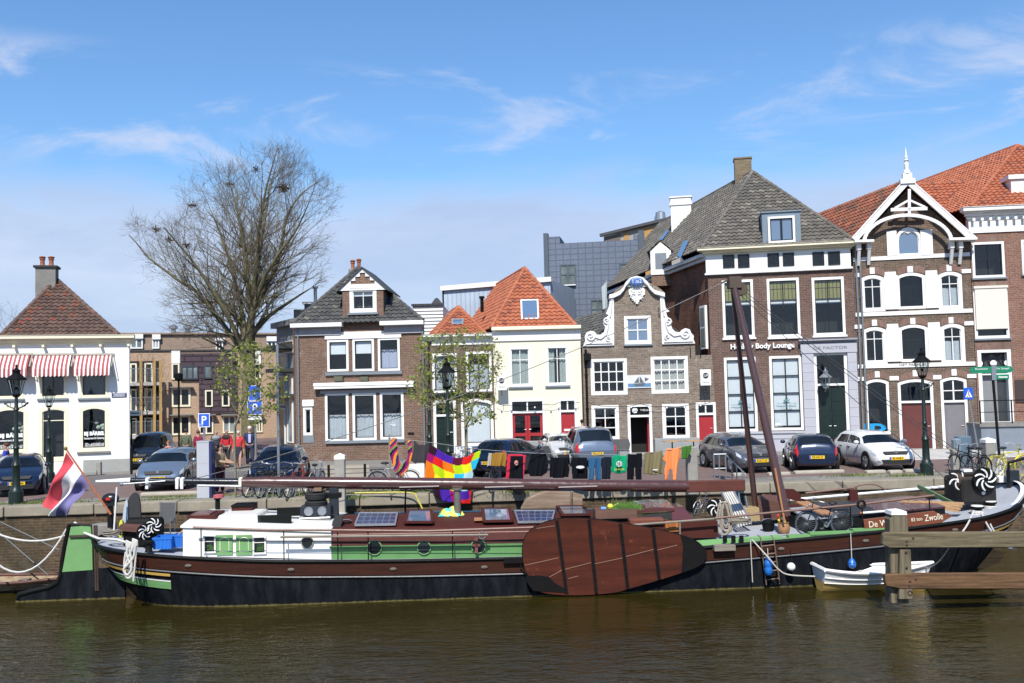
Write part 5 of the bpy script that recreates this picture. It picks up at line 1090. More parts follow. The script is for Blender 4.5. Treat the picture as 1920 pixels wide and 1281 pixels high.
def grow(p,d,L_,r,lvl):
	pts_,q,dd = [p],p.copy(),d.normalized();ns = (5,4,3,2,2)[lvl]
	for i in range(ns):
		dd = (dd+Vector((rnd.gauss(0,.10),rnd.gauss(0,.10),rnd.gauss(.07,.08)))).normalized();q = q+dd*(L_/ns)
		if lvl < 3:
			px,py = proj(q)
			if not inpoly(450+(px-450)/1.05,470+(py-470)/1.05,poly): break
		pts_.append(q.copy())
	if len(pts_) < 2: return
	(LM if r > .03 else B).tube(pts_,r,5 if r > .03 else 3,False,r*.35)
	if lvl >= 4: return
	for _ in range((8,6,4,2)[lvl]):
		f_ = rnd.uniform(.18,1)*(len(pts_)-1);i = min(len(pts_)-2,int(f_));b_ = pts_[i].lerp(pts_[i+1],f_-i);ax = (pts_[i+1]-pts_[i]).normalized();pr_ = ax.cross(Vector((rnd.gauss(0,1),rnd.gauss(0,1),rnd.gauss(0,1)))).normalized();an = math.radians(rnd.uniform(22,48));grow(b_,ax*math.cos(an)+pr_*math.sin(an),L_*rnd.uniform(.42,.62),max(.0050,r*.40),lvl+1)
i = 9
while i < len(rp):
	ch_ = [rp[rpar[i]],rp[i]];i += 1
	while i < len(rp) and rpar[i] == i-1: ch_.append(rp[i]);i += 1
	n_ = len(ch_);ch_ = [Vector(c) for c in ch_];sm_ = [ch_[0]]+[(ch_[k-1]+ch_[k]*2+ch_[k+1])/4 for k in range(1,n_-1)]+[ch_[-1]];rr_ = [.145*(1-k/n_)**.9+.014 for k in range(n_)];LM.tube(sm_,rr_,7,False)
	for k in range(2,n_):
		for _ in range(1 if k % 2 else 2):
			ax = (sm_[k]-sm_[k-1]).normalized();pr_ = ax.cross(Vector((rnd.gauss(0,1),rnd.gauss(0,1),rnd.gauss(0,1)))).normalized();an = math.radians(rnd.uniform(25,62));grow(sm_[k-1].lerp(sm_[k],rnd.random()),ax*math.cos(an)+pr_*math.sin(an),rnd.uniform(1.7,3.3),max(.012,rr_[k]*.38),1)
	grow(sm_[-1],sm_[-1]-sm_[-2],1.6,.022,1)
treemesh.limbs = LM
t = thing('bare_tree','large bare tree with dense fine twigs rising above the apartment block','tree',base);T.build('trunk',BARK,t,smooth=True);treemesh.limbs.build('limbs',BARK,t,smooth=True,auto=80);B.build('crown',TWIG,t,smooth=False)
m = MB();rnd = random.Random(4)
nest = P(532,353,D0)
for (nx,ny,s_) in ((532,353,.26),(350,460,.07),(292,430,.06),(318,450,.08),(360,385,.06),(430,345,.05),(480,318,.05)):
	q = P(nx,ny,D0);m = MB()
	for _ in range(int(240*s_)):
		c_ = Vector((q.x-base.x+rnd.gauss(0,s_*.5),rnd.gauss(0,s_*.5),q.z+rnd.gauss(0,s_*.4)));d = Vector((rnd.gauss(0,1),rnd.gauss(0,1),rnd.gauss(0,.5))).normalized()*.22;m.tube([c_-d,c_+d],.018,3,False)
	m.build('twig_nest',flat('nest_brown',(.05,.03,.025),.9),t)
def leafmat(name,c1,c2):
	m,t,b = newmat(name);n = noise(t,1.3,3);L(t,mixc(t,ramp(t,n,.35,.65),c1,c2),b.inputs['Base Color']);b.inputs['Roughness'].default_value = .6;b.inputs['Transmission Weight'].default_value = 0
	s = t.nodes.new('ShaderNodeBsdfTranslucent');L(t,b.inputs['Base Color'].links[0].from_socket,s.inputs[0]);mx = t.nodes.new('ShaderNodeMixShader');mx.inputs[0].default_value = .45;L(t,b.outputs[0],mx.inputs[1]);L(t,s.outputs[0],mx.inputs[2]);L(t,mx.outputs[0],t.nodes['Material Output'].inputs[0]);return m
LEAF = leafmat('young_leaves',(.20,.27,.035),(.33,.36,.07))
def young(px,pybase,d,ztop,r,pxpoly,label,n=260,trunk_r=.07,seed=1,leaf=True,leafn=7,ls=.12,fork=None,kill=.24):
	b0 = P(px,pybase,d);b0.z = 0;rnd = random.Random(seed);pts = []
	xs = [q[0] for q in pxpoly];ys = [q[1] for q in pxpoly]
	while len(pts) < n:
		x,y = rnd.uniform(min(xs),max(xs)),rnd.uniform(min(ys),max(ys))
		if inpoly(x,y,pxpoly): p = P(x,y,d);pts.append((p.x-b0.x,rnd.uniform(-r,r),p.z))
	fz = P(px,fork,d).z;nd,pr = colonize([(0,0,0),(.01,0,fz*.35),(-.01,0,fz*.7),(0,0,fz)],pts,.17,1.6,kill,120,.08,seed)
	T,B,E = treemesh(nd,pr,.006,2.4,1,.22,seed,trunk_r,.004)
	t = thing('young_tree',label,'tree',b0);T.build('trunk',BARKY,t,smooth=True);treemesh.limbs.v and treemesh.limbs.build('limbs',BARKY,t,smooth=True,auto=80);B.build('crown',TWIG if not leaf else BARKY,t)
	if leaf:
		m = MB()
		for i in range(len(nd)):
			if i < 6 or len([1 for q in pr if q == i]) > 1: continue
			if rnd.random() < .48: continue
			for _ in range(rnd.randint(4,leafn+3)):
				c_ = Vector(nd[i])+Vector((rnd.gauss(0,.09),rnd.gauss(0,.09),rnd.gauss(0,.08)));a = Vector((rnd.gauss(0,1),rnd.gauss(0,1),rnd.gauss(-.4,.7))).normalized();u = a.cross(Vector((rnd.gauss(0,1),rnd.gauss(0,1),1))).normalized();s = ls*rnd.uniform(.5,1.2)
				m.add([c_-a*s*.5,c_+u*s*.38,c_+a*s*.6,c_-u*s*.38],[(0,1,2,3)])
		m.build('leaves',LEAF,t)
	return t
young(441,922,29.6,4,.9,[(400,690),(420,650),(455,635),(495,640),(528,690),(530,760),(500,800),(470,800),(440,765),(405,740)],'slim young tree with fresh green leaves beside the ticket machine',800,.07,4,fork=800)
young(876,905,33.0,4,1.3,[(770,700),(775,650),(815,625),(870,612),(925,630),(945,660),(940,700),(915,720),(935,760),(930,790),(880,800),(830,780),(795,760),(760,745)],'young leafing tree growing before the narrow brick house',1100,.085,8,fork=800)
young(276,842,52,4,1.3,[(245,700),(255,665),(275,650),(300,665),(312,700),(308,750),(285,775),(262,770),(243,740)],'small bare tree before the apartment balconies',900,.13,6,leaf=False,fork=780,kill=.4)
t_ = young(20,800,95,4,3.0,[(-40,640),(-30,580),(10,556),(40,570),(50,610),(30,640)],'distant bare tree behind the white corner house',260,.2,9,leaf=False,fork=640,kill=.6);t_.name = 'distant_tree'
# ================================================================ THE BARGE
BS = P(190,1012,25.95);BE = P(1905,960,27.35)
B = Frame((BS.x,BS.y),(BE.x,BE.y),-2.0);BL = B.w;HBW = 2.38        # x from stern to bow, y=0 centreline (+ = quay side), z above water
LB = 'long black hulled sailing barge with brown gunwale band and green trim moored along the quay'
BG_ = thing('sailing_barge',LB,'barge',B.o,B.rz)
def interp(x,tab):
	for (a,va),(b,vb) in zip(tab,tab[1:]):
		if x <= b:
			t_ = (x-a)/(b-a);t_ = max(0,min(1,t_));return va+(vb-va)*t_
	return tab[-1][1]
SHEER = [(0,1.42),(.04,1.30),(.117,1.14),(.19,1.0),(.33,.90),(.45,.87),(.55,.90),(.63,1.0),(.71,1.10),(.81,1.25),(.90,1.42),(.94,1.52),(.97,1.72),(1,2.15)]
def smooth_sheer(s): return sum(interp(min(1,max(0,s+k*.012)),SHEER) for k in (-2,-1,0,1,2))/5 if .03 < s < .95 else interp(s,SHEER)
def hullpt(s,t,side=-1,off=0.0):
	"""s along 0..1, t 0 (below water) .. 1 (sheer)"""
	xs = .35+1.3*(1-t)**1.4 if True else 0;xe = BL-1.75*(1-t)**1.3
	xs = 0.0+1.35*(1-t)**1.2
	x = xs+(xe-xs)*s;e = abs(2*s-1);n = 9 if s < .5 else 6.5
	hb = HBW*(1-e**n)**(1/2.3)*(1-.04*(1-t)**2)
	if s > .5: hb *= 1-.05*(1-t)*(e**3)
	z = -.35+(smooth_sheer(s)+.35)*t
	y = side*(hb+off)
	if off and e > .8: x += off*(1 if s > .5 else -1)*((e-.8)/.2)
	return Vector((x,y,z))
def sgrid(n=90):
	return [0.5-0.5*math.cos(math.pi*i/n)*1.0 for i in range(n+1)]
SS = [((i/80) if 0 else .5-.5*math.cos(math.pi*i/80)) for i in range(81)]
HULL = flat('hull_black',(.013,.014,.018),.38,var=.5,scale=1.1)
mh,th_,bh = newmat('hull_black_tar');c_ = th_.nodes.new('ShaderNodeTexCoord');mpp = th_.nodes.new('ShaderNodeMapping');mpp.inputs['Scale'].default_value = (3,3,.8);L(th_,c_.outputs['Object'],mpp.inputs[0])
n_1 = noise(th_,1.4,8,mpp.outputs[0],.72);col_ = mixc(th_,ramp(th_,n_1,.42,.75),(.006,.007,.009),(.020,.022,.026));sp_ = th_.nodes.new('ShaderNodeSeparateXYZ');L(th_,c_.outputs['Object'],sp_.inputs[0]);n_2 = noise(th_,9,4);
a_ = N(th_,'ShaderNodeMath',operation='MULTIPLY_ADD');L(th_,n_2,a_.inputs[0]);a_.inputs[1].default_value = -.08;L(th_,sp_.outputs[2],a_.inputs[2])
col_ = mixc(th_,ramp(th_,a_.outputs[0],-.16,-.12,1,0),col_,(.16,.135,.05));L(th_,col_,bh.inputs['Base Color']);bh.inputs['Specular IOR Level'].default_value = .05;L(th_,ramp(th_,n_1,.3,.7,.45,.65),bh.inputs['Roughness']);bump(th_,bh,noise(th_,2.5,5),.012,.6);HULL = mh
RUST = wood('gunwale_brown',(.055,.020,.012),(.028,.011,.008),0,.8,.5,.15)
def s_of(x,t): xs = 1.35*(1-t)**1.2;return max(0,min(1,(x-xs)/(BL-1.75*(1-t)**1.3-xs)))
def strip(m,s0,s1,ta,tb,off,sides=(-1,1),nt=2):
	"""band on the hull from x=s0*BL to s1*BL between heights ta(s), tb(s)"""
	ss = [s for s in SS if s0 < s < s1];ss = [s0]+ss+[s1]
	for sd in sides:
		vs = []
		for s in ss:
			for k in range(nt+1): t_ = ta(s)+(tb(s)-ta(s))*k/nt;vs.append(hullpt(s if s1-s0 > .5 else s_of(s*BL,t_),t_,sd,off))
		f = []
		for i in range(len(ss)-1):
			for k in range(nt):
				q = (i*(nt+1)+k,(i+1)*(nt+1)+k,(i+1)*(nt+1)+k+1,i*(nt+1)+k+1);f.append(q if sd < 0 else q[::-1])
		m.add(vs,f)
def tz(dz): return lambda s: 1-dz/(smooth_sheer(s)+.35)
m = MB();strip(m,0,1,lambda s: 0,tz(0),0,nt=8);m.build('hull',HULL,BG_,smooth=True,auto=50)
m = MB();strip(m,0,1,tz(.36),tz(.03),.02);m.build('gunwale_band',RUST,BG_,smooth=True,auto=50)
for dz,r_,mt in ((.40,.022,flat('rub_rail',(.12,.12,.125),.45)),(.0,.045,BLACK)):
	for sd in (-1,1): m = MB();m.tube([hullpt(s,tz(dz)(s),sd,.03) for s in SS],r_,6);m.build('rubbing_strake',mt,BG_,smooth=True)
YEL = flat('yellow_stripe',(.52,.34,.08),.5,var=.15);GRN = flat('barge_green',(.12,.265,.095),.55,var=.25,spec=.2);WST = WHITE
GRL = flat('light_barge_green',(.165,.34,.13),.55,var=.18,spec=.2)
for (s0,s1) in ((.0,.098),(.925,1.0)):
	m = MB();strip(m,s0,s1,tz(.52),tz(.45),.045);m.build('yellow_stripe',YEL,BG_);m = MB();strip(m,s0,s1,tz(.86),tz(.66),.03);m.build('green_patch',GRL,BG_)
	m = MB();strip(m,s0,s1,tz(.665),tz(.63),.036);m.build('white_line',WST,BG_)
# deck following the sheer
m = MB();vs = []
for s in SS: a,b = hullpt(s,1,-1,-.03),hullpt(s,1,1,-.03);z = a.z-.07;vs += [(a.x,a.y,z),(b.x,b.y,z)]
m.add(vs,[(2*i,2*i+2,2*i+3,2*i+1) for i in range(len(SS)-1)]);DECK = flat('deck_grey',(.40,.42,.46),.7,var=.25,scale=2);m.build('deck',DECK,BG_)
def deckz(x): return smooth_sheer(max(0,min(1,x/BL)))-.07
def bp(px,py,y): x,z = B.at(px,py,y);return x,z
def bpt(px,py,y): x,z = bp(px,py,y);return (x,y,z)
def bx(px,py,z=1.0): return B.atz(px,py,z)
# --- deckhouse: white aft cabin then green/maroon cabin
CY0,CY1 = -1.72,1.72
xa = bp(343,1015,CY0)[0];xm = bp(621,1015,CY0)[0];xe = bp(1195,1010,CY0)[0]
MARO = flat('maroon_paint',(.075,.022,.018),.6,var=.25,scale=2.2,spec=.1);MARO2 = flat('maroon_roof',(.09,.035,.03),.5,spec=.25,var=.3,scale=1.4)
def zpx(px,py,y=CY0): return bp(px,py,y)[1]
zt0,zt1 = zpx(347,986),zpx(619,995)
def cabin(name,x0,x1,z0a,z0b,zta,ztb,mside,mroof,camber=.14,parts=True,y0=CY0,y1=CY1):
	m = MB();m.prism([(x0,z0a),(x1,z0b),(x1,ztb),(x0,zta)],y0,y1);s_ = m.build(name,mside,BG_)
	m = MB();vs = [];k = 12
	for (x,z) in ((x0-.05,zta),(x1,ztb)):
		for i in range(k+1):
			u = i/k;vs.append((x,y0-.05+(y1-y0+.1)*u,z+.01+camber*(1-(2*u-1)**2)))
		for i in range(k+1): u = i/k;vs.append((x,y0-.05+(y1-y0+.1)*u,z-.04))
	q = 2*(k+1);m.add(vs,[(i,i+1,q+i+1,q+i) for i in range(k)]+[(0,q,q+k+1,k+1)]+[tuple(range(k+1))[::-1]+tuple(range(k+1,2*k+2))]+[tuple(q+i for i in range(k+1))+tuple(q+i for i in range(2*k+1,k,-1))]);m.build(name+'_roof',mroof,BG_,smooth=True,auto=30)
WH2 = flat('white_boat_paint',(.78,.76,.70),.35,var=.10,scale=2.5)
cabin('white_cabin',xa,xm,deckz(xa),deckz(xm),zt0,zt1,WH2,WH2,.09)
zg = zpx(800,1025);zt2 = zpx(640,993),zpx(1180,988)
cabin('green_cabin',xm+.01,xe,.8,.8,zpx(640,1024),zpx(1180,1016),GRN,GRN,.02)
zm0,zm1 = zpx(640,994),zpx(1180,985)
m = MB();sec = []   # sloping maroon upper sides
za0,za1 = zpx(640,1024),zpx(1180,1016)
for x,zl,zh in ((xm+.01,za0,zm0),(xe,za1,zm1)): sec.append([(x,CY0-.04,zl+.02),(x,CY0+.10,zl+(zh-zl)*.5),(x,CY0+.22,zh-.03),(x,CY0+.28,zh),(x,CY0+.8,zh+.08),(x,0,zh+.15),(x,CY1-.8,zh+.08),(x,CY1-.2,zh),(x,CY1,zl)])
k = 9;m.add(sec[0]+sec[1],[(i,i+1,k+i+1,k+i)[::-1] for i in range(k-1)]+[tuple(range(k)),tuple(range(k,2*k))[::-1]]);m.build('maroon_cabin_top',MARO,BG_)
m = MB()
for f_ in (.33,.66): m.tube([(xm,CY0+.04+.1*f_*2-.02,za0+(zm0-za0)*f_),(xe,CY0+.04+.1*f_*2-.02,za1+(zm1-za1)*f_)],.018,5)
m.build('moulding_strip',flat('worn_wood_strip',(.30,.17,.13),.6),BG_)
m = MB();m.tube([(xm,CY0-.03,za0+.0),(xe,CY0-.03,za1+.0)],.02,5);m.build('cabin_trim',BLACK,BG_)
# handrails and stanchions
RAIL = flat('varnished_rail',(.20,.10,.07),.5,var=.4,scale=6);GREYW = wood('weathered_grey_wood',(.30,.26,.21),(.16,.14,.11),0,1,.85)
m = MB();yr = -2.05;pts = [(bp(px,py,yr)[0],yr,bp(px,py,yr)[1]) for px,py in ((362,989),(500,994),(620,994),(800,996),(1000,989))];m.tube(pts,.03,6);m.build('handrail',RAIL,BG_)
m = MB()
for px,pa,pb in ((377,991,1046),(532,996,1048),(633,998,1048),(690,996,1048),(848,993,1046)): a,b = bp(px,pa,yr),bp(px,pb,yr);m.tube([(a[0],yr,a[1]),(a[0],yr,min(b[1],deckz(a[0])+.05))],.016,5)
a,b = bp(378,1014,yr),bp(1000,1016,yr);m.tube([(a[0],yr,a[1]),(b[0],yr,b[1])],.010,5);m.build('stanchions',BLACK,BG_)
t = thing('boat_hook','long worn wooden boat hook lashed along the cabin handrail','boat hook',B.w2(bp(526,1007,-2.1)[0],-2.1,bp(526,1007,-2.1)[1]),B.rz)
m = MB();a,b = bp(526,1007,-2.1),bp(915,1003,-2.1);m.tube([(0,0,0),(b[0]-a[0],0,b[1]-a[1])],.03,6);m.build('shaft',GREYW,t);m = MB();m.torus((b[0]-a[0]-.15,0,b[1]-a[1]),.09,.012,12,5);m.build('hook',STEEL,t)
# white cabin windows, shutters, portholes
def bwin(px0,py0,px1,py1,bars=1):
	fr = Frame((B.o.x,B.o.y),(B.o.x+B.ux.x,B.o.y+B.ux.y),WATER_Z);x0,x1,z0,z1 = B.rect((px0,py0,px1,py1),CY0-.03);m = MB();m.prism(rectp(x0,x1,z0,z1),CY0-.06,CY0-.002,[rectp(x0+.04,x1-.04,z0+.04,z1-.04)]);
	if bars: m.box(x0+.03,x1-.03,CY0-.05,CY0-.004,z0+(z1-z0)*.62,z0+(z1-z0)*.66)
	f = m.build('window',WH2,BG_);g_ = MB();g_.box(x0+.035,x1-.035,CY0-.03,CY0-.003,z0+.035,z1-.035);g_.build('pane',BGP,f);g_ = MB()
	rr = random.Random(px0)
	for _ in range(40): cx,cz = rr.uniform(x0+.08,x1-.08),z0+.05+abs(rr.gauss(0,.1));g_.add([(cx,CY0-.034,cz),(cx+.04,CY0-.033,cz+.02),(cx+.01,CY0-.034,cz+.05)],[(0,1,2)])
	g_.build('house_plant',flat('plant_green',(.04,.10,.02),.8),f)
bwin(381,1003,405,1037);bwin(474,1005,499,1039)
for px0 in (406,442.5):
	x0,x1,z0,z1 = B.rect((px0,1003.5,px0+30,1041),CY0-.03);m = MB();m.box(x0,x1,CY0-.035,CY0-.003,z0,z1);f = m.build('shutter',GRL,BG_);m = MB();i = .09;m.tube([(x,CY0-.038,z) for x,z in rectp(x0+i,x1-i,z0+i,z1-i*.7,.05)+[(x0+i,z0+i)]],.012,4);m.build('painted_border',CREAM,f)
BRASS = flat('dull_brass',(.30,.24,.12),.4,.6)
for px,py,r_,c_ in ((576,1017,.135,None),(702,1027,.17,GRN),(795,1027,.16,GRN),(897,1024,.17,GRN)):
	x,z = bp(px,py,CY0-.04);m = MB();m.torus((x,CY0-.04,z),r_+.012,.018,24,6);f = m.build('porthole',flat('porthole_rim',(.25,.27,.22),.5) if c_ is None else GRL,BG_,smooth=True);m = MB();m.disc((x,CY0-.045,z),r_,.02,24);m.build('pane',BGP,f)
m = MB();x,z = bp(893,1022,-1.85);m.box(x-.04,x+.04,-1.9,-1.84,z-.2,z+.2);m.box(x-.1,x+.1,-1.9,-1.85,z-.03,z+.03);m.build('cleat',flat('red_brown_cleat',(.18,.06,.05),.6),BG_)
for px,py in ((346,1052),(541,1062),(734,1062),(906,1056),(1466,1024),(1626,1011),(1800,988)):
	s = max(0.01,bp(px,py,-2.3)[0]/BL);p_ = hullpt(s,tz(.2)(s),-1,.03);m = MB();m.lathe([(.09,0),(.085,-.02),(.02,-.03)],p_,10,'Y',sc=(1,.45));m.build('scupper',flat('dull_scupper',(.14,.11,.09),.7),BG_)
# --- mast and boom, lowered above the deck (one thing)
sp0 = [(455,904,.13),(500,904.5,.165),(860,907.5,.165),(1150,911,.165),(1290,912,.17)]
t = thing('lowered_mast','long brown lowered mast with black and white tip resting above the barge','mast',B.w2(0,0,0),B.rz);MAST = flat('mast_brown',(.075,.032,.028),.25,var=.12,scale=.8,spec=.6)
m = MB();m.tube([(bp(px,py,0)[0],0,bp(px,py,0)[1]) for px,py,r_ in sp0],[q[2] for q in sp0],20);m.build('mast',MAST,t,smooth=True,auto=60)
a,b = bp(1285,912.5,0),bp(1395,913,0);m = MB();m.box(a[0],b[0],-.15,.15,a[1]-.16,a[1]+.16);m.build('mast_heel',wood('heel_wood',(.12,.04,.03),(.085,.03,.022),0,.8,.4),t,bevel=.02)
a,b = bp(455,904,0),bp(245,901,0);m = MB();m.tube([(a[0]+.05,0,a[1]),(b[0],0,b[1])],[.10,.075],14);m.build('topmast',flat('black_gloss',(.012,.013,.015),.2,spec=.8),t,smooth=True,auto=60)
c_ = bp(180,903,0);m = MB();m.tube([(b[0]+.005,0,b[1]),(c_[0],0,c_[1])],[.078,.035],12);m.build('mast_tip',WHITE,t,smooth=True,auto=60)
a2,b2 = bp(372,910.5,-.18),bp(452,911.5,-.18);m = MB();m.tube([(a2[0],-.18,a2[1]),(b2[0],-.18,b2[1])],.028,8);a2,b2 = bp(228,908,-.2),bp(310,902,-.2);m.tube([(a2[0],-.2,a2[1]),(b2[0],-.2,b2[1])],.02,6);m.sphere((a2[0],-.2,a2[1]),.06,8,6);m.build('gaff_rod',STEEL,t)
for px in (278,334,343,452): x,z = bp(px,903,0);m = MB();m.lathe([(.105,-.05),(.13,-.04),(.13,.04),(.105,.05)],(x,0,z-.01),14,'X');m.box(x-.04,x+.04,-.14,-.08,z-.2,z+.1);m.build('mast_band',WHITE if px < 450 else CREAM,t,bevel=.01)
for px in (793,952,1090): x,z = bp(px,912,-.12);m = MB();m.box(x-.5*1.3,x+.5*.9,-.168,-.13,z-.015,z+.015);m.build('sheave_slot',flat('pale_strip',(.45,.38,.36),.5),t)
# supports: crutch post on the cabin roof and black crutch amidships
def post(name,px0,py0,px1,py1,r_,mat,label,cat,y=0,par=None,w=None):
	a,b = bp(px0,py0,y),bp(px1,py1,y);t = thing(name,label,cat,B.w2(a[0],y,b[1]),B.rz);m = MB()
	if w: m.box(-w,w,-w,w,0,a[1]-b[1])
	else: m.lathe([(r_,0),(r_,a[1]-b[1]-.06),(r_*1.5,a[1]-b[1]-.05),(r_*1.5,a[1]-b[1])],(0,0,0),14)
	m.build('post',mat,t,smooth=not w,bevel=.01 if w else 0);return t
t = post('mast_support',857,915,858,992,.10,flat('rusty_steel',(.35,.30,.25),.35,.6,var=.5,scale=3),'rust stained steel tube holding the lowered mast above the cabin roof','post',-.2)
m = MB();m.lathe([(.16,0),(.16,.03)],(0,0,.0),14);m.build('foot_plate',MARO,t)
t = post('mast_crutch',626,914,626,975,.1,flat('blue_black_paint',(.02,.025,.035),.35),'square dark blue crutch post under the lowered mast beside the tyres','post',0,w=.12);m = MB();m.box(-.2,.2,-.14,.14,.62,.75);m.build('saddle',BLACK,t)
post('iron_post',408,933,408,966,.07,BLACK,'short black iron post with faded red cap behind the roof hatches','post',1.2)
x,z = bp(410,930,1.2);m = MB();m.lathe([(.16,0),(.15,.08),(.08,.1)],(0,0,0),14);o = m.build('red_cap',flat('faded_red',(.45,.10,.12),.6),None);o.location = B.w2(x,1.2,z-.05);tag(o,'faded red round cap on the short black post','cap')
# --- sheerlegs (A-frame)
MAST2 = flat('sheerleg_brown',(.075,.035,.032),.3,var=.2,coat=.3)
t = thing('sheerlegs','tall brown two legged frame with pulley block at its top amidships','a-frame',B.w2(0,0,0),B.rz)
top = bp(1374,530,0);l0 = bp(1416,950,1.1);l1 = bp(1474,968,-1.1)
m = MB();m.tube([(l0[0],1.1,l0[1]),(top[0],.06,top[1])],[.09,.07],12);m.build('leg',MAST2,t,smooth=True,auto=60)
m = MB();m.tube([(l1[0],-1.1,l1[1]),(l1[0]*.5+top[0]*.5,-.6,(l1[1]+top[1])/2),(top[0],-.06,top[1])],[.125,.115,.08],14);m.build('leg',MAST2,t,smooth=True,auto=60)
m = MB();m.box(top[0]-.14,top[0]+.22,-.16,.16,top[1]-.18,top[1]+.16);m.disc((top[0]+.22,0,top[1]-.2),.19,.2,14);m.tube([(top[0]-.1,0,top[1]+.1),(top[0]-.35,0,top[1]-.02)],.03,6);m.build('head_block',flat('rusty_block',(.10,.07,.05),.7,var=.5,scale=9),t,bevel=.02)
a = bp(1455,880,-1.2);m = MB();m.beam(bpt(1471,978,-1.3),bpt(1453,878,-1.3),.03,.05);m.build('wooden_fid',wood('orange_wood',(.42,.20,.09),(.30,.13,.06),2,1,.5),t)
# rigging: each rope its own thing
ROPE = flat('hemp_rope',(.55,.52,.45),.9,var=.3,scale=12);WIRE = flat('wire_rope',(.10,.10,.10),.5,.4)
def rope(pts,r_,label,mat=ROPE,name='rope',cat='rope',group=None,frame=B,sag=0,n=14):
	P3 = [Vector(p) for p in pts]
	if len(P3) == 2: a,b = P3;P3 = [a+(b-a)*(i/n)+Vector((0,0,-sag*4*(i/n)*(1-i/n))) for i in range(n+1)]
	m = MB();o0 = P3[0].copy();m.tube([p-o0 for p in P3],r_,6);o = m.build(name,mat,None,smooth=True);o.location = frame.w2(*o0);o.rotation_euler = (0,0,frame.rz);return tag(o,label,cat,group)
T3 = Vector((top[0],0,top[1]))
rope([T3+Vector((-.3,0,0)),bpt(345,903,0)],.012,'long forestay wire running from the sheerlegs head down left to the mast tip',WIRE,'stay_wire','wire',sag=.45)
for k,(px,py,yy) in enumerate(((1873,900,0),(1868,905,.3),(1800,920,-.3))): rope([T3+Vector((.2,0,-.15-.1*k)),bpt(px,py,yy)],.010,'taut thin wire from the sheerlegs head down to the bow, ' + ('topmost','middle','lowest')[k] + ' of the three',WIRE,'stay_wire','wire','stay wires of the sheerlegs',sag=.1)
# --- leeboard
LY = -2.54
t = thing('leeboard','large dark varnished oval leeboard with black iron straps on the barge side','leeboard',B.w2(0,0,0),B.rz)
LW = wood('leeboard_wood',(.088,.024,.014),(.042,.013,.009),0,.35,.5,.12)
opx = [(1000,1109),(990,1085),(982,1060),(979,1030),(985,1005),(1000,990),(1018,981),(1045,973),(1080,972),(1110,973),(1165,981),(1230,992),(1285,1006),(1308,1016),(1322,1030),(1326,1042),(1318,1058),(1292,1070),(1232,1089),(1180,1104),(1150,1113),(1060,1118)]
out = [bp(px,py,LY) for px,py in opx];cx = sum(p[0] for p in out)/len(out);cz = sum(p[1] for p in out)/len(out)
def smoothpoly(p,it=2):
	for _ in range(it): p = [q for i in range(len(p)) for q in ((p[i][0]*.75+p[(i+1) % len(p)][0]*.25,p[i][1]*.75+p[(i+1) % len(p)][1]*.25),(p[i][0]*.25+p[(i+1) % len(p)][0]*.75,p[i][1]*.25+p[(i+1) % len(p)][1]*.75))]
	return p
nt_ = LW.node_tree;bb_ = nt_.nodes['Principled BSDF'];src_ = bb_.inputs['Base Color'].links[0].from_socket;nz_ = noise(nt_,2.3,10,None,.75);L(nt_,mixc(nt_,ramp(nt_,nz_,.60,.68,0,.8),src_,(.19,.06,.028)),bb_.inputs['Base Color'])
so_ = smoothpoly(out);m = MB();m.prism(so_,LY,LY+.09);m.build('board',LW,t)
for pa,pb in (((984,1060),(1047,1046)),((1050,1070),(1108,1055)),((1112,1058),(1168,1046)),((1168,1045),(1226,1030)),((1006,991),(1040,986)),((1230,1032),(1270,1022)),((1066,1085),(1084,1080)),((1030,1082),(1052,1070))):
	a,b = bp(*pa,LY),bp(*pb,LY);m = MB();m.beam((a[0],LY-.004,a[1]),(b[0],LY-.004,b[1]),.012,.012);m.build('plank_seam',flat('worn_seam',(.30,.17,.11),.8),t)
rim = MB();pts = [(p[0],LY+.03,p[1]) for p in so_];rim.tube(pts+[pts[0]],.022,5);rim.build('iron_rim',BLACK,t)
IRON = flat('strap_iron',(.010,.009,.009),.65,var=.4,spec=.1)
def clipx(poly,px0,px1,py_fn=None):
	pass
m = MB();tip = [p for p in so_ if p[0] > bp(1277,1040,LY)[0]];ti = sorted(tip,key=lambda p: math.atan2(p[1]-cz,p[0]-bp(1270,1040,LY)[0]));xl_ = bp(1277,1040,LY)[0];m.prism([(xl_,min(p[1] for p in ti if p[0] < xl_+.3))]+ti+[(xl_,max(p[1] for p in ti if p[0] < xl_+.3)),(xl_+.06,cz+.1)],LY-.012,LY+.02);m.build('black_tip',IRON,t)
m = MB();m.prism([bp(px,py,LY) for px,py in ((985,1080),(1010,1079),(1030,1082),(1040,1093),(1058,1103),(1066,1112),(1000,1108),(988,1092))],LY-.012,LY+.02);m.build('black_corner',IRON,t)
for (pa,pb) in (((1044,976),(1062,1112)),((1104,974),(1118,1112)),((1163,982),(1177,1104)),((1224,992),(1236,1087))):
	a,b = bp(*pa,LY),bp(*pb,LY);m = MB();m.beam((a[0],LY-.02,a[1]),(b[0],LY-.02,b[1]),.03,.085,up=(0,1,0)) if 0 else m.beam((a[0],LY-.018,a[1]),(b[0],LY-.018,b[1]),.085,.03,up=(0,1,0));n_ = 8
	for i in range(n_): f_ = (i+.5)/n_;m.sphere((a[0]+(b[0]-a[0])*f_,LY-.036,a[1]+(b[1]-a[1])*f_),.02,6,4)
	m.build('iron_strap',IRON,t)
x,z = bp(980,1051,-2.38);m = MB();m.box(x-.5,x+.2,-2.52,-2.4,z-.04,z+.08);m.build('leeboard_bracket',IRON,BG_);m = MB();a = bpt(975,1058,-2.54);b = bpt(1010,1108,-2.54);m.beam(a,b,.03,.03);m.build('bracket_rod',IRON,BG_)
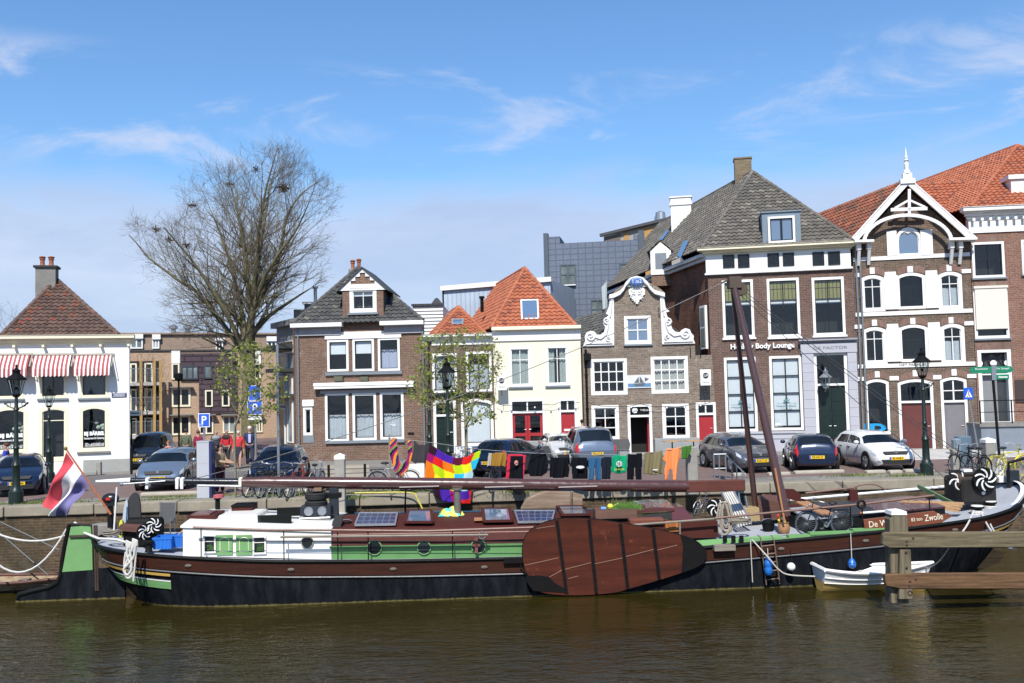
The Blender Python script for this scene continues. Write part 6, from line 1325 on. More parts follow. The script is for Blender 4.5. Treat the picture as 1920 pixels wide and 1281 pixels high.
m = MB();a = bp(1336,1027,-2.4);m.box(a[0],a[0]+.55,-2.6,-2.38,a[1]-.06,a[1]+.08);m.build('wooden_cleat',GREYW,BG_)
# --- rudder and tiller at the stern
t = thing('rudder','large green and black rudder with curved black edge at the barge stern','rudder',B.w2(0,0,0),B.rz)
def bq(pts,y): return [bp(px,py,y) for px,py in pts]
m = MB();m.prism(bq([(118,1072),(126,1030),(134,988),(171,984),(174,1020),(175,1068)] ,-.75),-.80,-.70);m.build('green_blade',GRL,t)
m = MB();m.prism(bq([(113,1088),(116,1072),(176,1067),(235,1062),(235,1125),(60,1132),(30,1128),(36,1112),(70,1104),(95,1100)],-.75),-.79,-.71);m.build('lower_blade',HULL,t)
m = MB();m.tube([bpt(px,py,-.77) for px,py in ((130,984),(126,1000),(120,1028),(116,1055),(114,1078),(108,1092),(92,1101),(60,1108),(36,1115),(33,1122))],[.055]*5+[.07]*5,8);m.tube([bpt(px,py,-.77) for px,py in ((130,983),(172,986))],.04,6);m.build('iron_edge',BLACK,t,smooth=True)
m = MB()
for px in (177,181): m.tube([bpt(px,985,-.8),bpt(px+3,1108,-.8)],.025,6)
m.box(bp(131,1005,-.8)[0],bp(172,1005,-.8)[0],-.86,-.81,bp(150,1007,-.8)[1],bp(150,1003,-.8)[1]);m.build('hinge_rods',flat('rusty_iron',(.07,.045,.03),.8,var=.5,scale=8),t)
# stern post block, tiller
WOODR = wood('old_brown_wood',(.14,.06,.045),(.07,.035,.028),0,1,.7)
def bbox(name,label,cat,px0,py0,px1,py1,y0,y1,mat,part='box',bevel=.01,group=None,extra=None):
	"""box thing whose near face covers the given photo rectangle on plane y0"""
	x0,x1,z0,z1 = B.rect((px0,py0,px1,py1),y0);t = thing(name,label,cat,B.w2((x0+x1)/2,(y0+y1)/2,z0),B.rz,group);m = MB();w_,d_,h_ = (x1-x0)/2,(y1-y0)/2,z1-z0
	if extra != 'skip': m.box(-w_,w_,-d_,d_,0,h_);m.build(part,mat,t,bevel=bevel)
	return t,w_,d_,h_
# deck-level objects, stern first
def open_crate(t,w_,d_,h_,mat,th=.03):
	m = MB();m.box(-w_,w_,-d_,-d_+th,0,h_);m.box(-w_,w_,d_-th,d_,0,h_);m.box(-w_,-w_+th,-d_+th,d_-th,0,h_);m.box(w_-th,w_,-d_+th,d_-th,0,h_);m.box(-w_+th,w_-th,-d_+th,d_-th,0,th)
	m.box(-w_-.02,w_+.02,-d_-.02,-d_,h_-.05,h_);m.box(-w_-.02,w_+.02,d_,d_+.02,h_-.05,h_)
	for i in range(-2,3): m.box(i*w_*.4-.012,i*w_*.4+.012,-d_-.012,-d_,.02,h_-.05)
	m.build('crate',mat,t)
BLU = flat('blue_plastic',(.02,.15,.55),.4,var=.1)
t,w_,d_,h_ = bbox('plastic_crate','front blue plastic crate standing on the stern deck','crate',287,1008,321,1030,-1.5,-1.0,BLU,extra='skip',group='blue crates on the stern');open_crate(t,w_,d_,h_,BLU)
t2,w_,d_,h_ = bbox('plastic_crate','right blue plastic crate leaning against the white cabin','crate',323,1003,342,1027,-1.25,-.85,BLU,extra='skip',group='blue crates on the stern');open_crate(t2,w_,d_,h_,BLU)
x,z = bp(325,1003,-1.3);m = MB();m.tube([(0,0,-.1),(.35,.1,.22)],.02,6);o = m.build('broom_handle',wood('orange_handle',(.5,.25,.1),(.4,.2,.08)),None);o.location = B.w2(x,-1.2,z);tag(o,'orange wooden handle sticking out of the blue crates','handle')
def spiralwheel(name,label,px,py,y,R,n=7,tilt=0,disc=True,axis_rot=0,rim=False):
	x,z = bp(px,py,y);t = thing(name,label,'winch wheel',B.w2(x,y,z),B.rz+axis_rot,'white spoked winch wheels')
	if disc: m = MB();m.disc((0,.03,0),R*1.05,.04,24);m.build('disc',BLACK,t)
	for k in range(n):
		a0 = 2*math.pi*k/n;pts = []
		for i in range(7):
			f_ = i/6;a = a0+1.05*f_;r_ = R*(.14+.84*f_**.85);pts.append((r_*math.cos(a),-.02,r_*math.sin(a)))
		m = MB();m.tube(pts,[R*.07]*3+[R*.085]*3+[R*.05],6);m.build('spoke',WHITE,t,smooth=True)
	m = MB();m.disc((0,-.03,0),R*.2,.08,12);m.build('hub',BLACK if not rim else WHITE,t)
	if rim: m = MB();m.torus((0,0,0),R*1.05,R*.06,28,6);m.build('rim',BLACK,t)
	return t
spiralwheel('winch_wheel','right white curved spoked wheel on the stern winch',289,985,-1.0,.2);spiralwheel('winch_wheel','left edge-on white spoked wheel on the stern winch',271,998,-1.1,.2,axis_rot=.9)
spiralwheel('winch_wheel','white curved spoked wheel beside the rope coil amidships',1342,952,-.9,.24,6);spiralwheel('winch_wheel','large white curved spoked wheel on the bow windlass',1847,899,-.9,.32,7);spiralwheel('winch_wheel','left black rimmed wheel of the bow windlass',1795,901,-.6,.27,5,disc=False,rim=True)
# stern winch machinery
t = thing('stern_winch','black stern winch with brown hood between the white spoked wheels','winch',B.w2(bp(262,1000,-.6)[0],-.6,deckz(1)),B.rz);m = MB();m.box(-.35,.5,-.25,.5,0,.55);m.lathe([(.2,-.4),(.2,.5)],(.1,0,.55),14,'X');m.build('frame',BLACK,t,bevel=.03)
m = MB();m.prism([(-.45,.45),(.25,.38),(.28,.58),(-.4,.62)],-.4,.1);m.build('hood',WOODR,t,bevel=.03)
# dark oval boards on edge (canoe-shaped)
t = thing('upright_board','tall dark oval board with white edge standing upright at the stern','board',B.w2(0,0,0),B.rz);q = smoothpoly(bq([(232,1012),(233,975),(238,940),(248,924),(257,924),(262,938),(264,970),(268,1012)],-.3));m = MB();m.prism(q,-.3,-.22);m.build('board',flat('dark_board',(.03,.03,.032),.7,var=.3),t)
q = smoothpoly(bq([(229,1010),(229,975),(234,940),(239,934),(240,960),(237,1010)],-.36));m = MB();m.prism(q,-.36,-.31);m.build('white_edge',flat('white_blue_edge',(.45,.5,.55),.5),t)
q = smoothpoly(bq([(223,1008),(224,980),(229,972),(232,985),(231,1008)],-.45));m = MB();m.prism(q,-.5,-.40);o = m.build('yellow_float',flat('lemon_yellow',(.65,.65,.05),.5),None);o.location = B.o;o.rotation_euler = (0,0,B.rz);tag(o,'yellow float tucked beside the upright oval board','float')
# outboard motor
x,z = bp(207,935,.1);t = thing('outboard_motor','black outboard motor with red band hung on the stern','outboard motor',B.w2(x,.1,z),B.rz);m = MB();m.sphere((0,0,0),.22,14,8,(1.1,.7,.7));m.box(-.15,.15,-.1,.1,-.2,-.08);m.build('cowl',flat('black_gloss2',(.012,.013,.015),.25),t,smooth=True,auto=60);m = MB();m.box(-.07,.05,-.16,-.13,-.03,.04);m.build('red_band',flat('bright_red',(.5,.02,.02),.4),t);m = MB();m.box(-.06,.06,-.06,.06,-.8,-.18);m.tube([(.1,0,-.1),(.45,0,-.05)],.025,6);m.build('leg',BLACK,t)
# grey stone block & pole at stern
t = thing('stern_box','weathered grey locker at the stern beneath the outboard motor','locker',B.w2(bp(192,980,.5)[0],.5,1.2),B.rz);m = MB();m.box(-.35,.3,-.2,.3,0,.5);m.build('locker',CEM,t,bevel=.03)
x,z0 = bp(213,1006,-.9);_,z1 = bp(219,914,-.9);x1 = bp(219,914,-.9)[0];t = thing('white_pole','thin white pole standing at the stern with coiled rope at its foot','pole',B.w2(x,-.9,z0),B.rz);m = MB();m.tube([(0,0,0),(x1-x,0,z1-z0)],.022,6);m.build('pole',WHITE,t)
def coil(label,px,py,y,R,n=4,mat=ROPE,r_=.018,name='rope_coil',sq=.5):
	x,z = bp(px,py,y);m = MB();pts = []
	for i in range(n*14+1): a = 2*math.pi*i/14;rr = R*(1+.12*math.sin(i*.7));pts.append((rr*math.cos(a),rr*math.sin(a)*.8,r_*1.6*i/14))
	m.tube(pts,r_,5);o = m.build(name,mat,None,smooth=True);o.location = B.w2(x,y,z-.03);o.rotation_euler = (0,0,B.rz);return tag(o,label,'rope','rope coils aboard the barge')
coil('brown rope coil around the foot of the white pole at the stern',210,1002,-1.0,.22,5,GREYW)
# flagstaff and flag
fa,fb = bpt(208,965,.0),bpt(123,841,.0);t = thing('flag','dutch tricolour flag hanging from a slanted varnished staff at the stern','flag',B.w2(*fa),B.rz);d = Vector(fb)-Vector(fa)
m = MB();m.tube([(0,0,0),tuple(d)],[.032,.022],8);m.build('staff',wood('varnished_staff',(.42,.14,.06),(.30,.10,.05),2,1,.35),t,smooth=True);m = MB();m.sphere(tuple(d),.055,10,6);m.build('finial',flat('gilt',(.30,.20,.06),.4,.5),t,smooth=True)
fm = {}
TOPE = [(128,851),(122,880),(104,905),(97,925),(82,945)]
# four corner curves in photo pixels: hoist from (126,846) to (170,903); fly end (83,945) to (124,970)
def flagpt(u,v):
	hx,hy = 126+(168-126)*v,848+(908-848)*v;fx,fy = 81+(125-81)*v,943+(968-943)*v+8*math.sin(v*3.1)
	cx_,cy_ = 104+(148-104)*v,888+(935-888)*v
	b0,b1,b2 = (1-u)**2,2*u*(1-u),u*u;px,py = hx*b0+cx_*b1+fx*b2,hy*b0+cy_*b1+fy*b2
	yy = .17*math.sin(u*8+v*6)*min(1,u*2)+.13*math.sin(v*15+u*3)*min(1,u*1.5)-.05
	x,z = bp(px+5*math.sin(v*12+u*4)*u,py,0);return (x-fa[0],yy,z-fa[2])
for nm,v0,v1,c_ in (('red_stripe',0,1/3,(.52,.05,.07)),('white_stripe',1/3,2/3,(.72,.72,.72)),('blue_stripe',2/3,1,(.16,.145,.30))):
	m = MB();nu,nv = 24,8;m.add([flagpt(i/nu,v0+(v1-v0)*j/nv) for i in range(nu+1) for j in range(nv+1)],[(i*(nv+1)+j,(i+1)*(nv+1)+j,(i+1)*(nv+1)+j+1,i*(nv+1)+j+1) for i in range(nu) for j in range(nv)]);m.build(nm,flat('flag_'+nm,c_,.8,var=.06),t,smooth=True,auto=180)
# rope bundle at the stern quarter
t = thing('hanging_rope','thick white mooring line looped over the stern gunwale in long bights','rope',B.w2(*bpt(246,1015,-2.2)),B.rz);yy = -2.57;o0 = Vector(bpt(246,1015,-2.2))
def rp_(pts,yv): return [Vector(bpt(px,py,yv))-o0 for px,py in pts]
def spl(p,k=6):
	out = [];p = [p[0]]+p+[p[-1]]
	for i in range(1,len(p)-2):
		for j in range(k): t_ = j/k;a,b,c,d_ = p[i-1],p[i],p[i+1],p[i+2];out.append(.5*((2*b)+(c-a)*t_+(2*a-5*b+4*c-d_)*t_*t_+(-a+3*b-3*c+d_)*t_**3))
	out.append(p[-2]);return out
RW = flat('white_rope',(.62,.60,.55),.85,var=.2,scale=20);m = MB()
for s_ in range(5): m.tube(spl(rp_([(236,1014+s_*2.2),(246,1018+s_*2.2),(257,1015+s_*2.2),(248,1011+s_*2)],-2.15-.0*s_)),.028,6)
m.tube(spl(rp_([(252,1020),(243,1040),(236,1058),(235,1075),(240,1084),(247,1078),(245,1060),(238,1040),(240,1025)],-2.54)),.028,6);m.tube(spl(rp_([(254,1022),(250,1045),(240,1058),(232,1068),(238,1078),(246,1068),(246,1050),(243,1030)],-2.57)),.028,6);m.tube(spl(rp_([(244,1022),(240,1050),(244,1075),(236,1072),(233,1058),(236,1035)],-2.44)),.026,6);m.tube(rp_([(256,1020),(254,1050),(250,1090)],-2.54),.022,6);m.build('rope',RW,t,smooth=True)
rope([Vector(p) for p in (bpt(140,980,-.5),bpt(160,1000,-.8),bpt(185,1010,-1.2),bpt(220,1012,-1.6),bpt(245,1020,-2.0))],.035,'thick white rope running from the rudder head to the stern rope loops',RW)
rope([bpt(-60,970,-.6),bpt(122,1004,-.4)],.028,'upper white mooring line sagging from the left to the rudder',RW,sag=.35,group='mooring lines at the stern');rope([bpt(-60,985,-.8),bpt(125,992,-.4)],.028,'lower white mooring line sagging deeply left of the rudder',RW,sag=1.2,group='mooring lines at the stern');rope([bpt(-60,950,.8),bpt(112,1032,.1)],.022,'dark mooring rope slanting down to the rudder from the left',WIRE,group='mooring lines at the stern');rope([bpt(-40,965,.8),bpt(90,1078,.1)],.022,'dark rope slanting to the moored skiff',WIRE,group='mooring lines at the stern')
# bollard, deck chair, dark shapes
def bollards(px,py,y,r_,h_,label,mat=BLACK,capm=None):
	x,z = bp(px,py,y);t = thing('deck_bollard',label,'bollard',B.w2(x,y,z),B.rz,'bollards on the barge deck');m = MB();m.lathe([(r_,0),(r_*.8,.03),(r_*.75,h_*.7),(r_*1.15,h_*.8),(r_*1.2,h_*.97),(r_*.9,h_)],(0,0,0),16);m.build('post',mat,t,smooth=True,auto=50)
	if capm: m = MB();m.lathe([(r_*1.1,0),(r_*1.05,.025),(.01,.03)],(0,0,h_),16);m.build('cap',capm,t)
	if capm:
		m = MB()
		for k in range(3): m.torus((0,0,h_*(.18+.16*k)),r_*1.0,.022,16,5,'Z')
		m.build('rope_turns',RW,t)
bollards(279,1035,-1.6,.11,.28,'black bollard in front of the stern crates');bollards(1833,967,-1.1,.15,.26,'left rope wrapped bollard with white top on the bow deck',BLACK,WHITE);bollards(1857,958,-.7,.15,.26,'right rope wrapped bollard with white top on the bow deck',BLACK,WHITE)
t = thing('deck_chair','grey mesh deck chair behind the stern winch','chair',B.w2(bp(314,1000,.3)[0],.3,bp(314,978,.3)[1]),B.rz,);m = MB();
m.prism([(-.17,0),(.17,0),(.2,.5),(-.18,.52)],0,.03);m.build('mesh_back',flat('grey_mesh',(.10,.10,.10),.7),t);m = MB();m.tube([(-.19,0,-.3),(-.2,0,.54),(.21,0,.52),(.2,0,-.3)],.018,6);m.tube([(-.2,-.4,-.3),(-.2,-.4,.1),(-.2,0,.12)],.015,5);m.tube([(.2,-.4,-.3),(.2,-.4,.1),(.2,0,.12)],.015,5);m.build('frame',STEEL,t);m = MB();m.box(-.18,.18,-.38,0,-.02,.02);m.build('seat',flat('grey_mesh',(.10,.10,.10),.7),t)
# white low upper cabin on the aft roof, hatches, panels, tyres, fan box
rz_ = zt0+.20
t,w_,d_,h_ = bbox('roof_locker','low white raised locker on the aft cabin roof','locker',408,966,482,990,-.75,.7,WH2,bevel=.04)
t,w_,d_,h_ = bbox('roof_hatch','brown wooden roof hatch nearest the stern on the white cabin','hatch',351,966,404,981,-.9,.1,MARO,group='brown roof hatches');m = MB();m.box(-w_*.7,w_*.6,-d_-.012,d_*.5,h_-.01,h_+.03);m.build('lid',flat('hatch_lid',(.16,.07,.06),.35),t)
t,w_,d_,h_ = bbox('roof_hatch','brown wooden roof hatch behind with two pale ropes above it','hatch',434,950,473,966,.2,.9,MARO,group='brown roof hatches');m = MB();m.box(-w_*1.05,w_*1.0,-d_*1.1,d_,h_,h_+.04);m.build('lid',BLACK,t)
t,w_,d_,h_ = bbox('black_screen','long black screen standing on the white cabin roof, nearer one','screen',483,966,546,983,-1.15,-1.08,BLACK,group='black screens on the cabin roof');m = MB();m.box(-w_*.95,-w_*.8,-d_-.02,-d_,.02,h_-.03);m.build('glass_part',BGP,t)
bbox('black_screen','long black screen on the cabin roof, farther one beside the fan box','screen',519,952,563,968,-.5,-.42,BLACK,group='black screens on the cabin roof')
t,w_,d_,h_ = bbox('ventilation_box','black box with two round grey fans under the stacked tyres','box',562,950,620,968,-.5,.3,flat('blue_black_paint',(.02,.025,.035),.35));
for s_ in (-.42,.45): m = MB();m.torus((s_*w_,-d_-.01,h_*.52),.11,.018,20,5);m.disc((s_*w_,-d_-.008,h_*.52),.11,.02,16);m.build('fan_grille',STEEL,t)
m = MB();m.tube([(-w_,-d_-.05,-.05),(w_*.98,-d_-.05,-.04)],.03,8);m.build('steel_bar',STEEL,t)
for k,py in enumerate((945,930)):
	x,z = bp(593,py,-.1);t = thing('tyre',('lower','upper')[k]+' worn black tyre of the stack on the ventilation box','tyre',B.w2(x,-.1,z),B.rz,'stacked tyres');m = MB();m.lathe([(.17,-.08),(.27,-.1),(.305,-.07),(.31,0),(.305,.07),(.27,.1),(.17,.08),(.165,0),(.17,-.08)],(0,0,0),28);m.build('tread',RUBBER,t,smooth=True,auto=35);m = MB()
	for g_ in (-.04,0,.04): m.torus((0,0,g_),.308,.006,28,4,'Z')
	m.build('grooves',BLACK,t)
t,w_,d_,h_ = bbox('wood_offcut','brown wooden offcut lying on the upper tyre','wood',588,915,603,922,-.2,.1,wood('offcut',(.25,.16,.10),(.15,.1,.07)))
m = MB();m.prism(smoothpoly(bq([(622,980),(628,970),(637,966),(643,970),(640,985),(632,1000),(622,1006)],-1.3),1),-1.3,-1.2);o = m.build('rope_guard',flat('dark_board',(.03,.03,.032),.7),BG_)
def bucket(px0,py0,px1,py1,y,label,mat=BLACK):
	x0,x1,z0,z1 = B.rect((px0,py0,px1,py1),y);r_ = (x1-x0)/2;h_ = z1-z0;t = thing('bucket',label,'bucket',B.w2((x0+x1)/2,y,z0),B.rz,'black buckets aboard');m = MB();m.lathe([(r_*.75,0),(r_*.97,h_),(r_*1.05,h_),(r_*1.05,h_-.03),(r_*.93,h_-.03),(r_*.7,.03),(.01,.03)],(0,0,0),18);m.build('body',mat,t,smooth=True,auto=40);m = MB();m.torus((0,0,h_-.02),r_*1.02,.008,14,4,'Y',0,math.pi,.5);m.build('handle',STEEL,t)
bucket(639,978,660,992,-.9,'black bucket on the maroon roof left of the solar panels');bucket(1428,978,1453,996,-.4,'black pot on the grey deck beside the terracotta jar')
# solar panels and skylights on the cabin roof
def roofz(x,y):
	f_ = (x-xm)/(xe-xm);zh = zm0+(zm1-zm0)*f_;u = abs(y)/1.5;return zh+.15*(1-min(1,u)**1.5)
SOL = bgpane('solar_cell',(.02,.03,.10),.3);
def onroof(px,py,yhint=None):   # intersect ray with tilted roof plane z = zh + .15*(1-|y|/1.5) for y<0
	y = -1.4
	for k in range(60):
		x,z = bp(px,py,y)
		if z <= roofz(x,y)+.02 and k == 0: return x,y
		if z <= roofz(x,y)+.02: return x,y
		y += .05
	return x,y
def quadpanel(name,label,cat,q,mat,frm,cells=0,grp=None,lift=.05,rows=1):
	pts = []
	for px,py in q: x,y = (lambda r: r)(onroof(px,py));pts.append(Vector((x,y,roofz(x,y)+lift)))
	o0 = pts[0].copy();t = thing(name,label,cat,B.w2(*o0),B.rz,grp);pts = [p-o0 for p in pts];A_,B_,C_,D_ = pts;n_ = (B_-A_).cross(D_-A_).normalized();
	if n_.z < 0: n_ = -n_
	def g(u,v): return A_*(1-u)*(1-v)+B_*u*(1-v)+C_*u*v+D_*(1-u)*v
	m = MB();m.add([g(u,v)+n_*h for h in (0,.03) for u,v in ((0,0),(1,0),(1,1),(0,1))],[(3,2,1,0),(4,5,6,7),(0,1,5,4),(1,2,6,5),(2,3,7,6),(3,0,4,7)]);m.build('panel' if cells else 'pane',mat,t)
	m = MB();r_ = .022 if cells else .045
	for a,b in ((A_,B_),(B_,C_),(C_,D_),(D_,A_)): m.beam(a+n_*.02,b+n_*.02,r_*2,.06)
	m.build('frame',frm,t)
	if cells:
		m = MB()
		for i in range(1,cells): m.beam(g(i/cells,.02)+n_*.032,g(i/cells,.98)+n_*.032,.02,.006)
		for i in range(1,rows): m.beam(g(.01,i/rows)+n_*.032,g(.99,i/rows)+n_*.032,.012,.006)
		m.build('cell_lines',STEEL,t)
	return t
ALU = flat('aluminium_frame',(.5,.5,.52),.35,.7)
quadpanel('solar_panel','left blue solar panel of six columns on the maroon cabin roof','solar panel',[(666,991),(741,991),(745,966),(675,966)],SOL,ALU,6,'solar panels on the barge roof',rows=3)
quadpanel('solar_panel','right blue solar panel crossed by a yellow hose near the leeboard','solar panel',[(972,986),(1035,984),(1040,962),(965,962)],SOL,ALU,6,'solar panels on the barge roof',rows=3)
SKG = skyglass();
quadpanel('roof_skylight','left brown framed skylight on the barge roof beside the solar panel','skylight',[(760,986),(811,986),(809,964),(765,964)],SKG,MARO,0,'skylights on the barge roof',.09);quadpanel('roof_skylight','middle brown framed skylight with reflected branches right of the mast support','skylight',[(908,984),(960,983),(955,960),(905,960)],SKG,MARO,0,'skylights on the barge roof',.09);quadpanel('roof_skylight','right pale skylight on the barge roof above the leeboard','skylight',[(1055,972),(1105,971),(1093,954),(1045,954)],SKG,MARO,0,'skylights on the barge roof',.09)
m = MB();zz_ = roofz(xm+1,0)+.2;m.tube([(bp(665,963,.9)[0],.9,bp(665,963,.9)[1]),(bp(1115,957,.9)[0],.9,bp(1115,957,.9)[1])],.035,8);m.build('roof_rail',flat('pale_turquoise',(.50,.62,.60),.5),BG_)
t = thing('crumpled_cloth','crumpled yellow and turquoise cloth on the roof left of the mast support','cloth',B.w2(*bpt(846,968,-.1)),B.rz);rr = random.Random(3);m = MB();nn = 16;vs = []
for j in range(nn):
	for i in range(nn): u,v = i/(nn-1)*2-1,j/(nn-1)*2-1;vs.append((u*.36+rr.uniform(-.02,.02),v*.25,max(0,.24*(1-u*u)*(1-v*v)+.05*math.sin(u*9+v*4)+rr.uniform(-.01,.02))))
m.add(vs,[(j*nn+i,j*nn+i+1,(j+1)*nn+i+1,(j+1)*nn+i) for j in range(nn-1) for i in range(nn-1)]);mm,tt_,bb = newmat('yellow_turquoise_cloth');vr = N(tt_,'ShaderNodeTexVoronoi',i_Scale=7.0);L(tt_,tt_.nodes.new('ShaderNodeTexCoord').outputs['Object'],vr.inputs['Vector']);ss_ = tt_.nodes.new('ShaderNodeSeparateColor');L(tt_,vr.outputs['Color'],ss_.inputs[0]);L(tt_,mixc(tt_,ramp(tt_,ss_.outputs[0],.49,.51),(.65,.68,.10),(.08,.55,.55)),bb.inputs['Base Color']);m.build('cloth',mm,t,smooth=True,auto=180)
m = MB();x,y_ = onroof(898,976);m.box(-.13,.13,-.25,.25,0,.03);o = m.build('plank_offcut',wood('orange_wood',(.42,.20,.09),(.30,.13,.06),2,1,.5),None,bevel=.005);o.location = B.w2(x,y_,roofz(x,y_)+.03);o.rotation_euler = (0,0,B.rz);tag(o,'short orange plank lying on the roof left of the middle skylight','plank')
YH = flat('yellow_hose',(.62,.52,.06),.5)
rope([Vector(p) for p in spl([Vector(q) for q in (bpt(650,925,2.7),bpt(700,924,2.7),bpt(770,924,2.6),bpt(782,935,2.3),bpt(790,950,1.8),bpt(795,962,1.3))])],.022,'yellow hose running from the quay onto the barge roof',YH,'hose','hose');rope([Vector(p) for p in spl([Vector(q) for q in (bpt(960,958,.6),bpt(990,965,.2),bpt(1010,968,-.1),bpt(1028,975,-.6))])],.018,'yellow hose lying across the right solar panel',YH,'hose','hose')
x,z = bp(760,964,.8);m = MB();m.tube([(0,0,0),(0,0,.35),(.02,0,.75),(.4,.2,.8)],.03,6);o = m.build('stove_pipe',BLACK,BG_)
o.location = (x,.8,z-.1)
# dark gable-ish wooden thing on the quay side (crumpled tarp), planter, companion hatch
t = thing('planter_box','weathered wooden planter box with green plants and yellow can on the roof','planter',B.w2(*bpt(1153,970,-1.15)),B.rz)
x0,x1,z0,z1 = B.rect((1114,957,1192,970),-1.4);m = MB();hw_ = (x1-x0)/2;h_ = z1-z0+.06
for a in ((-hw_,hw_,-.25,-.21),(-hw_,hw_,.21,.25),(-hw_,-hw_+.04,-.21,.21),(hw_-.04,hw_,-.21,.21)): m.box(a[0],a[1],a[2],a[3],0,h_)
m.box(-hw_+.04,hw_-.04,-.21,.21,0,h_*.85);m.build('box',wood('planter_wood',(.17,.09,.06),(.09,.05,.04)),t);m = MB();rr = random.Random(8)
for _ in range(900): a = rr.gauss(0,1) ;cx_ = rr.choice((.12,.5,.3))+rr.gauss(0,.11);cy_ = rr.uniform(-.18,.18);hh = abs(rr.gauss(.12,.07));m.add([(cx_-.012,cy_,h_*.8),(cx_+.012,cy_,h_*.8),(cx_+rr.gauss(0,.06),cy_+rr.gauss(0,.04),h_*.8+hh)],[(0,1,2)])
m.build('plants',flat('herb_green',(.09,.20,.03),.8),t);m = MB();m.lathe([(.07,0),(.09,.05),(.05,.12)],(-.12,0,h_),10);m.tube([(-.05,0,h_+.05),(.1,0,h_+.12)],.015,5);m.build('watering_can',flat('lemon_yellow',(.65,.65,.05),.5),t);m = MB();m.lathe([(.05,0),(.05,.14)],(-.38,0,h_+.0),8,'X');m.build('blue_bottle',flat('sky_plastic',(.08,.25,.5),.4),t)
CH = flat('companion_maroon',(.10,.035,.035),.22,var=.15,coat=.4)
t = thing('companion_hatch','shiny maroon companionway hatch with blue oval badge and open dark doorway','hatch',B.w2(0,0,0),B.rz)
def bquad3(q):  # list of (px,py,y)
	return [Vector(bpt(*p)) for p in q]
def solid(name,near,far,mat,par,bevel=0):
	"""solid between a near outline (px,py list at y0) and a far one"""
	n_ = len(near);m = MB();m.add(near+far,[tuple(range(n_)),tuple(range(n_,2*n_))[::-1]]+[(i,n_+i,n_+(i+1) % n_,(i+1) % n_) for i in range(n_)]);return m.build(name,mat,par,bevel=bevel)
solid('sliding_lid',bquad3([(1195,964,-.7),(1198,961,-.7),(1265,958,-.7),(1265,953,-.7),(1230,951,-.7),(1196,955,-.7)]),bquad3([(1183,944,.7),(1184,943,.7),(1250,939,.7),(1250,937,.7),(1216,937,.7),(1184,940,.7)]),CH,t)
m = MB();x,z = bp(1223,947.5,.1);zz_ = z+.02;m.lathe([(.24,0),(.22,.02),(.01,.022)],(x,.0,zz_),20,'Z',sc=(1,.7));m.build('blue_oval',flat('badge_blue',(.10,.17,.28),.5),t)
solid('opening_shade',bquad3([(1213,976,-.9),(1263,973,-.9),(1258,961,-.75),(1204,965,-.75)]),bquad3([(1213,974,.2),(1263,971,.2),(1258,960,.2),(1204,963,.2)]),SHADEM,t)  # near-black solid painted as the shade of the open hatchway
solid('side_coaming',bquad3([(1262,990,-1.25),(1346,998,-1.25),(1338,990,-1.2),(1300,975,-1.1),(1282,950,-.5),(1258,951,-.5)]),bquad3([(1250,970,.9),(1330,975,.9),(1320,970,.9),(1290,958,.9),(1272,944,.9),(1250,944,.9)]),CH,t)
x0,x1,z0,z1 = B.rect((1180,976,1346,1000),CY0+.06);m = MB();m.box(x0,x1,CY0+.06,CY0+.5,z0-.15,z1-.05);m.build('front_coaming',MARO,t)
x0,x1,z0,z1 = B.rect((1248,977,1273,998),CY0+.0);m = MB();m.box(x0,x1,CY0+.02,CY0+.06,z0,z1);d_ = m.build('varnished_door',wood('varnished_door',(.42,.16,.05),(.30,.10,.03),2,1,.3),t,bevel=.01);m = MB();m.box(x0+.08,x1-.08,CY0+.0,CY0+.02,z0+.06,z1-.06);m.build('inset',wood('varnished_door2',(.34,.12,.04),(.24,.08,.03),2,1,.3),d_)
t = thing('folded_carpet','rust coloured carpet lying over the coaming beside the varnished door','carpet',B.w2(*bpt(1214,983,CY0-.02)),B.rz);x0,x1,z0,z1 = B.rect((1176,977,1240,988),CY0-.02);m = MB();m.box(-(x1-x0)/2,(x1-x0)/2,0,.4,-.04,z1-z0-.02);m.build('carpet',flat('carpet_rust',(.20,.06,.035),.95,var=.5,scale=14),t,bevel=.03)
# handrail forward of the cabin, rope bundle on it
m = MB();m.tube([bpt(1180,985,-1.9),bpt(1350,972,-1.9)],.03,6);a,b = bpt(1275,980,-1.9),bpt(1275,1004,-1.9);m.tube([a,b],.02,5);m.build('forward_rail',GREYW,BG_)
t = thing('rope_hank','large hank of grey beige rope hung on the rail beside the white spoked wheel','rope',B.w2(*bpt(1358,945,-1.2)),B.rz);m = MB();rr = random.Random(2)
for k in range(7):
	w_ = rr.uniform(.08,.17);l_ = rr.uniform(.5,.75);x0 = rr.uniform(-.08,.12);y0 = rr.uniform(-.08,.08);m.tube(spl([Vector(p) for p in ((x0-w_*.5,y0,.02),(x0-w_,y0,-l_*.5),(x0-w_*.8,y0,-l_),(x0,y0,-l_-.08),(x0+w_*.8,y0,-l_),(x0+w_,y0,-l_*.5),(x0+w_*.4,y0,.03),(x0-w_*.5,y0,.02))]),.026,6)
m.build('rope',flat('old_rope',(.36,.31,.25),.9,var=.3,scale=20),t,smooth=True)
coil('heap of black and beige line on the grey deck right of the rope hank',1385,978,-1.2,.3,4,GREYW);coil('small black line coil on the coaming',1312,985,-1.3,.14,3,BLACK)
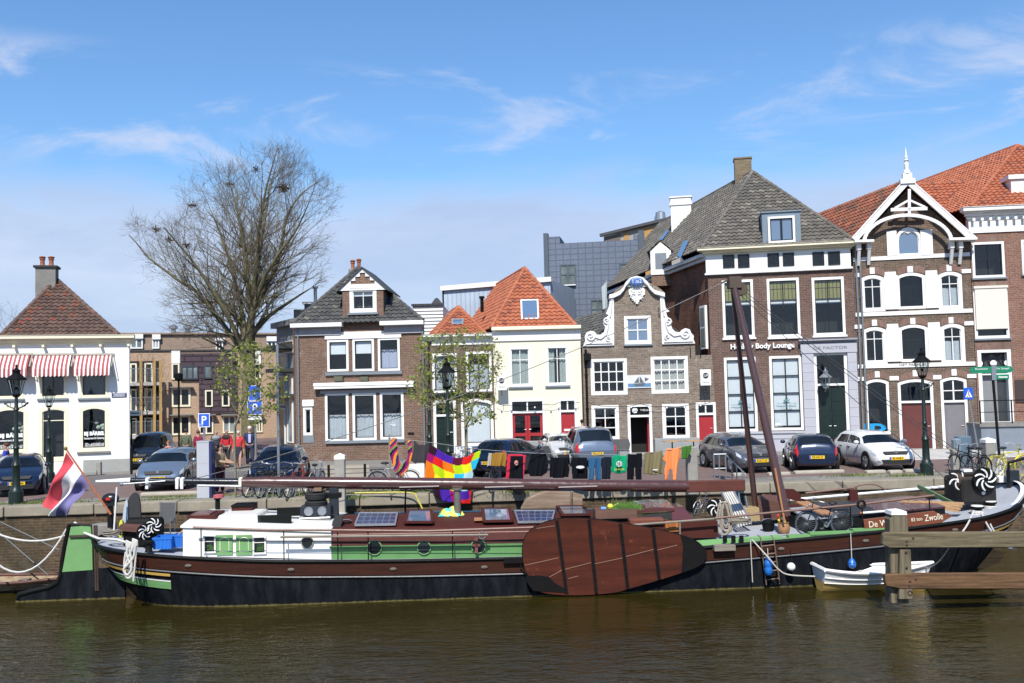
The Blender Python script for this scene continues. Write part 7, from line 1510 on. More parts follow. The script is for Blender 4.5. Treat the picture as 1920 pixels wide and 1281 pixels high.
# gangway / white slatted ladder
t = thing('boarding_gangway','pale slatted aluminium gangway leaning from the deck up to the quay','gangway',B.w2(0,0,0),B.rz);a0,a1 = Vector(bpt(1385,988,-.3)),Vector(bpt(1356,925,1.6));b0,b1 = Vector(bpt(1405,982,-.3)),Vector(bpt(1371,922,1.6));m = MB()
w2_ = .6
for i in range(5):
	f_ = i/4;p,q = a0+(b0-a0)*f_*1.0,a1+(b1-a1)*f_;m.beam(p,q,.05,.03)
m.build('slats',flat('pale_slats',(.62,.60,.55),.6),t);m = MB();m.beam(b0+Vector((.05,0,.02)),b1+Vector((.05,0,.02)),.05,.09);m.beam(a0-Vector((.05,0,-.02)),a1-Vector((.05,0,-.02)),.05,.09);m.build('side_rails',ALU,t)
for px in (1385,1398): p = Vector(bpt(px,925+(px-1385)*.4,1.2));q = Vector(bpt(px+6,962,.6));m = MB();m.tube([p,q],.02,6);m.build('stanchion',flat('blue_steel',(.12,.2,.28),.4),t)
# forward deck: hatch covers, bulkhead details, name board
def dz(px): return deckz(bp(px,1000,0)[0])
HC = [((1605,961),(1718,955),(1752,968),(1640,978)),]
t = thing('forward_hatch','long low forward hatch with black and maroon covers and white rail','hatch',B.w2(0,0,0),B.rz)
hx0,hx1 = bp(1512,975,-1.3)[0],bp(1772,955,-1.3)[0];hz0,hz1 = bp(1512,976,-1.3)[1],bp(1772,953,-1.3)[1];HY = 1.3
def hz(x): return hz0+(hz1-hz0)*(x-hx0)/(hx1-hx0)
m = MB();m.add([(hx0,-HY,.9),(hx1,-HY,1.1),(hx1,HY,1.1),(hx0,HY,.9),(hx0,-HY,hz0),(hx1,-HY,hz1),(hx1,HY,hz1),(hx0,HY,hz0)],[(3,2,1,0),(4,5,6,7),(0,1,5,4),(1,2,6,5),(2,3,7,6),(3,0,4,7)]);m.build('coaming',BLACK,t)
def cover(f0,f1,mat,nm,lift=.05,y0=-HY-.02,y1=HY+.02):
	xa_,xb_ = hx0+(hx1-hx0)*f0,hx0+(hx1-hx0)*f1;m = MB();ym = 0
	vs = []
	for x in (xa_,xb_):
		for y,l in ((y0,0),(ym,.12),(y1,0)): vs += [(x,y,hz(x)+l+lift)]
		for y,l in ((y0,0),(ym,.12),(y1,0)): vs += [(x,y,hz(x)+l+.005)]
	m.add(vs,[(0,6,7,1),(1,7,8,2),(0,3,9,6),(2,8,11,5),(0,1,4,3),(1,2,5,4),(6,9,10,7),(7,10,11,8)]);m.build(nm,mat,t)
cover(0,.22,flat('grey_cover',(.33,.34,.38),.6),'grey_cover');cover(.225,.52,flat('black_cover',(.022,.022,.026),.5),'black_cover');cover(.525,.76,flat('maroon_cover',(.075,.028,.038),.28,coat=.3),'maroon_cover');cover(.765,1,flat('maroon_cover',(.075,.028,.038),.28,coat=.3),'maroon_cover')
m = MB();m.tube([(hx0-.2,HY+.05,hz0+.2),(hx1+1.4,HY+.05,hz1+.28)],.04,8);m.build('white_rail',WHITE,t);m = MB();x = hx0+(hx1-hx0)*.62;m.box(x-.12,x+.12,HY-.1,HY+.12,hz(x),hz(x)+.36);m.build('rail_bracket',MARO,t)
m = MB();x = bp(1638,961,-1.35)[0];m.tube([bpt(1616,962,-1.4),bpt(1666,958,-1.4)],.03,8);m.build('white_tube',WHITE,t);m = MB();m.tube([bpt(1667,958,-1.4),bpt(1673,957.5,-1.4)],.032,8);m.tube([bpt(1612,962.2,-1.4),bpt(1616,962,-1.4)],.032,8);m.build('red_ends',flat('orange_red',(.6,.12,.04),.5),t)
m = MB();m.tube([bpt(1340,972,-2.0),bpt(1480,958,-2.0),bpt(1620,945,-2.0),bpt(1752,929,-2.0)],.033,6);m.build('forward_handrail',RAIL,BG_);m = MB()
for px,pa in ((1594,946),(1616,945),(1742,931)): a = bpt(px,pa,-2.0);m.tube([a,(a[0],-2.0,deckz(a[0]))],.018,5)
m.torus(bpt(1615,946,-2.05),.1,.03,14,6);m.build('forward_stanchions',BLACK,BG_)
m = MB();m.tube([bpt(1510,925,1.9),bpt(1605,914,1.9)],.035,6);m.tube(spl([Vector(q) for q in (bpt(1608,925,1.9),bpt(1608,912,1.9),bpt(1640,909,1.9),bpt(1665,922,1.9))]),.02,5);m.build('quay_side_rail',RAIL,BG_)
nb0,nb1 = bp(1620,985,-2.12),bp(1786,966,-2.12)
t = thing('name_board','long varnished brown name board lettered De Wereld 83 ton Zwolle on the foredeck','name board',B.w2(nb0[0],-2.12,nb0[1]),B.rz);dx,dz_ = nb1[0]-nb0[0],nb1[1]-nb0[1];ang = math.atan2(dz_,dx);ln = math.hypot(dx,dz_)
NB = wood('name_board_wood',(.20,.065,.035),(.15,.05,.03),0,.6,.35)
o = MB();o.prism([(0,-.16),(ln-.35,-.17),(ln,-.02),(ln-.1,.04),(ln-.35,.06),(ln-.5,.17),(0,.15)],-.02,.03);o = o.build('board',NB,t,bevel=.008);o.rotation_euler = (0,-ang,0)
for s_,sz,u,wx in (('De Wereld',.23,(1660-1620)*dx/166,.92),('83 ton',.13,(1718-1620)*dx/166,.30),('Zwolle',.24,(1750-1620)*dx/166,.50)):
	q = text(t,'lettering',s_,sz,(u*math.cos(ang),-.03,u*math.sin(ang)),CREAM,rot=(math.pi/2,0,0),wx=wx);q.rotation_euler = Matrix.Rotation(-ang,3,'Y').to_4x4().to_euler() if 0 else (Matrix.Rotation(-ang,3,'Y') @ Matrix.Rotation(math.pi/2,3,'X')).to_euler()
m = MB()
for px in (1470,1560,1600,1680):
	x = bp(px,1000,-2.1)[0];m.box(x-1.2,x+1.4,-2.2,-2.0,deckz(x)+.0,deckz(x)+.09+.02*(px % 3))
m.build('green_coaming',GRL,BG_)
x0_,x1_ = bp(1240,1010,-2.1)[0],bp(1470,1000,-2.1)[0]
m = MB();m.add([(x0_,-2.2,deckz(x0_)+.02),(x1_,-2.2,deckz(x1_)+.02),(x1_,-1.75,deckz(x1_)+.12),(x0_,-1.75,deckz(x0_)+.16),(x0_,-2.2,deckz(x0_)-.1),(x1_,-2.2,deckz(x1_)-.1)],[(0,1,2,3),(4,5,1,0)]);m.build('green_side_deck',GRL,BG_)
# timber frame and planks near the foredeck
t = thing('plank_stack','stack of sawn orange planks lying by the sheerlegs foot','planks',B.w2(*bpt(1518,962,-.9)),B.rz,'loose timber aboard')
for k in range(3): m = MB();m.beam((-.15+.12*k,.5,.25-.0*k),(.2+.12*k,-.5,.02),.11,.04);m.build('plank',wood('sawn_plank',(.42,.22,.11),(.30,.15,.08),1),t)
t = thing('plank_stack','cluster of pale timber ends at the front of the forward hatch','planks',B.w2(*bpt(1785,962,-1.1)),B.rz,'loose timber aboard')
for k in range(4): m = MB();m.beam((-1.1+.2*k,.7-.1*k,.28),(.15+.05*k,-.1,.05+.07*k),.1,.06);m.build('plank',wood('pale_plank',(.48,.30,.16),(.34,.2,.1),1),t)
m = MB();m.beam(bpt(1722,912,1.0),bpt(1785,944,-.9),.06,.12);o = m.build('green_beam',flat('dull_green',(.12,.22,.10),.5),t)
o.location = -Vector(bpt(1785,962,-1.1));o.location = tuple(-Vector(bpt(1785,962,-1.1)))
# crates, brown tender boat shape behind the sheerlegs
t,w_,d_,h_ = bbox('wooden_crate','yellowish plywood crate on the deck behind the sheerlegs','crate',1393,953,1426,978,.6,1.2,wood('plywood',(.38,.28,.14),(.30,.22,.1)));
t = thing('brown_dinghy','upturned looking brown wooden hatch box with ropes behind the sheerlegs','box',B.w2(0,0,0),B.rz);solid('hull',bquad3([(1425,975,.6),(1470,975,.6),(1476,945,.6),(1422,935,.6)]),bquad3([(1430,960,1.6),(1480,960,1.6),(1484,932,1.6),(1430,926,1.6)]),WOODR,t)
t = thing('garden_bench','dark maroon curved wooden bench on the foredeck right of the sheerlegs','bench',B.w2(*bpt(1488,950,.4)),B.rz)
m = MB();m.prism([(-.25,.25),(.28,.1),(.32,.32),(.1,.48),(-.25,.5)],.2,.25);m.build('backrest',MARO,t);m = MB();m.box(-.3,.35,-.25,.2,0,.06);m.build('seat',MARO,t)
for s_ in (-.28,.3): m = MB();m.box(s_,s_+.05,-.25,.22,-.35,.2);m.build('leg',MARO,t)
# pots
x,z0 = bp(1470,1002,-1.0);t = thing('terracotta_jar','terracotta jar with red, white and yellow flowers on the foredeck','jar',B.w2(x,-1.0,z0),B.rz);m = MB();m.lathe([(.09,0),(.15,.08),(.17,.18),(.14,.28),(.13,.30),(.15,.33),(.12,.33)],(0,0,0),16);m.build('jar',flat('ochre_jar',(.40,.20,.09),.6,var=.4,scale=7),t,smooth=True,auto=50);rr = random.Random(5)
for c_,nm in (((.6,.05,.04),'red_flowers'),((.75,.75,.7),'white_flowers'),((.7,.6,.05),'yellow_flowers')):
	m = MB()
	for _ in range(3): m.sphere((rr.uniform(-.15,.12),rr.uniform(-.06,.06),.36+rr.uniform(0,.16)),.045,6,5)
	m.build(nm,flat(nm,c_,.8),t)
# bow: windlass, bitts, bulwark
t = thing('bow_windlass','black and rusty anchor windlass on the bow','windlass',B.w2(*bpt(1822,935,-.4)),B.rz);m = MB();m.box(-.45,.55,-.35,.7,-.1,.62);m.box(-.35,.45,-.25,.6,.62,.78);m.build('frame',flat('rusty_black',(.02,.015,.012),.6,var=.8,scale=5),t,bevel=.05);m = MB();m.lathe([(.22,-.5),(.16,-.3),(.16,.3),(.22,.6)],(0,-.1,.55),16,'X');m.build('drum',flat('rust_brown',(.10,.055,.03),.7,var=.5,scale=6),t,smooth=True)
m = MB();m.lathe([(.06,0),(.03,-.02)],(.15,-.36,.2),10,'Y');m.box(-.3,-.05,-.2,0,.78,.85);m.build('white_fitting',WHITE,t)
m = MB();vs = []
ss = [s for s in SS if s > .955]
for s in ss: a = hullpt(s,1,-1,-.02);b = hullpt(s,1,-1,-.10);vs += [a+Vector((0,0,.055)),b+Vector((0,0,.055))]
m.add(vs,[(2*i,2*i+2,2*i+3,2*i+1)[::-1] for i in range(len(ss)-1)]);m.build('white_capping',WHITE,BG_)
m = MB();m.box(BL-.2,BL+.12,-.09,.09,1.2,2.5);m.build('stem_head',flat('blue_black_paint',(.02,.025,.035),.35),BG_,bevel=.02)
a,b,c_ = bpt(1891,905,-.1),bpt(1891,868,-.1),bpt(1945,852,-.1);m = MB();m.tube([a,b,c_],.045,6);m.tube([bpt(1903,915,-.1),bpt(1940,868,-.1)],.012,5);m.build('bow_davit',BLACK,BG_)
m = MB();m.box(bp(1870,896,.3)[0],bp(1886,896,.3)[0],.2,.6,bp(1878,905,.3)[1],bp(1878,893,.3)[1]);m.build('white_deck_box',WHITE,BG_,bevel=.02)
# bow mooring lines
for k,(q0,q1,sg) in enumerate((((1826,958,-1.4),(1790,1012,-4.5),.1),((1840,962,-1.4),(1905,1030,-5.5),.25),((1850,962,-1.2),(1872,1002,-3.5),.15),((1838,962,-1.2),(1862,1000,-3.3),.3))): rope([bpt(*q0),bpt(*q1)],.024,('left crossing','longest','short inner','slack')[k]+' white mooring line running from the bow bollards toward the wooden fender',RW,sag=sg,group='mooring lines at the bow')
rope([bpt(1903,918,0),bpt(1950,1010,-.4)],.018,'thin white line hanging from the stem head down right',RW,group='mooring lines at the bow')
# ladder, fenders
a,b = Vector(bpt(1426,1015,-2.57)),Vector(bpt(1437,1097,-2.5));c_,d_ = Vector(bpt(1451,1012,-2.57)),Vector(bpt(1462,1094,-2.5))
t = thing('boarding_ladder','thin rusty steel ladder hung over the barge side into the water','ladder',B.w2(*a),B.rz);m = MB();m.tube([(0,.2,.12),(0,0,.1),tuple(b-a)],.018,6);m.build('rail',flat('rusty_tube',(.22,.15,.11),.6,.2,var=.4,scale=9),t);m = MB();m.tube([tuple(c_-a+Vector((0,.2,.08))),tuple(c_-a),tuple(d_-a)],.018,6);m.build('rail',flat('rusty_tube',(.22,.15,.11),.6),t)
for k in range(5): f_ = (k+.6)/5.2;m = MB();m.tube([(b-a)*f_,(c_-a)+(d_-c_)*f_],.015,6);m.build('rung',flat('rusty_tube',(.22,.15,.11),.6),t)
FB = flat('blue_fender',(.015,.14,.50),.35,var=.15)
def fender(px,py0,py1,y,label,ball=False,pytop=None):
	x,z1 = bp(px,py0,y);_,z0 = bp(px,py1,y);h_ = z1-z0;t = thing('fender',label,'fender',B.w2(x,y,z0),B.rz,'fenders on the barge side');m = MB()
	if ball: m.sphere((0,0,h_/2),h_/2,16,10);m.build('ball',WHITE,t,smooth=True)
	else: r_ = .105;m.lathe([(.03,0),(.08,.03),(r_,.1),(r_,h_*.42),(r_*.85,h_*.5),(r_,h_*.58),(r_,h_-.12),(.06,h_-.03),(.03,h_)],(0,0,0),14);m.build('body',FB,t,smooth=True,auto=50)
	m = MB();m.tube([(0,0,h_-.02),(0,.0,bp(px,pytop or py0-20,y)[1]-z0)],.010,5);m.build('line',RW if not ball else BLACK,t)
fender(1440,1046,1080,-2.62,'long blue fender hanging behind the boarding ladder',pytop=1028);fender(1597,1047,1066,-2.55,'short blue fender hanging above the white rowing boat',pytop=1000);fender(1483,1055,1071,-2.6,'round white ball fender on the black hull',True,1030)
rope([Vector(p) for p in spl([Vector(q) for q in (bpt(1410,1012,-2.4),bpt(1440,1045,-2.75),bpt(1460,1068,-2.8),bpt(1480,1078,-2.8),bpt(1528,1081,-2.9))])],.018,'grey rope from the barge deck slackly down to the white rowing boat',ROPE);rope([Vector(bpt(1407,1012,-2.54)),Vector(bpt(1411,1092,-2.5))],.014,'thin line hanging straight down beside the ladder',ROPE);rope([T3,T3+Vector((-.0,0,-.01))],.01,'short rope end at the sheerlegs head',WIRE) if 0 else None
m = MB()
for px in (1359,1375,1390): a = bpt(px,1016,-2.2);m.box(a[0]-.05,a[0]+.05,-2.25,-2.18,a[2]-.02,a[2]+.16)
m.build('deck_fittings',BLACK,BG_)
# ---------------------------------------------------------------- white rowing boat, dolphin, skiff
def smallboat(name,label,frm,L_,bw,h_,mats,cat='rowing boat'):
	t = thing(name,label,cat,frm[0],frm[1]);n_ = 22
	def sec(s,tt):   # tt 0 keel..1 gunwale
		e = s;hb = bw*(1-max(0,(s-.35)/.65)**2.2)*(1-.22*max(0,(.35-s)/.35)**2)*(tt**.55*.92+.08*tt);sh = h_*(1+.18*(2*s-1)**2)
		return Vector(((s-.5)*L_+(.10*L_*tt**1.5*max(0,s-.7)/.3),hb,sh*tt-.12))
	for nm,ta,tb,mt,off in (('bottom',0,.55,mats[1],0),('topsides',.55,1,mats[0],0)):
		m = MB();k = 5
		for sd in (-1,1):
			vs = [Vector((p.x,sd*p.y,p.z)) for i in range(n_+1) for p in [sec(i/n_,ta+(tb-ta)*j/k) for j in range(k+1)]];f = [(i*(k+1)+j,(i+1)*(k+1)+j,(i+1)*(k+1)+j+1,i*(k+1)+j+1) for i in range(n_) for j in range(k)];m.add(vs,f if sd > 0 else [q[::-1] for q in f])
		p = [sec(0,ta+(tb-ta)*j/k) for j in range(k+1)];m.add([Vector((a.x,a.y,a.z)) for a in p]+[Vector((a.x,-a.y,a.z)) for a in p],[(j,j+1,k+2+j,k+1+j) for j in range(k)]);m.build(nm,mt,t,smooth=True,auto=50)
	m = MB();
	for sd in (-1,1): m.tube([Vector((p.x,sd*p.y,p.z+.01)) for p in [sec(i/n_,1) for i in range(n_+1)]],.045,6)
	p = sec(0,1);m.tube([(p.x,p.y,p.z),(p.x,-p.y,p.z)],.05,6);m.build('gunwale',mats[2],t,smooth=True)
	m = MB();vs = []
	for i in range(n_+1): p = sec(i/n_,.35);vs += [(p.x,p.y*.96,p.z),(p.x,-p.y*.96,p.z)]
	m.add(vs,[(2*i,2*i+2,2*i+3,2*i+1) for i in range(n_)]);m.build('floor',mats[3],t)
	for s_ in (.18,.5,.78): p = sec(s_,.78);m = MB();m.box(p.x-.12,p.x+.12,-p.y*.97,p.y*.97,p.z-.02,p.z+.02);m.build('thwart',mats[4],t)
	for sd in (-1,):
		m = MB();m.tube([Vector((p.x,sd*p.y-.012,p.z)) for p in [sec(i/n_,.72) for i in range(n_)]],.016,5);m.tube([Vector((p.x,sd*p.y-.012,p.z)) for p in [sec(i/n_,.52) for i in range(n_)]],.014,5);m.build('strakes',mats[0],t)
	return t
bb0 = Pz(1530,1107,WATER_Z);bb1 = Pz(1738,1099,WATER_Z);ctr = (bb0+bb1)/2;ctr.z = WATER_Z;YB2 = flat('algae_yellow_white',(.70,.46,.14),.5,var=.3)
smallboat('rowing_boat','small white rowing boat with yellowed bottom moored beside the barge and wooden fender',(ctr,math.atan2(bb1.y-bb0.y,bb1.x-bb0.x)),2.75,.60,.60,(WHITE,YB2,WHITE,flat('pale_blue_grey',(.35,.38,.42),.6),WHITE))
p0 = Pz(-75,1116,WATER_Z);p1 = Pz(118,1108,WATER_Z);c_ = (p0+p1)/2+Vector((0,.4,0));c_.z = WATER_Z
smallboat('wooden_skiff','old rusty cream skiff moored at the left below the quay wall',(c_,math.atan2(p1.y-p0.y,p1.x-p0.x)),3.6,.65,.42,(flat('stained_cream',(.34,.27,.15),.7,var=.6,scale=4,dirt=(.12,.05,.03)),flat('dirty_brown',(.10,.07,.04),.8),WOODR,WOODR,flat('old_grey_seat',(.2,.17,.14),.8)),'skiff')
t = thing('wooden_fender','weathered timber mooring dolphin with white capped post and two long beams at right','mooring post',(0,0,0))
DD = 21.5;OAK = wood('oak_grey',(.19,.155,.095),(.065,.052,.034),0,.9,.9,.15);OAKV = wood('oak_grey_vertical',(.21,.175,.115),(.07,.058,.04),2,.9,.9,.15);OAKB = wood('oak_brown',(.18,.10,.05),(.055,.035,.022),0,.9,.9,.15)
def wb(m,q,y0,y1):
	pts = [P(px,py,y0) for px,py in q];f = [P(px,py,y0)+Vector((0,y1-y0,0)) for px,py in q];k = len(q);m.add(pts+f,[tuple(range(k)),tuple(range(k,2*k))[::-1]]+[(i,k+i,k+(i+1) % k,(i+1) % k) for i in range(k)]);return m
wb(MB(),[(1671,1132),(1669,975),(1674,966),(1698,966),(1703,975),(1705,1132)],DD+.16,DD+.50).build('post',OAKV,t,bevel=.015)
m = MB();a = P(1671,966,DD+.14);b = P(1701,966,DD+.14);m.add([a,b,b+Vector((0,.38,0)),a+Vector((0,.38,0)),P(1672,959,DD+.14),P(1700,959,DD+.14),P(1700,959,DD+.14)+Vector((0,.38,0)),P(1672,959,DD+.14)+Vector((0,.38,0)),(a+b)/2+Vector((0,.19,.13))],[(0,1,5,4),(1,2,6,5),(2,3,7,6),(3,0,4,7),(4,5,8),(5,6,8),(6,7,8),(7,4,8)]);m.build('white_cap',WHITE,t)
wb(MB(),[(1655,1022),(1656,1004),(1660,999),(1980,997),(1980,1027),(1668,1028)],DD,DD+.155).build('upper_beam',OAK,t,bevel=.02);wb(MB(),[(1660,1090),(1660,1078),(1700,1076),(1980,1075),(1980,1105),(1690,1105),(1663,1100)],DD,DD+.155).build('lower_beam',OAKB,t,bevel=.02)
wb(MB(),[(1686,1124),(1688,1031),(1708,1031),(1712,1124)],DD+.02,DD+.15).build('brace',OAKV,t,bevel=.01)
m = MB()
for px,py in ((1700,1015),(1700,1022),(1699,1035),(1700,1064),(1706,1090),(1705,1098),(1717,1086),(1712,1009)): p = P(px,py,DD);m.lathe([(.022,.0),(.03,-.012),(.01,-.02)],p,8,'Y')
m.build('bolts',flat('rusty_iron',(.07,.045,.03),.8),t);m = MB();p = P(1706,1112,DD+.02);m.torus(p,.05,.018,12,5);m.build('ring',flat('rusty_iron',(.07,.045,.03),.8),t)
rope([ctr+Vector(((bb1-bb0).normalized()*1.45))+Vector((0,0,.45)),P(1780,1026,DD+.2)],.016,'white painter line from the rowing boat bow up to the timber beam',RW,frame=Frame((0,0),(1,0)),sag=.12)
# ================================================================ STREET: lamps, signs, cars, bicycles, people, laundry
def onq(px,py): p = Pz(px,py,0);return p
def dq(px,d): p = P(px,700,d);return Vector((p.x,p.y,0))
LG2 = glassmat('lantern_glass',(.9,.95,.95),.9)
def lantern(m,g,z,s=1.0,x=0,y=0):
	"""hexagonal tapered lantern: frame into m, glass into g"""
	a = [(math.cos(math.pi/3*k+.3),math.sin(math.pi/3*k+.3)) for k in range(6)];rb,rt,h = .13*s,.25*s,.46*s
	for k in range(6): m.tube([(x+a[k][0]*rb,y+a[k][1]*rb,z),(x+a[k][0]*rt,y+a[k][1]*rt,z+h)],.012*s,4)
	g.lathe([(rb*.96,0),(rt*.96,h)],(x,y,z),6);m.lathe([(rb*.6,-.08*s),(rb*1.1,-.02*s),(rb*1.1,.02*s)],(x,y,z),6);m.lathe([(rt*1.2,h),(rt*1.2,h+.03*s),(.11*s,h+.2*s),(.11*s,h+.28*s),(.14*s,h+.29*s),(.05*s,h+.36*s),(.03*s,h+.42*s),(.045*s,h+.45*s),(.0,h+.5*s)],(x,y,z),12)
	m.sphere((x,y,z+.2*s),.05*s,8,6)
POSTG = flat('lamp_post_green',(.010,.022,.018),.4,var=.3,spec=.4)
def lamp(loc,H_,label,s=1.0,arms=True):
	t = thing('street_lamp',label,'street lamp',loc,0,'black lantern street lamps');m = MB();zl = H_-.96*s
	m.lathe([(.21,0),(.21,.38),(.17,.42),(.14,.5),(.12,.55),(.11,1.15),(.14,1.2),(.11,1.27),(.085,1.35),(.075,1.7),(.1,1.74),(.07,1.8),(.055,zl-.5),(.09,zl-.46),(.06,zl-.4),(.045,zl-.08)],(0,0,0),12);m.build('post',POSTG,t,smooth=True,auto=35)
	if arms:
		m = MB()
		for sx in (-1,1): m.tube([(0,0,zl-.45),(sx*.2,0,zl-.38),(sx*.33,0,zl-.28)],.022,6);m.torus((sx*.24,0,zl-.3),.07,.012,12,4);m.sphere((sx*.35,0,zl-.27),.04,6,5)
		m.build('cross_arm',POSTG,t)
	m,g = MB(),MB();lantern(m,g,zl,s);m.build('lantern',BLACK,t);g.build('lamp_glass',LG2,t);return t
lamp(onq(30,945),4.36,'tall black lantern lamp post on the quay at the far left');q = dq(838,31.0);lamp(q,4.30,'black lantern lamp post behind the laundry before the narrow brick house');lamp(onq(1738,891),4.28,'tall black lantern lamp post right of the white hatchback')
lamp(dq(92,36.5),3.80,'slimmer black lantern lamp beside the door of the white corner house',.85,False);lamp(dq(803,41),3.55,'small lantern lamp between the brown brick house and the narrow house',.75,False)
t = thing('wall_lantern','grey lantern hanging before the dark green double door','lantern',F5.w2(*[F5.at(1549,728,-.6)[0],-.6,F5.at(1549,728,-.6)[1]]),F5.rz);m,g = MB(),MB();lantern(m,g,.05,.95);m.tube([(0,0,0),(0,.2,-.15),(0,.55,-.1)],.02,5);m.build('frame',STEEL,t);g.build('lamp_glass',LG2,t)
t = thing('modern_lamp','thin modern black lamp post in the side street','street lamp',dq(335,47));m = MB();m.tube([(0,0,0),(0,0,4.0)],.05,8);m.build('post',BLACK,t);m = MB();m.lathe([(.06,0),(.2,.1),(.22,.35),(.12,.42)],(0,0,4),10);m.build('lamp_head',BLACK,t)
SB = flat('sign_blue',(.02,.10,.55),.35,var=.05);SG = flat('sign_green',(.01,.20,.10),.4,var=.05)
def signpost(name,label,base,px,ytop,d,r_,mat=STEEL,lean=(0,0)):
	z = P(px,ytop,d).z;t = thing(name,label,'sign',base);m = MB();m.tube([(0,0,0),(lean[0],lean[1],z)],r_,8);m.build('pole',mat,t);return t,z
def panel(t,x,z,w_,h_,mat,txt=None,sz=.3,y=-.06,tm=None,wx=None,name='sign_panel',border=None):
	m = MB();m.box(x-w_/2,x+w_/2,y-.02,y+.02,z-h_/2,z+h_/2);o = m.build(name,mat,t,bevel=.008)
	if border: m = MB();m.prism(rectp(x-w_/2-.02,x+w_/2+.02,z-h_/2-.02,z+h_/2+.02),y-.018,y+.018,[rectp(x-w_/2,x+w_/2,z-h_/2,z+h_/2)]);m.build('border',border,o)
	if txt: text(o,'lettering',txt,sz,(x,y-.026,z),tm or VIN,wx=wx,bold=.006)
	return o
d = 29.9;b_ = dq(385,d);t = thing('ticket_machine','grey parking ticket machine with blue P sign above it','ticket machine',b_)
s_ = d/F;m = MB();hgt = P(385,829,d).z;m.box(-.23,.16,-.2,.2,0,hgt);m.box(-.24,.17,-.21,.21,hgt,hgt+.04);m.box(-.225,.155,-.206,-.199,hgt*.62,hgt*.625);m.build('cabinet',flat('light_grey_cabinet',(.42,.43,.46),.4,var=.08),t,bevel=.015);m = MB();m.box(.165,.24,-.19,.19,.02,hgt-.02);m.build('side_panel',flat('sign_navy',(.02,.03,.12),.4),t);m = MB();m.tube([(-.05,0,hgt),(-.05,0,P(385,800,d).z)],.035,8);m.build('pole',STEEL,t)
zz_ = P(384,788,d).z;o = panel(t,-.03,zz_,.33,.40,SB,'P',.34,border=VIN);text(o,'lettering','018',.09,(-.12,-.09,zz_-.14),VIN)
t,z = signpost('parking_sign','tall pole with two blue parking signs near the walking people',dq(478,41),478,722,41,.045);panel(t,0,z-.35,.5,.62,SB,'i',.4,border=VIN);panel(t,0,z-1.0,.62,.55,SB,'P',.45,border=VIN);panel(t,0,z-1.45,.6,.16,VIN)
t,z = signpost('grey_pole','plain galvanised pole standing on the quay by the bicycles',onq(523,930),521,648,30.5,.045)
t,z = signpost('route_sign','small green direction sign beside the white corner house',dq(246,43),246,770,43,.04,BLACK);panel(t,.2,z-.12,.55,.24,VIN,'Centrum',.1,tm=SG,wx=.4)
t,z = signpost('direction_sign','black pole with green fingers pointing both ways before the stoop',dq(1866,37.5),1861,684,37.5,.055,BLACK,(-.12,0));zz_ = z-.2
for (pts,tx,cx_) in (([(-.08,-.13),(-.08,.13),(-.85,.13),(-.95,0),(-.85,-.13)],'Busstation',-.47),([(-.0,-.13),(.70,-.13),(.82,0),(.70,.13),(0,.13)],'De Spiegel',.38)):
	m = MB();m.prism([(-.12+a,zz_+b) for a,b in pts],-.10,-.07);o = m.build('sign_finger',SG,t,bevel=0);text(o,'lettering',tx,.1,(-.12+cx_,-.106,zz_+.04),VIN,wx=.5)
panel(t,.25,zz_-.3,.5,.2,SG,'Centrum',.09,-.08,wx=.36);m = MB();m.box(-.2,-.02,-.12,-.11,zz_-.42,zz_+.2);m.build('sleeve',STEEL,t)
t,z = signpost('crossing_sign','blue pedestrian crossing sign on a slanted grey pole',dq(1829,38),1812,728,38,.035,STEEL,(-.38,0));zz_ = z-.22;panel(t,-.36,zz_,.38,.48,SB);m = MB();m.prism([(-.5,zz_-.15),(-.22,zz_-.15),(-.36,zz_+.16)],-.09,-.082);m.build('white_triangle',VIN,t);m = MB();m.tube([(-.42,-.1,zz_-.13),(-.36,-.1,zz_-.02),(-.31,-.1,zz_-.13)],.012,4);m.tube([(-.36,-.1,zz_-.02),(-.36,-.1,zz_+.06)],.016,4);m.sphere((-.36,-.1,zz_+.09),.02,6,4);m.build('walking_figure',BLACK,t)
t = thing('utility_cabinet','blue grey litter bin cabinet by the leaning black bicycle','cabinet',dq(1797,34));zz_ = P(1797,818,34).z;m = MB();m.box(-.2,.28,-.2,.2,0,zz_);m.build('cabinet',flat('steel_blue',(.11,.17,.22),.45),t,bevel=.04);m = MB();m.lathe([(.16,0),(.17,.5),(.1,.55)],(-.24,-.1,zz_-.62),12);m.build('bin',flat('grey_blue_bin',(.2,.25,.3),.5),t)
CONC = flat('concrete_post',(.33,.31,.27),.9,var=.4,scale=5)
def cpost(px,py,ytop,w_,label,d=None,cap=True,mat=CONC,zb=0):
	p = onq(px,py) if d is None else dq(px,d);z = P(px,ytop,p.y).z;t = thing('mooring_bollard',label,'bollard',(p.x,p.y,zb),Q.rz,'posts along the quay');m = MB();m.box(-w_,w_,-w_,w_,0,z-zb-(.16 if cap else 0));m.build('post',mat,t,bevel=.02)
	if cap: m = MB();m.box(-w_*1.05,w_*1.05,-w_*1.05,w_*1.05,z-zb-.16,z-zb-.05);m.add([(-w_*1.05,-w_*1.05,z-zb-.05),(w_*1.05,-w_*1.05,z-zb-.05),(w_*1.05,w_*1.05,z-zb-.05),(-w_*1.05,w_*1.05,z-zb-.05),(0,0,z-zb+.02)],[(0,1,4),(1,2,4),(2,3,4),(3,0,4)]);m.build('white_cap',WHITE,t)
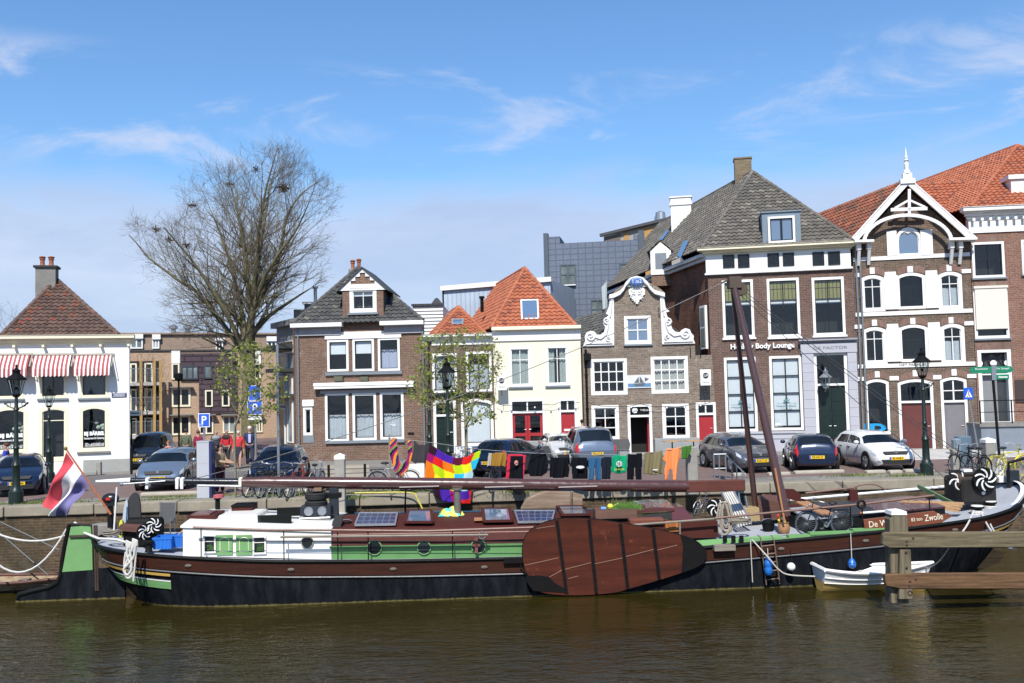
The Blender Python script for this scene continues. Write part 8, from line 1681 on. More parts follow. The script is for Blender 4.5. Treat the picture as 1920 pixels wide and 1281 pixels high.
cpost(635,0,851,.15,'white capped wooden mooring post rising from the water before the brick house',28.1,mat=flat('grey_pile',(.36,.34,.30),.9,var=.4,scale=4),zb=-2.4);cpost(1291,0,838,.16,'grey post beside the green towel near the steel railing',29.3,False,zb=-.2);cpost(1855,888,821,.17,'white capped square post beside the black bicycle at right');cpost(1791,885,842,.11,'round topped concrete post before the blue grey cabinet',None,False);cpost(186,891,866,.09,'low grey bollard before the white corner house plinth',None,False);cpost(98,905,852,.05,'thin black bollard post by the corner house',37,False,BLACK);cpost(246,890,838,.045,'black anti parking pole at the corner of the side street',39.6,False,BLACK);cpost(275,886,862,.07,'short grey bollard beside the small black car',37.4,False)
t = thing('steel_railing','galvanised steel stair railing on the quay before the grey hatchback','railing',onq(1340,908));m = MB();s_ = 30/F
for px in (0,10,22,33,42,52): m.tube([(px*s_,0,-.2),(px*s_,0,.95 if px < 25 else .75-(px-25)*.012)],.022,6)
m.tube([(0,0,.95),(.4,0,.95)],.025,6);m.tube([(.4,0,.92),(.95,0,.35),(.97,0,-.2)],.025,6);m.tube([(0,0,.5),(.4,0,.5)],.018,6);m.build('rails',STEEL,t)
t = thing('park_bench','slatted grey wooden bench facing the canal behind the mooring post','bench',onq(650,918),Q.rz);GW = wood('bench_grey',(.40,.36,.29),(.25,.22,.18),0,1,.85)
for zz_ in (.45,.6,.75): m = MB();m.box(-.75,.75,.12,.16,zz_-.06,zz_+.05);m.build('back_slat',GW,t)
m = MB();m.box(-.75,.75,-.3,.08,.34,.39);m.build('seat',GW,t)
for sx in (-.6,.6): m = MB();m.box(sx-.04,sx+.04,-.28,.14,0,.34);m.box(sx-.04,sx+.04,.10,.18,.34,.82);m.build('leg',BLACK,t)
# ---------------------------------------------------------------- cars
CG = bgpane('car_glass',(.010,.013,.016),.04);LAMPW = flat('headlight',(.62,.64,.66),.1,.1,.04);LAMPR = flat('tail_light',(.62,.01,.015),.2,coat=.5);PLATE = flat('yellow_plate',(.75,.48,.02),.5,var=.05);TRIM = flat('black_trim',(.015,.015,.016),.6);RIM = flat('alloy',(.4,.41,.43),.35,.7)
def car(label,loc,rz,col,L_=4.0,W_=1.72,H_=1.47,plate='09-XL-17',kind='hatch',hide_rear=False,name='parked_car',cat='car',metal=.3):
	t = thing(name,label,cat,loc,rz,'cars parked along the quay');paint = flat('car_paint_%s' % '_'.join('%d' % (c*99) for c in col),col,.22,metal,.04,coat=.8)
	hoodz = .88 if kind != 'van' else 1.05
	top = [(0,.60),(.012,.93),(.03,1.02),(.10,H_*.93),(.17,H_*.985),(.35,H_),(.50,H_*.98),(.60,H_*.92),(.745,hoodz+.06),(.86,hoodz-.06),(.95,hoodz-.2),(.985,.62),(1,.50)]
	if kind == 'van': top = [(0,.6),(.01,1.0),(.02,1.1),(.05,H_*.95),(.1,H_),(.6,H_),(.68,H_*.95),(.82,hoodz+.1),(.93,hoodz-.05),(.98,.7),(1,.5)]
	bot = [(0,.32),(.05,.2),(.95,.19),(1,.28)];wid = [(0,.80),(.03,.90),(.12,.985),(.3,1),(.75,1),(.9,.95),(.965,.86),(1,.72)]
	def sm(u,tab): return (interp(u-.012,tab)+2*interp(u,tab)+interp(u+.012,tab))/4
	def sect(u):
		w_ = W_/2*sm(u,wid);zt_ = sm(u,top);zb_ = interp(u,bot);cab = max(0,min(1,(zt_-hoodz-.05)/.25));belt = min(.88 if kind != 'van' else 1.05,zt_-.04);rw = w_*(.93-.20*cab)
		zs = [zb_,zb_,zb_+.12,zb_+(belt-zb_)*.45,zb_+(belt-zb_)*.8,belt,zt_-.075*cab-.02,zt_-.012,zt_];ys = [0,w_*.85,w_*.96,w_,w_*.985,w_*.95,rw,rw*.72,0];return ys,zs
	def S(u,v,off=0,sd=1):
		ys,zs = sect(u);i = min(7,int(v));f = v-i;y,z = ys[i]+(ys[i+1]-ys[i])*f,zs[i]+(zs[i+1]-zs[i])*f
		n_ = Vector((0,zs[i+1]-zs[i],-(ys[i+1]-ys[i]))).normalized() if (ys[i+1] != ys[i] or zs[i+1] != zs[i]) else Vector((0,1,0))
		if n_.z < -.3 and v > 3: n_ = -n_
		x = (u-.5)*L_;off_x = (off if u > .55 else -off)*(.6 if v > 5 else .3);return Vector((x+off_x,sd*(y+n_.y*off),z+n_.z*off))
	us = [0,.006,.015,.03,.06]+[.1+.03*i for i in range(27)]+[.92,.94,.96,.975,.99,1];m = MB();k = 9
	for sd in (1,-1):
		vs = [S(u,min(v,7.9999),0,sd) for u in us for v in range(k)];f = [(i*k+j,(i+1)*k+j,(i+1)*k+j+1,i*k+j+1) for i in range(len(us)-1) for j in range(k-1)];m.add(vs,[q[::-1] for q in f] if sd > 0 else f)
		for e in (0,len(us)-1): m.add([vs[e*k+j] for j in range(k)],[tuple(range(k))])
	m.build('body',paint,t,smooth=True,auto=42)
	def patch(nm,u0,u1,v0,v1,mat,sides=(1,-1),off=.012,u0t=None,u1t=None,join=False,nu=8,nv=4):
		for sd in sides:
			m = MB();vs = []
			for i in range(nu+1):
				for j in range(nv+1):
					g = j/nv;ua = u0+((u0t if u0t is not None else u0)-u0)*g;ub = u1+((u1t if u1t is not None else u1)-u1)*g;vs.append(S(ua+(ub-ua)*i/nu,min(v0+(v1-v0)*g,7.999),off,sd))
			f = [(i*(nv+1)+j,(i+1)*(nv+1)+j,(i+1)*(nv+1)+j+1,i*(nv+1)+j+1) for i in range(nu) for j in range(nv)];m.add(vs,f if sd < 0 else [q[::-1] for q in f])
			if join and sd == 1:
				m2 = m;continue
			if join: m2.add(m.v,m.f);m = m2
			m.build(nm,mat,t,smooth=True,auto=180)
	if kind == 'van': patch('windscreen',.69,.80,6.15,8,CG,join=True);patch('side_window',.50,.76,5.15,5.9,CG,u1t=.70)
	else:
		patch('windscreen',.615,.735,6.12,8,CG,join=True);patch('rear_window',.035,.105,6.15,8,CG,join=True)
		patch('side_window',.40,.70,5.12,5.85,CG,u1t=.60);patch('side_window',.14,.385,5.12,5.85,CG,u0t=.19)
	patch('headlight',.915,.972,4.3,5.9,LAMPW,off=.014,u0t=.88,u1t=.955);patch('tail_light',.0,.055,3.6,5.9,LAMPR,off=.012)
	m = MB()
	for sd in (1,-1):
		for u in ((.395,.635,.20) if kind != 'van' else (.5,.7)): m.tube([S(u,v_/4,.003,sd) for v_ in range(6,21)],.007,3)
		for u in (.43,.24): p_ = S(u,4.2,.02,sd);m.box(p_.x-.02,p_.x+.16,p_.y-.012,p_.y+.012,p_.z-.015,p_.z+.015)
	m.build('door_seams',TRIM,t)
	xf = L_/2;m = MB();m.prism([(-W_*.30,.27),(W_*.30,.27),(W_*.34,.42),(-W_*.34,.42)],0,.03,mp=lambda x,y,z: (xf-.012+y,x,z));m.build('lower_grille',TRIM,t)
	m = MB();m.prism([(-W_*.24,.60),(W_*.24,.60),(W_*.28,.70),(-W_*.28,.70)],0,.06,mp=lambda x,y,z: (xf-.075+y-(z-.6)*.3,x,z));m.build('grille',TRIM,t);m = MB();m.disc((xf-.03,0,.68),.05,.03,14,'X');m.build('emblem',RIM,t)
	for xx,rt in ((xf+.03,math.pi/2),(-L_/2-.02,-math.pi/2)):
		zp = .46 if xx > 0 else .55;m = MB();m.box(xx-.01,xx+.01,-.26,.26,zp-.055,zp+.055);o = m.build('number_plate',PLATE,t);s_ = 1 if xx > 0 else -1;m = MB();m.box(xx-.012,xx+.012,-.26*s_ if s_ > 0 else .21,-.21*s_ if s_ > 0 else .26,zp-.05,zp+.05);m.build('blue_strip',SB,o);text(o,'lettering',plate,.10,(xx+.014*s_,.02*s_,zp),BLACK,rot=(math.pi/2,0,rt),wx=.38)
	for sd in (1,-1): m = MB();m.sphere((.60*L_-.5*L_+.28,sd*(W_/2+.07),.98),.10,10,6,(.8,1,.7));m.build('wing_mirror',paint,t,smooth=True)
	for xx in (-.5*L_+.185*L_,-.5*L_+.815*L_):
		for sd in (1,-1):
			m = MB();m.lathe([(.37,0),(.37,.02),(.30,.022)],(xx,sd*(W_/2-.012),.33),22,'Y') if sd > 0 else m.lathe([(.37,0),(.37,-.02),(.30,-.022)],(xx,sd*(W_/2-.012),.33),22,'Y');m.build('wheel_arch',TRIM,t)
			m = MB();y0 = sd*(W_/2-.09);m.lathe([(.20,-.10),(.30,-.10),(.32,-.06),(.32,.06),(.30,.10),(.20,.10)],(xx,y0,.32),22,'Y');w = m.build('wheel',RUBBER,t,smooth=True,auto=40);m = MB();y1 = y0+sd*.105
			m.lathe([(.2,0),(.2,sd*.008),(.19,sd*.01)],(xx,y1,.32),20,'Y')
			for q_ in range(5): a = q_*1.2566;m.beam((xx,y1+sd*.018,.32),(xx+.18*math.cos(a),y1+sd*.014,.32+.18*math.sin(a)),.05,.02,up=(0,1,0))
			m.build('rim',RIM,w)
	return t
def carat(px,py,deg): p = onq(px,py);return p,math.radians(deg)
for args in (((38,924),-66,(.008,.016,.042),dict(plate='2-ZHL-60',L_=3.5,W_=1.62,H_=1.36),'dark blue hatchback at far left behind the lamp post, facing the canal'),
 ((323,912),-84,(.30,.36,.42),dict(plate='09-XL-17',L_=3.9,W_=1.70,H_=1.37,metal=.7),'silver blue hatchback facing the canal left of the ticket machine'),
 ((526,911),-84,(.008,.013,.035),dict(plate='41-HN-JP',L_=4.0,W_=1.72,H_=1.42),'dark blue family car behind the parked bicycles'),
 ((1101,869),96,(.16,.20,.26),dict(plate='ZR-417-B',L_=4.4,W_=1.85,H_=1.58,metal=.5),'silver blue estate car seen from behind among the laundry'),
 ((1383,880),-79,(.13,.135,.155),dict(plate='8-XLT-03',L_=4.0,W_=1.68,H_=1.34,metal=.5),'metallic grey hatchback with yellow plate behind the brown sheerlegs'),
 ((1519,879),81,(.012,.022,.052),dict(plate='9Z-467-D',L_=3.3,W_=1.6,H_=1.34),'small navy blue hatchback seen from behind between grey and white cars'),
 ((1637,876),-86,(.68,.68,.67),dict(plate='82-NXB-5',L_=3.75,W_=1.64,H_=1.36,metal=0),'white hatchback parked right of the navy blue hatchback')):
	(px,py),deg,col,kw,lb = args;p,a = carat(px,py,deg);car(lb,p,a,col,**kw)
car('small black car parked at the corner of the side street',dq(281,43.5),math.radians(-88),(.012,.014,.02),3.4,1.5,1.62,'VB-38-TK')
car('dark blue hatchback half hidden behind the ochre towel and black garments',dq(955,35.5),math.radians(60),(.01,.02,.05),3.5,1.6,1.38,'GH-220-N')
car('small white car glimpsed between the dark blue and silver cars',dq(1046,41),math.radians(-80),(.6,.6,.6),3.2,1.45,1.25,'SX-19-RD')
# ---------------------------------------------------------------- bicycles
def bicycle(label,loc,rz,col=(.02,.02,.022),tyre=RUBBER,s=1.0,lean=.0,name='bicycle',zoff=0,bars=True):
	fm = flat('bike_%d_%d_%d' % tuple(int(c*99) for c in col),col,.35,.1);t = thing(name,label,'bicycle',(loc[0],loc[1],loc[2]+zoff),0,'bicycles',rot=(lean,0,rz));t.scale = (s,)*3;R_ = .34
	for xx in (-.52,.52):
		m = MB();m.torus((xx,0,R_),R_-.02,.021,24,6);w = m.build('wheel',tyre,t,smooth=True);m = MB()
		for k in range(12): a = math.pi*k/12;m.tube([(xx-math.cos(a)*(R_-.03),0,R_-math.sin(a)*(R_-.03)),(xx+math.cos(a)*(R_-.03),0,R_+math.sin(a)*(R_-.03))],.003,3,False)
		m.torus((xx,0,R_),R_-.045,.008,24,4);m.lathe([(.03,-.04),(.03,.04)],(xx,0,R_),8,'Y');m.build('spokes',STEEL,w);m = MB();m.torus((xx,0,R_),R_+.03,.014,14,5,'Y',.2 if xx < 0 else .5,2.9 if xx < 0 else 2.4);m.build('mudguard',fm,t)
	m = MB();bb = (-.08,0,.30);st = (-.22,0,.80);hd = (.34,0,.84);hl = (.38,0,.66)
	for a,b,r_ in ((bb,st,.018),(bb,hl,.021),((-.2,0,.74),(.35,0,.80),.017),(bb,(-.52,0,R_),.012),(st,(-.52,0,R_),.010),(hd,hl,.02),(hl,(.52,0,R_),.016),(st,(-.24,0,.9),.014),(hd,(.31,0,1.0),.015)): m.tube([a,b],r_,7)
	m.build('frame',fm,t,smooth=True,auto=60);m = MB();m.tube([(.1,-.29,1.02),(.22,-.25,1.04),(.33,-.08,1.0),(.33,.08,1.0),(.22,.25,1.04),(.1,.29,1.02)],.013,6);m.build('handlebar',STEEL,t);m = MB();m.sphere((-.26,0,.93),.13,10,6,(1.1,.75,.35));m.build('saddle',TRIM,t,smooth=True);m = MB();m.disc(bb,.085,.02,14);m.tube([(-.08,-.1,.3),(-.0,-.1,.15)],.012,5);m.tube([(-.08,.1,.3),(-.16,.1,.45)],.012,5);m.box(-.05,.05,-.2,-.1,.14,.16);m.build('crank',STEEL,t)
	m = MB();m.tube([(-.3,-.06,.72),(-.75,-.06,.72)],.008,4);m.tube([(-.3,.06,.72),(-.75,.06,.72)],.008,4);m.tube([(-.7,.06,.72),(-.52,.03,R_)],.007,4);m.tube([(-.7,-.06,.72),(-.52,-.03,R_)],.007,4);m.build('rack',BLACK,t);m = MB();m.sphere((.42,0,.88),.05,8,6);m.build('headlamp',RIM,t);return t
for px,py,deg,col,ln,lb in ((488,930,62,(.02,.02,.02),.1,'black bicycle with bright headlamp at the left end of the rack'),(505,931,74,(.03,.03,.035),-.08,'dark bicycle second from the left in the rack'),(538,930,80,(.4,.4,.42),.06,'silver bicycle in the rack beside the plain pole'),(560,931,70,(.35,.03,.03),-.05,'red and white bicycle in front of the dark blue family car'),(594,925,84,(.45,.46,.45),.03,'pale bicycle seen head on right of the dark family car'),
 (738,922,8,(.42,.43,.43),.04,'light grey bicycle beneath the striped hammock'),(928,922,78,(.04,.04,.045),.05,'dark bicycle before the ochre towel'),(1808,892,100,(.015,.015,.015),.08,'black bicycle leaning at the blue grey cabinet'),(1832,893,96,(.02,.02,.02),-.05,'black bicycle beside the white capped square post'),(1893,893,15,(.70,.60,.04),.06,'yellow bicycle at the right edge with a white sheet on it')):
	p = onq(px,py);bicycle(lb,p,math.radians(deg),col,RUBBER if col[0] < .6 else flat('yellow_tyre',(.6,.5,.04),.6),1.0,ln)
p = B.w2(*bpt(1545,1003,-1.85));bicycle('dark blue bicycle standing on the barge side deck before the name board',p,B.rz+math.pi,(.02,.035,.06),flat('blue_grey_tyre',(.06,.075,.10),.6),.92,-.1)
p = B.w2(*bpt(1312,965,.2));bicycle('small white folding bicycle heaped by the winch amidships',p,B.rz+.9,(.6,.6,.6),RUBBER,.62,.2)
t = thing('bicycle_rack','low galvanised bicycle rack with many hoops on the quay','bicycle rack',onq(505,936),Q.rz)
for i in range(9): m = MB();a = -.6+i*.17;m.tube([(a,0,0),(a+.08,.0,.35),(a+.16,.3,.35),(a+.1,.3,0)],.012,5);m.build('hoop',STEEL,t)
# ---------------------------------------------------------------- people
def skin(name,nodes,edges,mat,parent,sub=2):
	"""nodes: name -> (co, radius)"""
	ks = list(nodes);me = bpy.data.meshes.new(name);me.from_pydata([nodes[k][0] for k in ks],[(ks.index(a),ks.index(b)) for a,b in edges],[]);o = bpy.data.objects.new(name,me);SC.collection.objects.link(o)
	md = o.modifiers.new('s','SKIN');md.use_smooth_shade = True
	for i,k in enumerate(ks): v = me.skin_vertices[0].data[i];r_ = nodes[k][1];v.radius = (r_,r_) if not isinstance(r_,tuple) else r_
	me.skin_vertices[0].data[0].use_root = True;o.modifiers.new('b','SUBSURF').levels = sub
	bpy.context.view_layer.update();m2 = bpy.data.meshes.new_from_object(o.evaluated_get(bpy.context.evaluated_depsgraph_get()));bpy.data.objects.remove(o);m2.materials.clear();m2.materials.append(mat);m2.name = name
	q = bpy.data.objects.new(name,m2);SC.collection.objects.link(q);q.parent = parent;m2.polygons.foreach_set('use_smooth',[True]*len(m2.polygons));return q
SKIN_ = flat('skin',(.45,.25,.18),.6,var=.1)
def person(label,loc,rz,H_=1.74,top=(.3,.02,.03),legs=(.03,.03,.05),hair=(.5,.5,.5),stride=.22,arm=(.1,.1),bend=(.0,.0),skirt=False,bare=False,shirt=None,pack=None,bald=False,longcoat=False,top2=None):
	"""faces local -y; arm = forward swing of each hand; bend = elbow lift"""
	t = thing('person',label,'person',loc,rz);k = H_/1.75;V = lambda x,y,z: Vector((x*k,y*k,z*k));n = {'pelvis': (V(0,0,.95),(.15*k,.11*k)),'waist': (V(0,0,1.1),(.13*k,.10*k)),'chest': (V(0,-.01,1.32),(.16*k,.11*k)),'neck0': (V(0,0,1.46),.055*k),'neck': (V(0,-.015,1.53),.048*k),'head': (V(0,-.02,1.60),(.072*k,.085*k)),'crown': (V(0,-.01,1.70),(.07*k,.085*k))};e = [('pelvis','waist'),('waist','chest'),('chest','neck0'),('neck0','neck'),('neck','head'),('head','crown')]
	cl = {'pelvis': (n['pelvis'][0],(.17*k,.13*k)),'waist': (n['waist'][0],(.155*k,.125*k)),'chest': (n['chest'][0],(.18*k,.135*k)),'collar': (V(0,0,1.45),.075*k)};ce = [('pelvis','waist'),('waist','chest'),('chest','collar')];tr = {'pelvis': (V(0,0,.98),(.155*k,.12*k))};te = []
	for s_,nm in ((-1,'l'),(1,'r')):
		i = 0 if s_ < 0 else 1;sw = stride*s_;ar,bd = arm[i],bend[i]
		n[nm+'hip'] = (V(s_*.09,0,.90),.09*k);n[nm+'knee'] = (V(s_*.1,-sw*.55-.02,.50),.058*k);n[nm+'ankle'] = (V(s_*.1,-sw+.02,.09),.038*k);n[nm+'toe'] = (V(s_*.11,-sw-.13,.035),.035*k);e += [('pelvis',nm+'hip'),(nm+'hip',nm+'knee'),(nm+'knee',nm+'ankle'),(nm+'ankle',nm+'toe')]
		sh = V(s_*.18,0,1.42);el = V(s_*.235,.04-ar*.4,1.14+bd*.05);wr = V(s_*(.24-.10*bd),-ar-.16*bd,.89+bd*.22+abs(ar)*.1);hd = wr+(wr-el).normalized()*.09*k
		n[nm+'sh'] = (sh,.058*k);n[nm+'el'] = (el,.042*k);n[nm+'wr'] = (wr,.028*k);n[nm+'palm'] = (hd,(.036*k,.02*k));e += [('chest',nm+'sh'),(nm+'sh',nm+'el'),(nm+'el',nm+'wr'),(nm+'wr',nm+'palm')]
		dr = (hd-wr).normalized()
		for f_ in range(4): o_ = V(0,(f_-1.5)*.02,0);b_ = hd+dr*.035*k+o_;n[nm+'f%d' % f_] = (b_+dr*.04*k,.0085*k);n[nm+'g%d' % f_] = (b_+dr*(.07-.008*abs(f_-1.4))*k+V(-s_*.012,0,0),.0075*k);e += [(nm+'palm',nm+'f%d' % f_),(nm+'f%d' % f_,nm+'g%d' % f_)]
		n[nm+'th'] = (hd+V(-s_*.01,-.045,.0),.010*k);e.append((nm+'palm',nm+'th'))
		cl[nm+'sh'] = (sh,.078*k);cl[nm+'el'] = (el,.062*k);cl[nm+'cuff'] = (el+(wr-el)*(.92 if not bare else .05),.05*k);ce += [('chest',nm+'sh'),(nm+'sh',nm+'el'),(nm+'el',nm+'cuff')]
		tr[nm+'hip'] = (n[nm+'hip'][0],.11*k);tr[nm+'knee'] = (n[nm+'knee'][0],.08*k);te += [('pelvis',nm+'hip'),(nm+'hip',nm+'knee')]
		if not skirt: tr[nm+'hem'] = (n[nm+'ankle'][0]+V(0,0,.02),.065*k);te.append((nm+'knee',nm+'hem'))
		m = MB();a_ = n[nm+'ankle'][0];m.sphere(tuple(a_+V(0,-.07,-.045)),.05*k,10,6,(.95,2.6,1));m.build('shoe',flat('shoe_brown',(.12,.05,.03),.5),t,smooth=True)
	skin('body',n,e,SKIN_,t);skin('jacket',cl,ce,flat('cloth_%d_%d_%d' % tuple(int(c*99) for c in top),top,.85),t)
	if skirt: m = MB();m.lathe([(.20*k,.52*k),(.19*k,.7*k),(.16*k,.98*k),(.14*k,1.02*k)],(0,0,0),16,sc=(1,.8));m.build('skirt',flat('cloth_legs_%d_%d_%d' % tuple(int(c*99) for c in legs),legs,.85),t,smooth=True)
	else: skin('trousers',tr,te,flat('cloth_legs_%d_%d_%d' % tuple(int(c*99) for c in legs),legs,.85),t)
	hm = flat('hair_%d_%d' % (hair[0]*99,hair[2]*99),hair,.9);m = MB()
	m.sphere(tuple(V(0,.015,1.685)),.098*k,12,8,(.86,1.02,.82)) if not bald else m.torus(tuple(V(0,.01,1.64)),.078*k,.022*k,14,6,'Z',.2,2.94);m.build('hair',hm,t,smooth=True)
	m = MB();m.sphere(tuple(V(0,-.108,1.625)),.016*k,6,5,(.8,1.1,1.3));m.build('nose',SKIN_,t,smooth=True)
	m = MB();m.sphere(tuple(V(-.03,-.098,1.65)),.010*k,6,4);m.sphere(tuple(V(.03,-.098,1.65)),.010*k,6,4);m.box(-.022*k,.022*k,-.103*k,-.09*k,1.585*k,1.592*k);m.build('face_features',BLACK,t)
	if shirt: m = MB();m.prism([(-.05*k,1.05*k),(.05*k,1.05*k),(.065*k,1.42*k),(-.065*k,1.42*k)],-.165*k,-.12*k);m.build('shirt_front',flat('shirt_%d' % (shirt[0]*99),shirt,.8),t,bevel=.02)
	if top2: m = MB();m.lathe([(.17*k,1.30*k),(.21*k,1.38*k),(.15*k,1.47*k),(.08*k,1.50*k)],(0,0,0),14,sc=(1.15,.75));m.build('shoulder_panel',flat('cloth2_%d' % (top2[0]*99),top2,.85),t,smooth=True)
	if pack: m = MB();m.sphere(tuple(V(0,.17,1.22)),.17*k,12,8,(.95,.6,1.35));m.build('backpack',flat('backpack',pack,.8,var=.4,scale=20),t,smooth=True)
	return t
D3 = 43.5
person('white haired man in navy blazer and pale shirt walking left of the parking sign',dq(467,41.5),.25,1.84,(.02,.03,.10),(.02,.025,.06),(.75,.75,.74),.26,(.12,.02),shirt=(.45,.48,.7))
person('grey haired woman in red jacket and dark skirt behind the young tree trunk',dq(446,41.2),.1,1.66,(.55,.04,.04),(.02,.02,.04),(.55,.52,.48),.22,(.1,.0),skirt=True)
person('balding man in red and black jacket walking in the group',dq(424,42),-.15,1.72,(.50,.02,.03),(.025,.025,.03),(.35,.32,.3),.1,(.15,.1),(.3,.3),bald=True,top2=(.02,.02,.02))
person('man in grey and black jacket between the ticket machine and the red jacket',dq(404,42.2),.5,1.68,(.05,.055,.07),(.02,.02,.025),(.08,.05,.04),.12,(.2,.1),(.6,.3),top2=(.25,.26,.28),bald=True)
person('woman in beige jacket standing at the ticket machine',dq(411,30.6),1.2,1.62,(.38,.27,.17),(.05,.012,.02),(.06,.035,.025),.04,(.3,.28),(1.0,.9))
person('man in olive hooded sweater seen from behind',dq(348,43),math.pi,1.74,(.10,.12,.07),(.03,.03,.04),(.05,.035,.03),.08,(.05,.05));person('person in maroon striped sweater seen from behind near the ticket machine',dq(371,42),math.pi-.4,1.70,(.22,.015,.05),(.03,.03,.04),(.12,.06,.03),.1,(.05,.1))
person('woman with reddish hair and patterned top behind the silver car',dq(315,38),-.6,1.45,(.55,.22,.20),(.05,.05,.07),(.30,.10,.04),.05,(.1,.1));person('young man in blue shirt beside the dark blue car at far left',dq(12,33.5),-1.3,1.72,(.02,.04,.35),(.04,.05,.08),(.10,.04,.02),.08,(.25,.2),(.5,.5),bare=True)
person('dark haired person with blue grey backpack by the cream house red door',dq(1089,41.5),math.pi-.5,1.78,(.35,.36,.42),(.05,.05,.06),(.015,.012,.01),.12,(.05,.05),bare=True,pack=(.10,.11,.20))
# ---------------------------------------------------------------- laundry line
LD = 29.05
def wp(px,py,dd=0): return P(px,py,LD+dd)
t = thing('washing_line','thin washing line strung between posts above the quay','washing line',(0,0,0));m = MB();m.tube([wp(728,822),wp(800,829),wp(900,843),wp(1000,850),wp(1140,853),wp(1230,848),wp(1290,838)],.009,4);m.build('line',flat('line_grey',(.3,.3,.3),.7),t);m = MB();p = wp(730,815);m.tube([(p.x,p.y,0),p],.03,6);m.build('post',GREYW,t)
def cloth(name,label,cat,poly,col,fold=.05,cols=None,freq=9,dd=0,thick=True,group='laundry drying on the line'):
	"""garment outline in photo pixels, filled with a rippled sheet"""
	xs = [q[0] for q in poly];ys = [q[1] for q in poly];x0,x1,y0,y1 = min(xs),max(xs),min(ys),max(ys);st = 1.0;vid = {};m = MB();o0 = wp((x0+x1)/2,y0,dd);nx,ny = int((x1-x0)/st)+1,int((y1-y0)/st/1.6)+1;rr = random.Random(int(x0));ph = rr.uniform(0,6)
	def sp(px,py):   # snap boundary cells onto the outline loosely
		u,v = (px-x0)/(x1-x0+.01),(py-y0)/(y1-y0+.01);return wp(px,py,dd+fold*(math.sin(u*freq+ph+v*1.3)+.5*math.sin(u*freq*2.3+v*3+ph))*(.35+.9*v))-o0
	fs = []
	for j in range(ny):
		for i in range(nx):
			cx_,cy_ = x0+(i+.5)*st,y0+(j+.5)*st*1.6
			if not inpoly(cx_,cy_,poly): continue
			f = []
			for a,b in ((i,j+1),(i+1,j+1),(i+1,j),(i,j)):
				if (a,b) not in vid: vid[(a,b)] = len(vid);m.v.append(tuple(sp(x0+a*st,y0+b*st*1.6)))
				f.append(vid[(a,b)])
			m.f.append(tuple(f));m.m.append(cols(cx_,cy_) if cols else 0)
	mats = [flat('cloth_c_%d_%d_%d' % tuple(int(c*99) for c in cc),cc,.95,var=.12,scale=5,spec=.08) for cc in (col if isinstance(col,list) else [col])]
	o = m.build(name,mats,None,smooth=True,auto=180);o.location = o0;s_ = o.modifiers.new('t','SOLIDIFY');s_.thickness = .008;return tag(o,label,cat,group)
BK = (.007,.008,.011);QC = [(.10,.01,.03),(.06,.02,.30),(.28,.01,.12),(.62,.02,.015),(.72,.17,.01),(.42,.60,.01),(.80,.72,.02),(.02,.42,.68),(.40,.62,.66),(.03,.01,.02)]
def quiltc(x,y):
	yt = interp(x,[(800,833),(835,852),(855,859),(875,857),(902,842)]);x += 3*math.sin(y/8)+(y-yt)*.10;i = max(0,min(5,int((x-799)/17.8)));j = max(0,min(5,int((y-yt)/16.5+.15)))
	return [[9,1,1,0,3,5],[2,3,4,5,6,7],[4,5,6,7,8,9],[4,6,5,6,8,3],[8,9,1,2,1,3],[8,9,1,2,3,3]][j][i]
cloth('patchwork_quilt','bright rainbow patchwork quilt hung across the line','quilt',[(806,833),(815,838),(835,852),(855,859),(875,857),(893,848),(902,844),(897,864),(889,885),(886,899),(882,945),(862,944),(830,940),(816,930),(805,902),(796,900),(798,870)],QC,.05,quiltc,11)
def ham(x,y): return int((x*.9+y*.55+4*math.sin(y*.12))/4.5) % 6
cloth('hammock','striped multicoloured hammock hanging in a deep loop','hammock',[(731,830),(738,820),(744,822),(746,850),(750,868),(757,870),(764,860),(766,838),(764,828),(770,824),(774,845),(770,866),(764,882),(753,893),(742,890),(736,872),(731,850)],[(.25,.02,.12),(.75,.25,.03),(.04,.03,.12),(.55,.04,.10),(.20,.28,.10),(.02,.01,.03)],.06,ham,7)
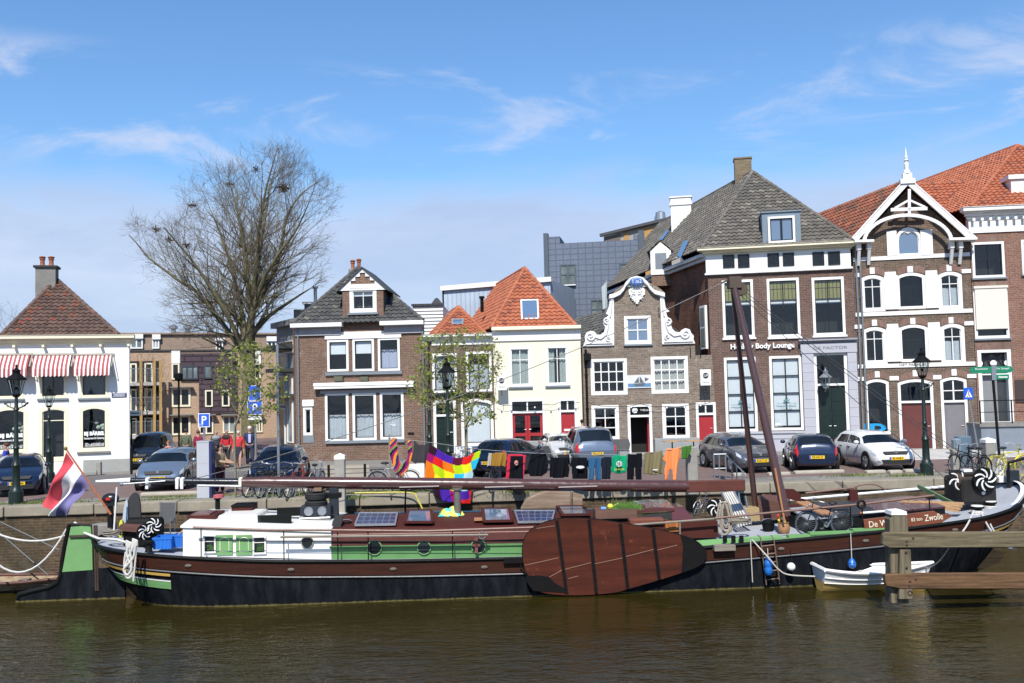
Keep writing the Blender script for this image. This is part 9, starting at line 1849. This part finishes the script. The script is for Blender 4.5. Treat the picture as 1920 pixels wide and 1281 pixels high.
GARM = [('hooded_sweater','dark grey hooded sweater hung left of the quilt','sweater',[(776,826),(786,834),(796,834),(805,829),(806,868),(799,880),(796,868),(782,867),(780,871),(771,864),(775,846)],(.05,.045,.05)),
 ('ochre_towel','ochre brown towel with gold sheen','towel',[(922,850),(950,849),(949,876),(935,874),(921,875)],(.30,.16,.03)),('pale_cloth','narrow beige cloth hanging left of the ochre towel','cloth',[(916,850),(922,850),(921,873),(913,875)],(.45,.42,.36)),
 ('black_towel','black towel with red edges and small white and red emblem','towel',None,None),('black_garment','loose black garment right of the red edged towel','garment',[(996,850),(1024,850),(1026,885),(1016,893),(994,893),(988,880)],BK),
 ('black_trousers','wide black trousers before the estate car','trousers',[(1032,858),(1063,858),(1068,880),(1066,894),(1050,897),(1031,895)],BK),('black_shirt','black shirt with white print','shirt',[(1071,859),(1101,858),(1102,898),(1073,898)],BK),
 ('jeans','blue jeans hung upside down by the waist','jeans',[(1103,858),(1127,858),(1127,899),(1117,899),(1115,870),(1113,899),(1104,899)],(.03,.10,.20)),('dark_jeans','dark jeans right of the blue jeans','jeans',[(1128,858),(1146,857),(1144,899),(1128,899)],(.015,.018,.03)),
 ('green_shirt','green shirt with black and white football print','shirt',[(1148,856),(1156,853),(1168,855),(1176,853),(1176,880),(1172,887),(1156,888),(1146,884)],(.01,.30,.14)),('black_trousers','narrow black trousers between green shirt and olive cloth','trousers',[(1177,852),(1204,850),(1203,900),(1192,900),(1190,870),(1188,900),(1176,900)],BK),
 ('olive_cloth','olive beige sheet with small white label','cloth',[(1208,848),(1225,849),(1242,844),(1243,889),(1226,890),(1207,889)],(.20,.17,.09)),('orange_overalls','bright orange long sleeved shirt and leggings','garment',[(1249,842),(1262,842),(1277,838),(1276,858),(1272,870),(1269,880),(1268,901),(1262,901),(1261,882),(1255,880),(1252,901),(1247,901),(1246,880),(1249,868),(1243,862)],(.80,.26,.09)),
 ('green_towel','dark green towel over the grey post','towel',[(1278,838),(1297,835),(1294,850),(1288,861),(1278,860)],(.06,.17,.03))]
for nm,lb,ct,poly,col in GARM:
	if nm == 'black_towel': cloth(nm,lb,ct,[(952,852),(986,853),(982,897),(978,926),(966,928),(957,900),(948,898)],[BK,(.55,.03,.06)],.03,lambda x,y: 1 if (x < 952+(898-y)*.08+2 and y < 899) or (x > 981 and y < 899) or y < 855 else 0);continue
	cloth(nm,lb,ct,poly,col,.05,freq=random.Random(lb).uniform(6,12),dd=(.3 if nm == 'green_towel' else 0)-(.5 if nm == 'green_towel' else 0))
def dec(px,py,w_,h_,mat,name,label,cat,txt=None):
	p = wp(px,py,-.14);m = MB();m.sphere((0,0,0),1,10,6,(w_,.012,h_)) if not txt else m.box(-w_,w_,-.006,.006,-h_,h_);return m,p
for par,(px,py,w_,h_,c_,nm) in (('green_shirt',(1161,870,.09,.09,(.75,.75,.72),'football_print')),('black_towel',(968,868,.06,.08,(.6,.25,.22),'emblem_print')),('black_shirt',(1088,876,.13,.045,(.7,.7,.7),'white_print')),('olive_cloth',(1229,881,.09,.018,(.7,.7,.68),'white_label'))):
	o = [q for q in SC.objects if q.name.split('.')[0] == par][0];p = wp(px,py,-.11)-o.location;m = MB();m.lathe([(1,-.005),(1,.005)],(0,0,0),16,'Y');m.v = [(v[0]*w_+p.x,v[1]+p.y,v[2]*h_+p.z) for v in m.v];m.build(nm,flat(nm,c_,.9),o)
o = [q for q in SC.objects if q.name == 'green_shirt'][0];p = wp(1161,870,-.12)-o.location;m = MB()
for a in range(5): m.lathe([(.022,0),(.022,.004)],(p.x+.055*math.cos(a*1.256),p.y-.006,p.z+.055*math.sin(a*1.256)),5,'Y')
m.lathe([(.025,0),(.025,.004)],(p.x,p.y-.006,p.z),5,'Y');m.build('football_patches',BLACK,o);text(o,'lettering','DE ROOD',.08,(p.x,p.y-.01,p.z-.17),flat('lemon_yellow',(.65,.65,.05),.5),wx=.3)
cloth('white_sheet','white sheet hanging on the yellow bicycle at the right edge','sheet',[(1862,905),(1868,876),(1872,858),(1884,846),(1889,852),(1886,880),(1878,902)],(.72,.72,.70),.05,dd=1.5,group='loose cloths on the quay')
# ---------------------------------------------------------------- terrace furniture, planters, small things
def wallbox(name,label,cat,px0,py0,px1,py1,d,dep,mat,top=None):
	a,b = P(px0,(py0+py1)/2,d),P(px1,(py0+py1)/2,d);z1,z0 = P((px0+px1)/2,py0,d).z,max(0,P((px0+px1)/2,py1,d).z);t = thing(name,label,cat,((a.x+b.x)/2,d,z0 if z0 > .3 else 0),Q.rz*.3);w_ = (b.x-a.x)/2;h_ = z1-(z0 if z0 > .3 else 0);m = MB();m.box(-w_,w_,0,dep,0,h_);m.build('body',mat,t,bevel=.02);return t,w_,h_
PG = flat('grey_planter',(.30,.31,.31),.7)
for a in ((918,828,1036,862,'long pale grey planter before the red double door of the cream house'),(1106,826,1178,850,'pale grey planter left of the cafe doorway'),(1228,822,1312,848,'pale grey planter right of the cafe doorway')): wallbox('planter',a[4],'planter',a[0],a[1],a[2],a[3],43.2,.4,PG)
wallbox('white_board','white rectangular board with grey triangle behind the hammock','board',757,870,796,897,31,.04,WHITE);wallbox('graffiti_box','white cabinet with scribbled graffiti behind the quilt','cabinet',853,838,896,895,36,.5,WHITE)
def achair(px,d,rz,label):
	t = thing('cafe_chair',label,'chair',dq(px,d),rz,'grey mesh cafe chairs');m = MB();m.prism([(-.22,.5),(.22,.5),(.27,.72),(.2,.95),(-.2,.95),(-.27,.72)],.2,.23);m.build('backrest',flat('grey_mesh',(.10,.10,.10),.7),t);m = MB();m.box(-.24,.24,-.22,.2,.42,.46);m.build('seat',flat('grey_mesh',(.10,.10,.10),.7),t)
	for sx in (-.22,.22):
		for sy in (-.2,.2): m = MB();m.tube([(sx,sy,0),(sx,sy,.45)],.015,5);m.build('leg',STEEL,t)
for px,d,rz,lb in ((1165,40.5,math.pi,'mesh cafe chair nearest the cafe doorway on its left'),(1146,40.5,math.pi+.1,'second mesh cafe chair left of the cafe doorway'),(1122,41,math.pi,'third mesh cafe chair beside the estate car'),(1000,37,math.pi+.2,'mesh chair standing above the dark blue car'),(1028,36.5,.9,'tilted mesh chair beside the small white car')): achair(px,d,rz,lb)
for px,lb in ((1256,'small wooden topped cafe table left of the green towel post'),(1296,'small wooden topped cafe table nearer the right red door')):
	t = thing('cafe_table',lb,'table',dq(px,41.5),0,'cafe tables');m = MB();m.lathe([(.42,.72),(.42,.75)],(0,0,0),16);m.build('tabletop',wood('table_wood',(.45,.28,.14),(.35,.2,.1)),t);m = MB();m.tube([(0,0,0),(0,0,.72)],.03,6);m.lathe([(.22,0),(.2,.03)],(0,0,0),12);m.build('leg',BLACK,t)
def hangsign(px0,py0,px1,py1,fr,label):
	x0,x1,z0,z1 = fr.rect((px0,py0,px1,py1),-.6);t = thing('hanging_sign',label,'sign',fr.w2((x0+x1)/2,-.6,z0),fr.rz,'white shop signs');w_,h_ = (x1-x0)/2,z1-z0;m = MB();m.box(-w_,w_,-.03,.03,0,h_);m.build('board',WHITE,t,bevel=.01);m = MB();m.disc((0,-.035,h_*.62),w_*.55,.01,18);m.build('roundel',TRIM,t);text(t,'lettering','LUM',.16,(0,-.045,h_*.62),VIN,wx=w_*.8);text(t,'lettering','thee & zo',.08,(0,-.035,h_*.22),TRIM,wx=w_*1.2);m = MB();m.tube([(0,0,-.25),(0,0,h_+.08),(0,.6,h_+.08)],.015,5);m.build('bracket',BLACK,t)
hangsign(931,703,950,732,F3,'white hanging shop sign with black roundel on the cream house');hangsign(1313,693,1333,723,F4,'white hanging shop sign with black roundel above the right red door')
t = thing('beach_flag','pale grey feather flag rising behind the neck gable','flag',(P(1135,600,50).x,50,6.0));z = P(1135,570,50).z-6;z1 = P(1137,526,50).z-6;m = MB();m.tube([(0,0,0),(.1,0,z1)],.03,5);m.build('pole',STEEL,t);m = MB();m.prism([(-.12,z-.3),(.1,z-.2),(.14,z1),(-.05,z1-.25),(-.16,z1-.35)],-.02,.01);m.build('banner',flat('pale_banner',(.45,.5,.5),.8),t)
for fr,pts,lb in ((F3,[(930,755),(958,760),(1025,758),(1047,755),(1095,752)],'string of festoon bulbs across the cream house'),(F4,[(1103,755),(1150,762),(1200,757),(1250,762),(1300,757),(1340,752)],'string of festoon bulbs across the gabled house')):
	t = thing('festoon_lights',lb,'festoon lights',fr.o,fr.rz,'festoon light strings');p3 = []
	for a,b in zip(pts,pts[1:]):
		for k in range(6): f_ = k/6;q = fr.at(a[0]+(b[0]-a[0])*f_,a[1]+(b[1]-a[1])*f_+3*math.sin(f_*math.pi),-.25);p3.append(Vector((q[0],-.25,q[1])))
	m = MB();m.tube(p3,.012,4);m.build('cable',BLACK,t)
	for q in p3[2::4]: m = MB();m.sphere(tuple(q-Vector((0,0,.07))),.045,8,6);m.build('bulb',WHITE,t)
# logs / weathered timber raft piece against the quay wall behind the barge
t = thing('driftwood_trunk','large weathered grey brown tree trunk piece against the quay wall','trunk',(0,0,0));DW = wood('driftwood',(.30,.22,.16),(.13,.09,.065),0,.6,.95);wb(MB(),[(975,957),(985,938),(1005,926),(1030,921),(1072,920),(1072,957)],28.4,28.8).build('trunk',DW,t,bevel=.05);wb(MB(),[(1074,957),(1074,925),(1092,930),(1092,957)],28.3,28.7).build('plank',DW,t)
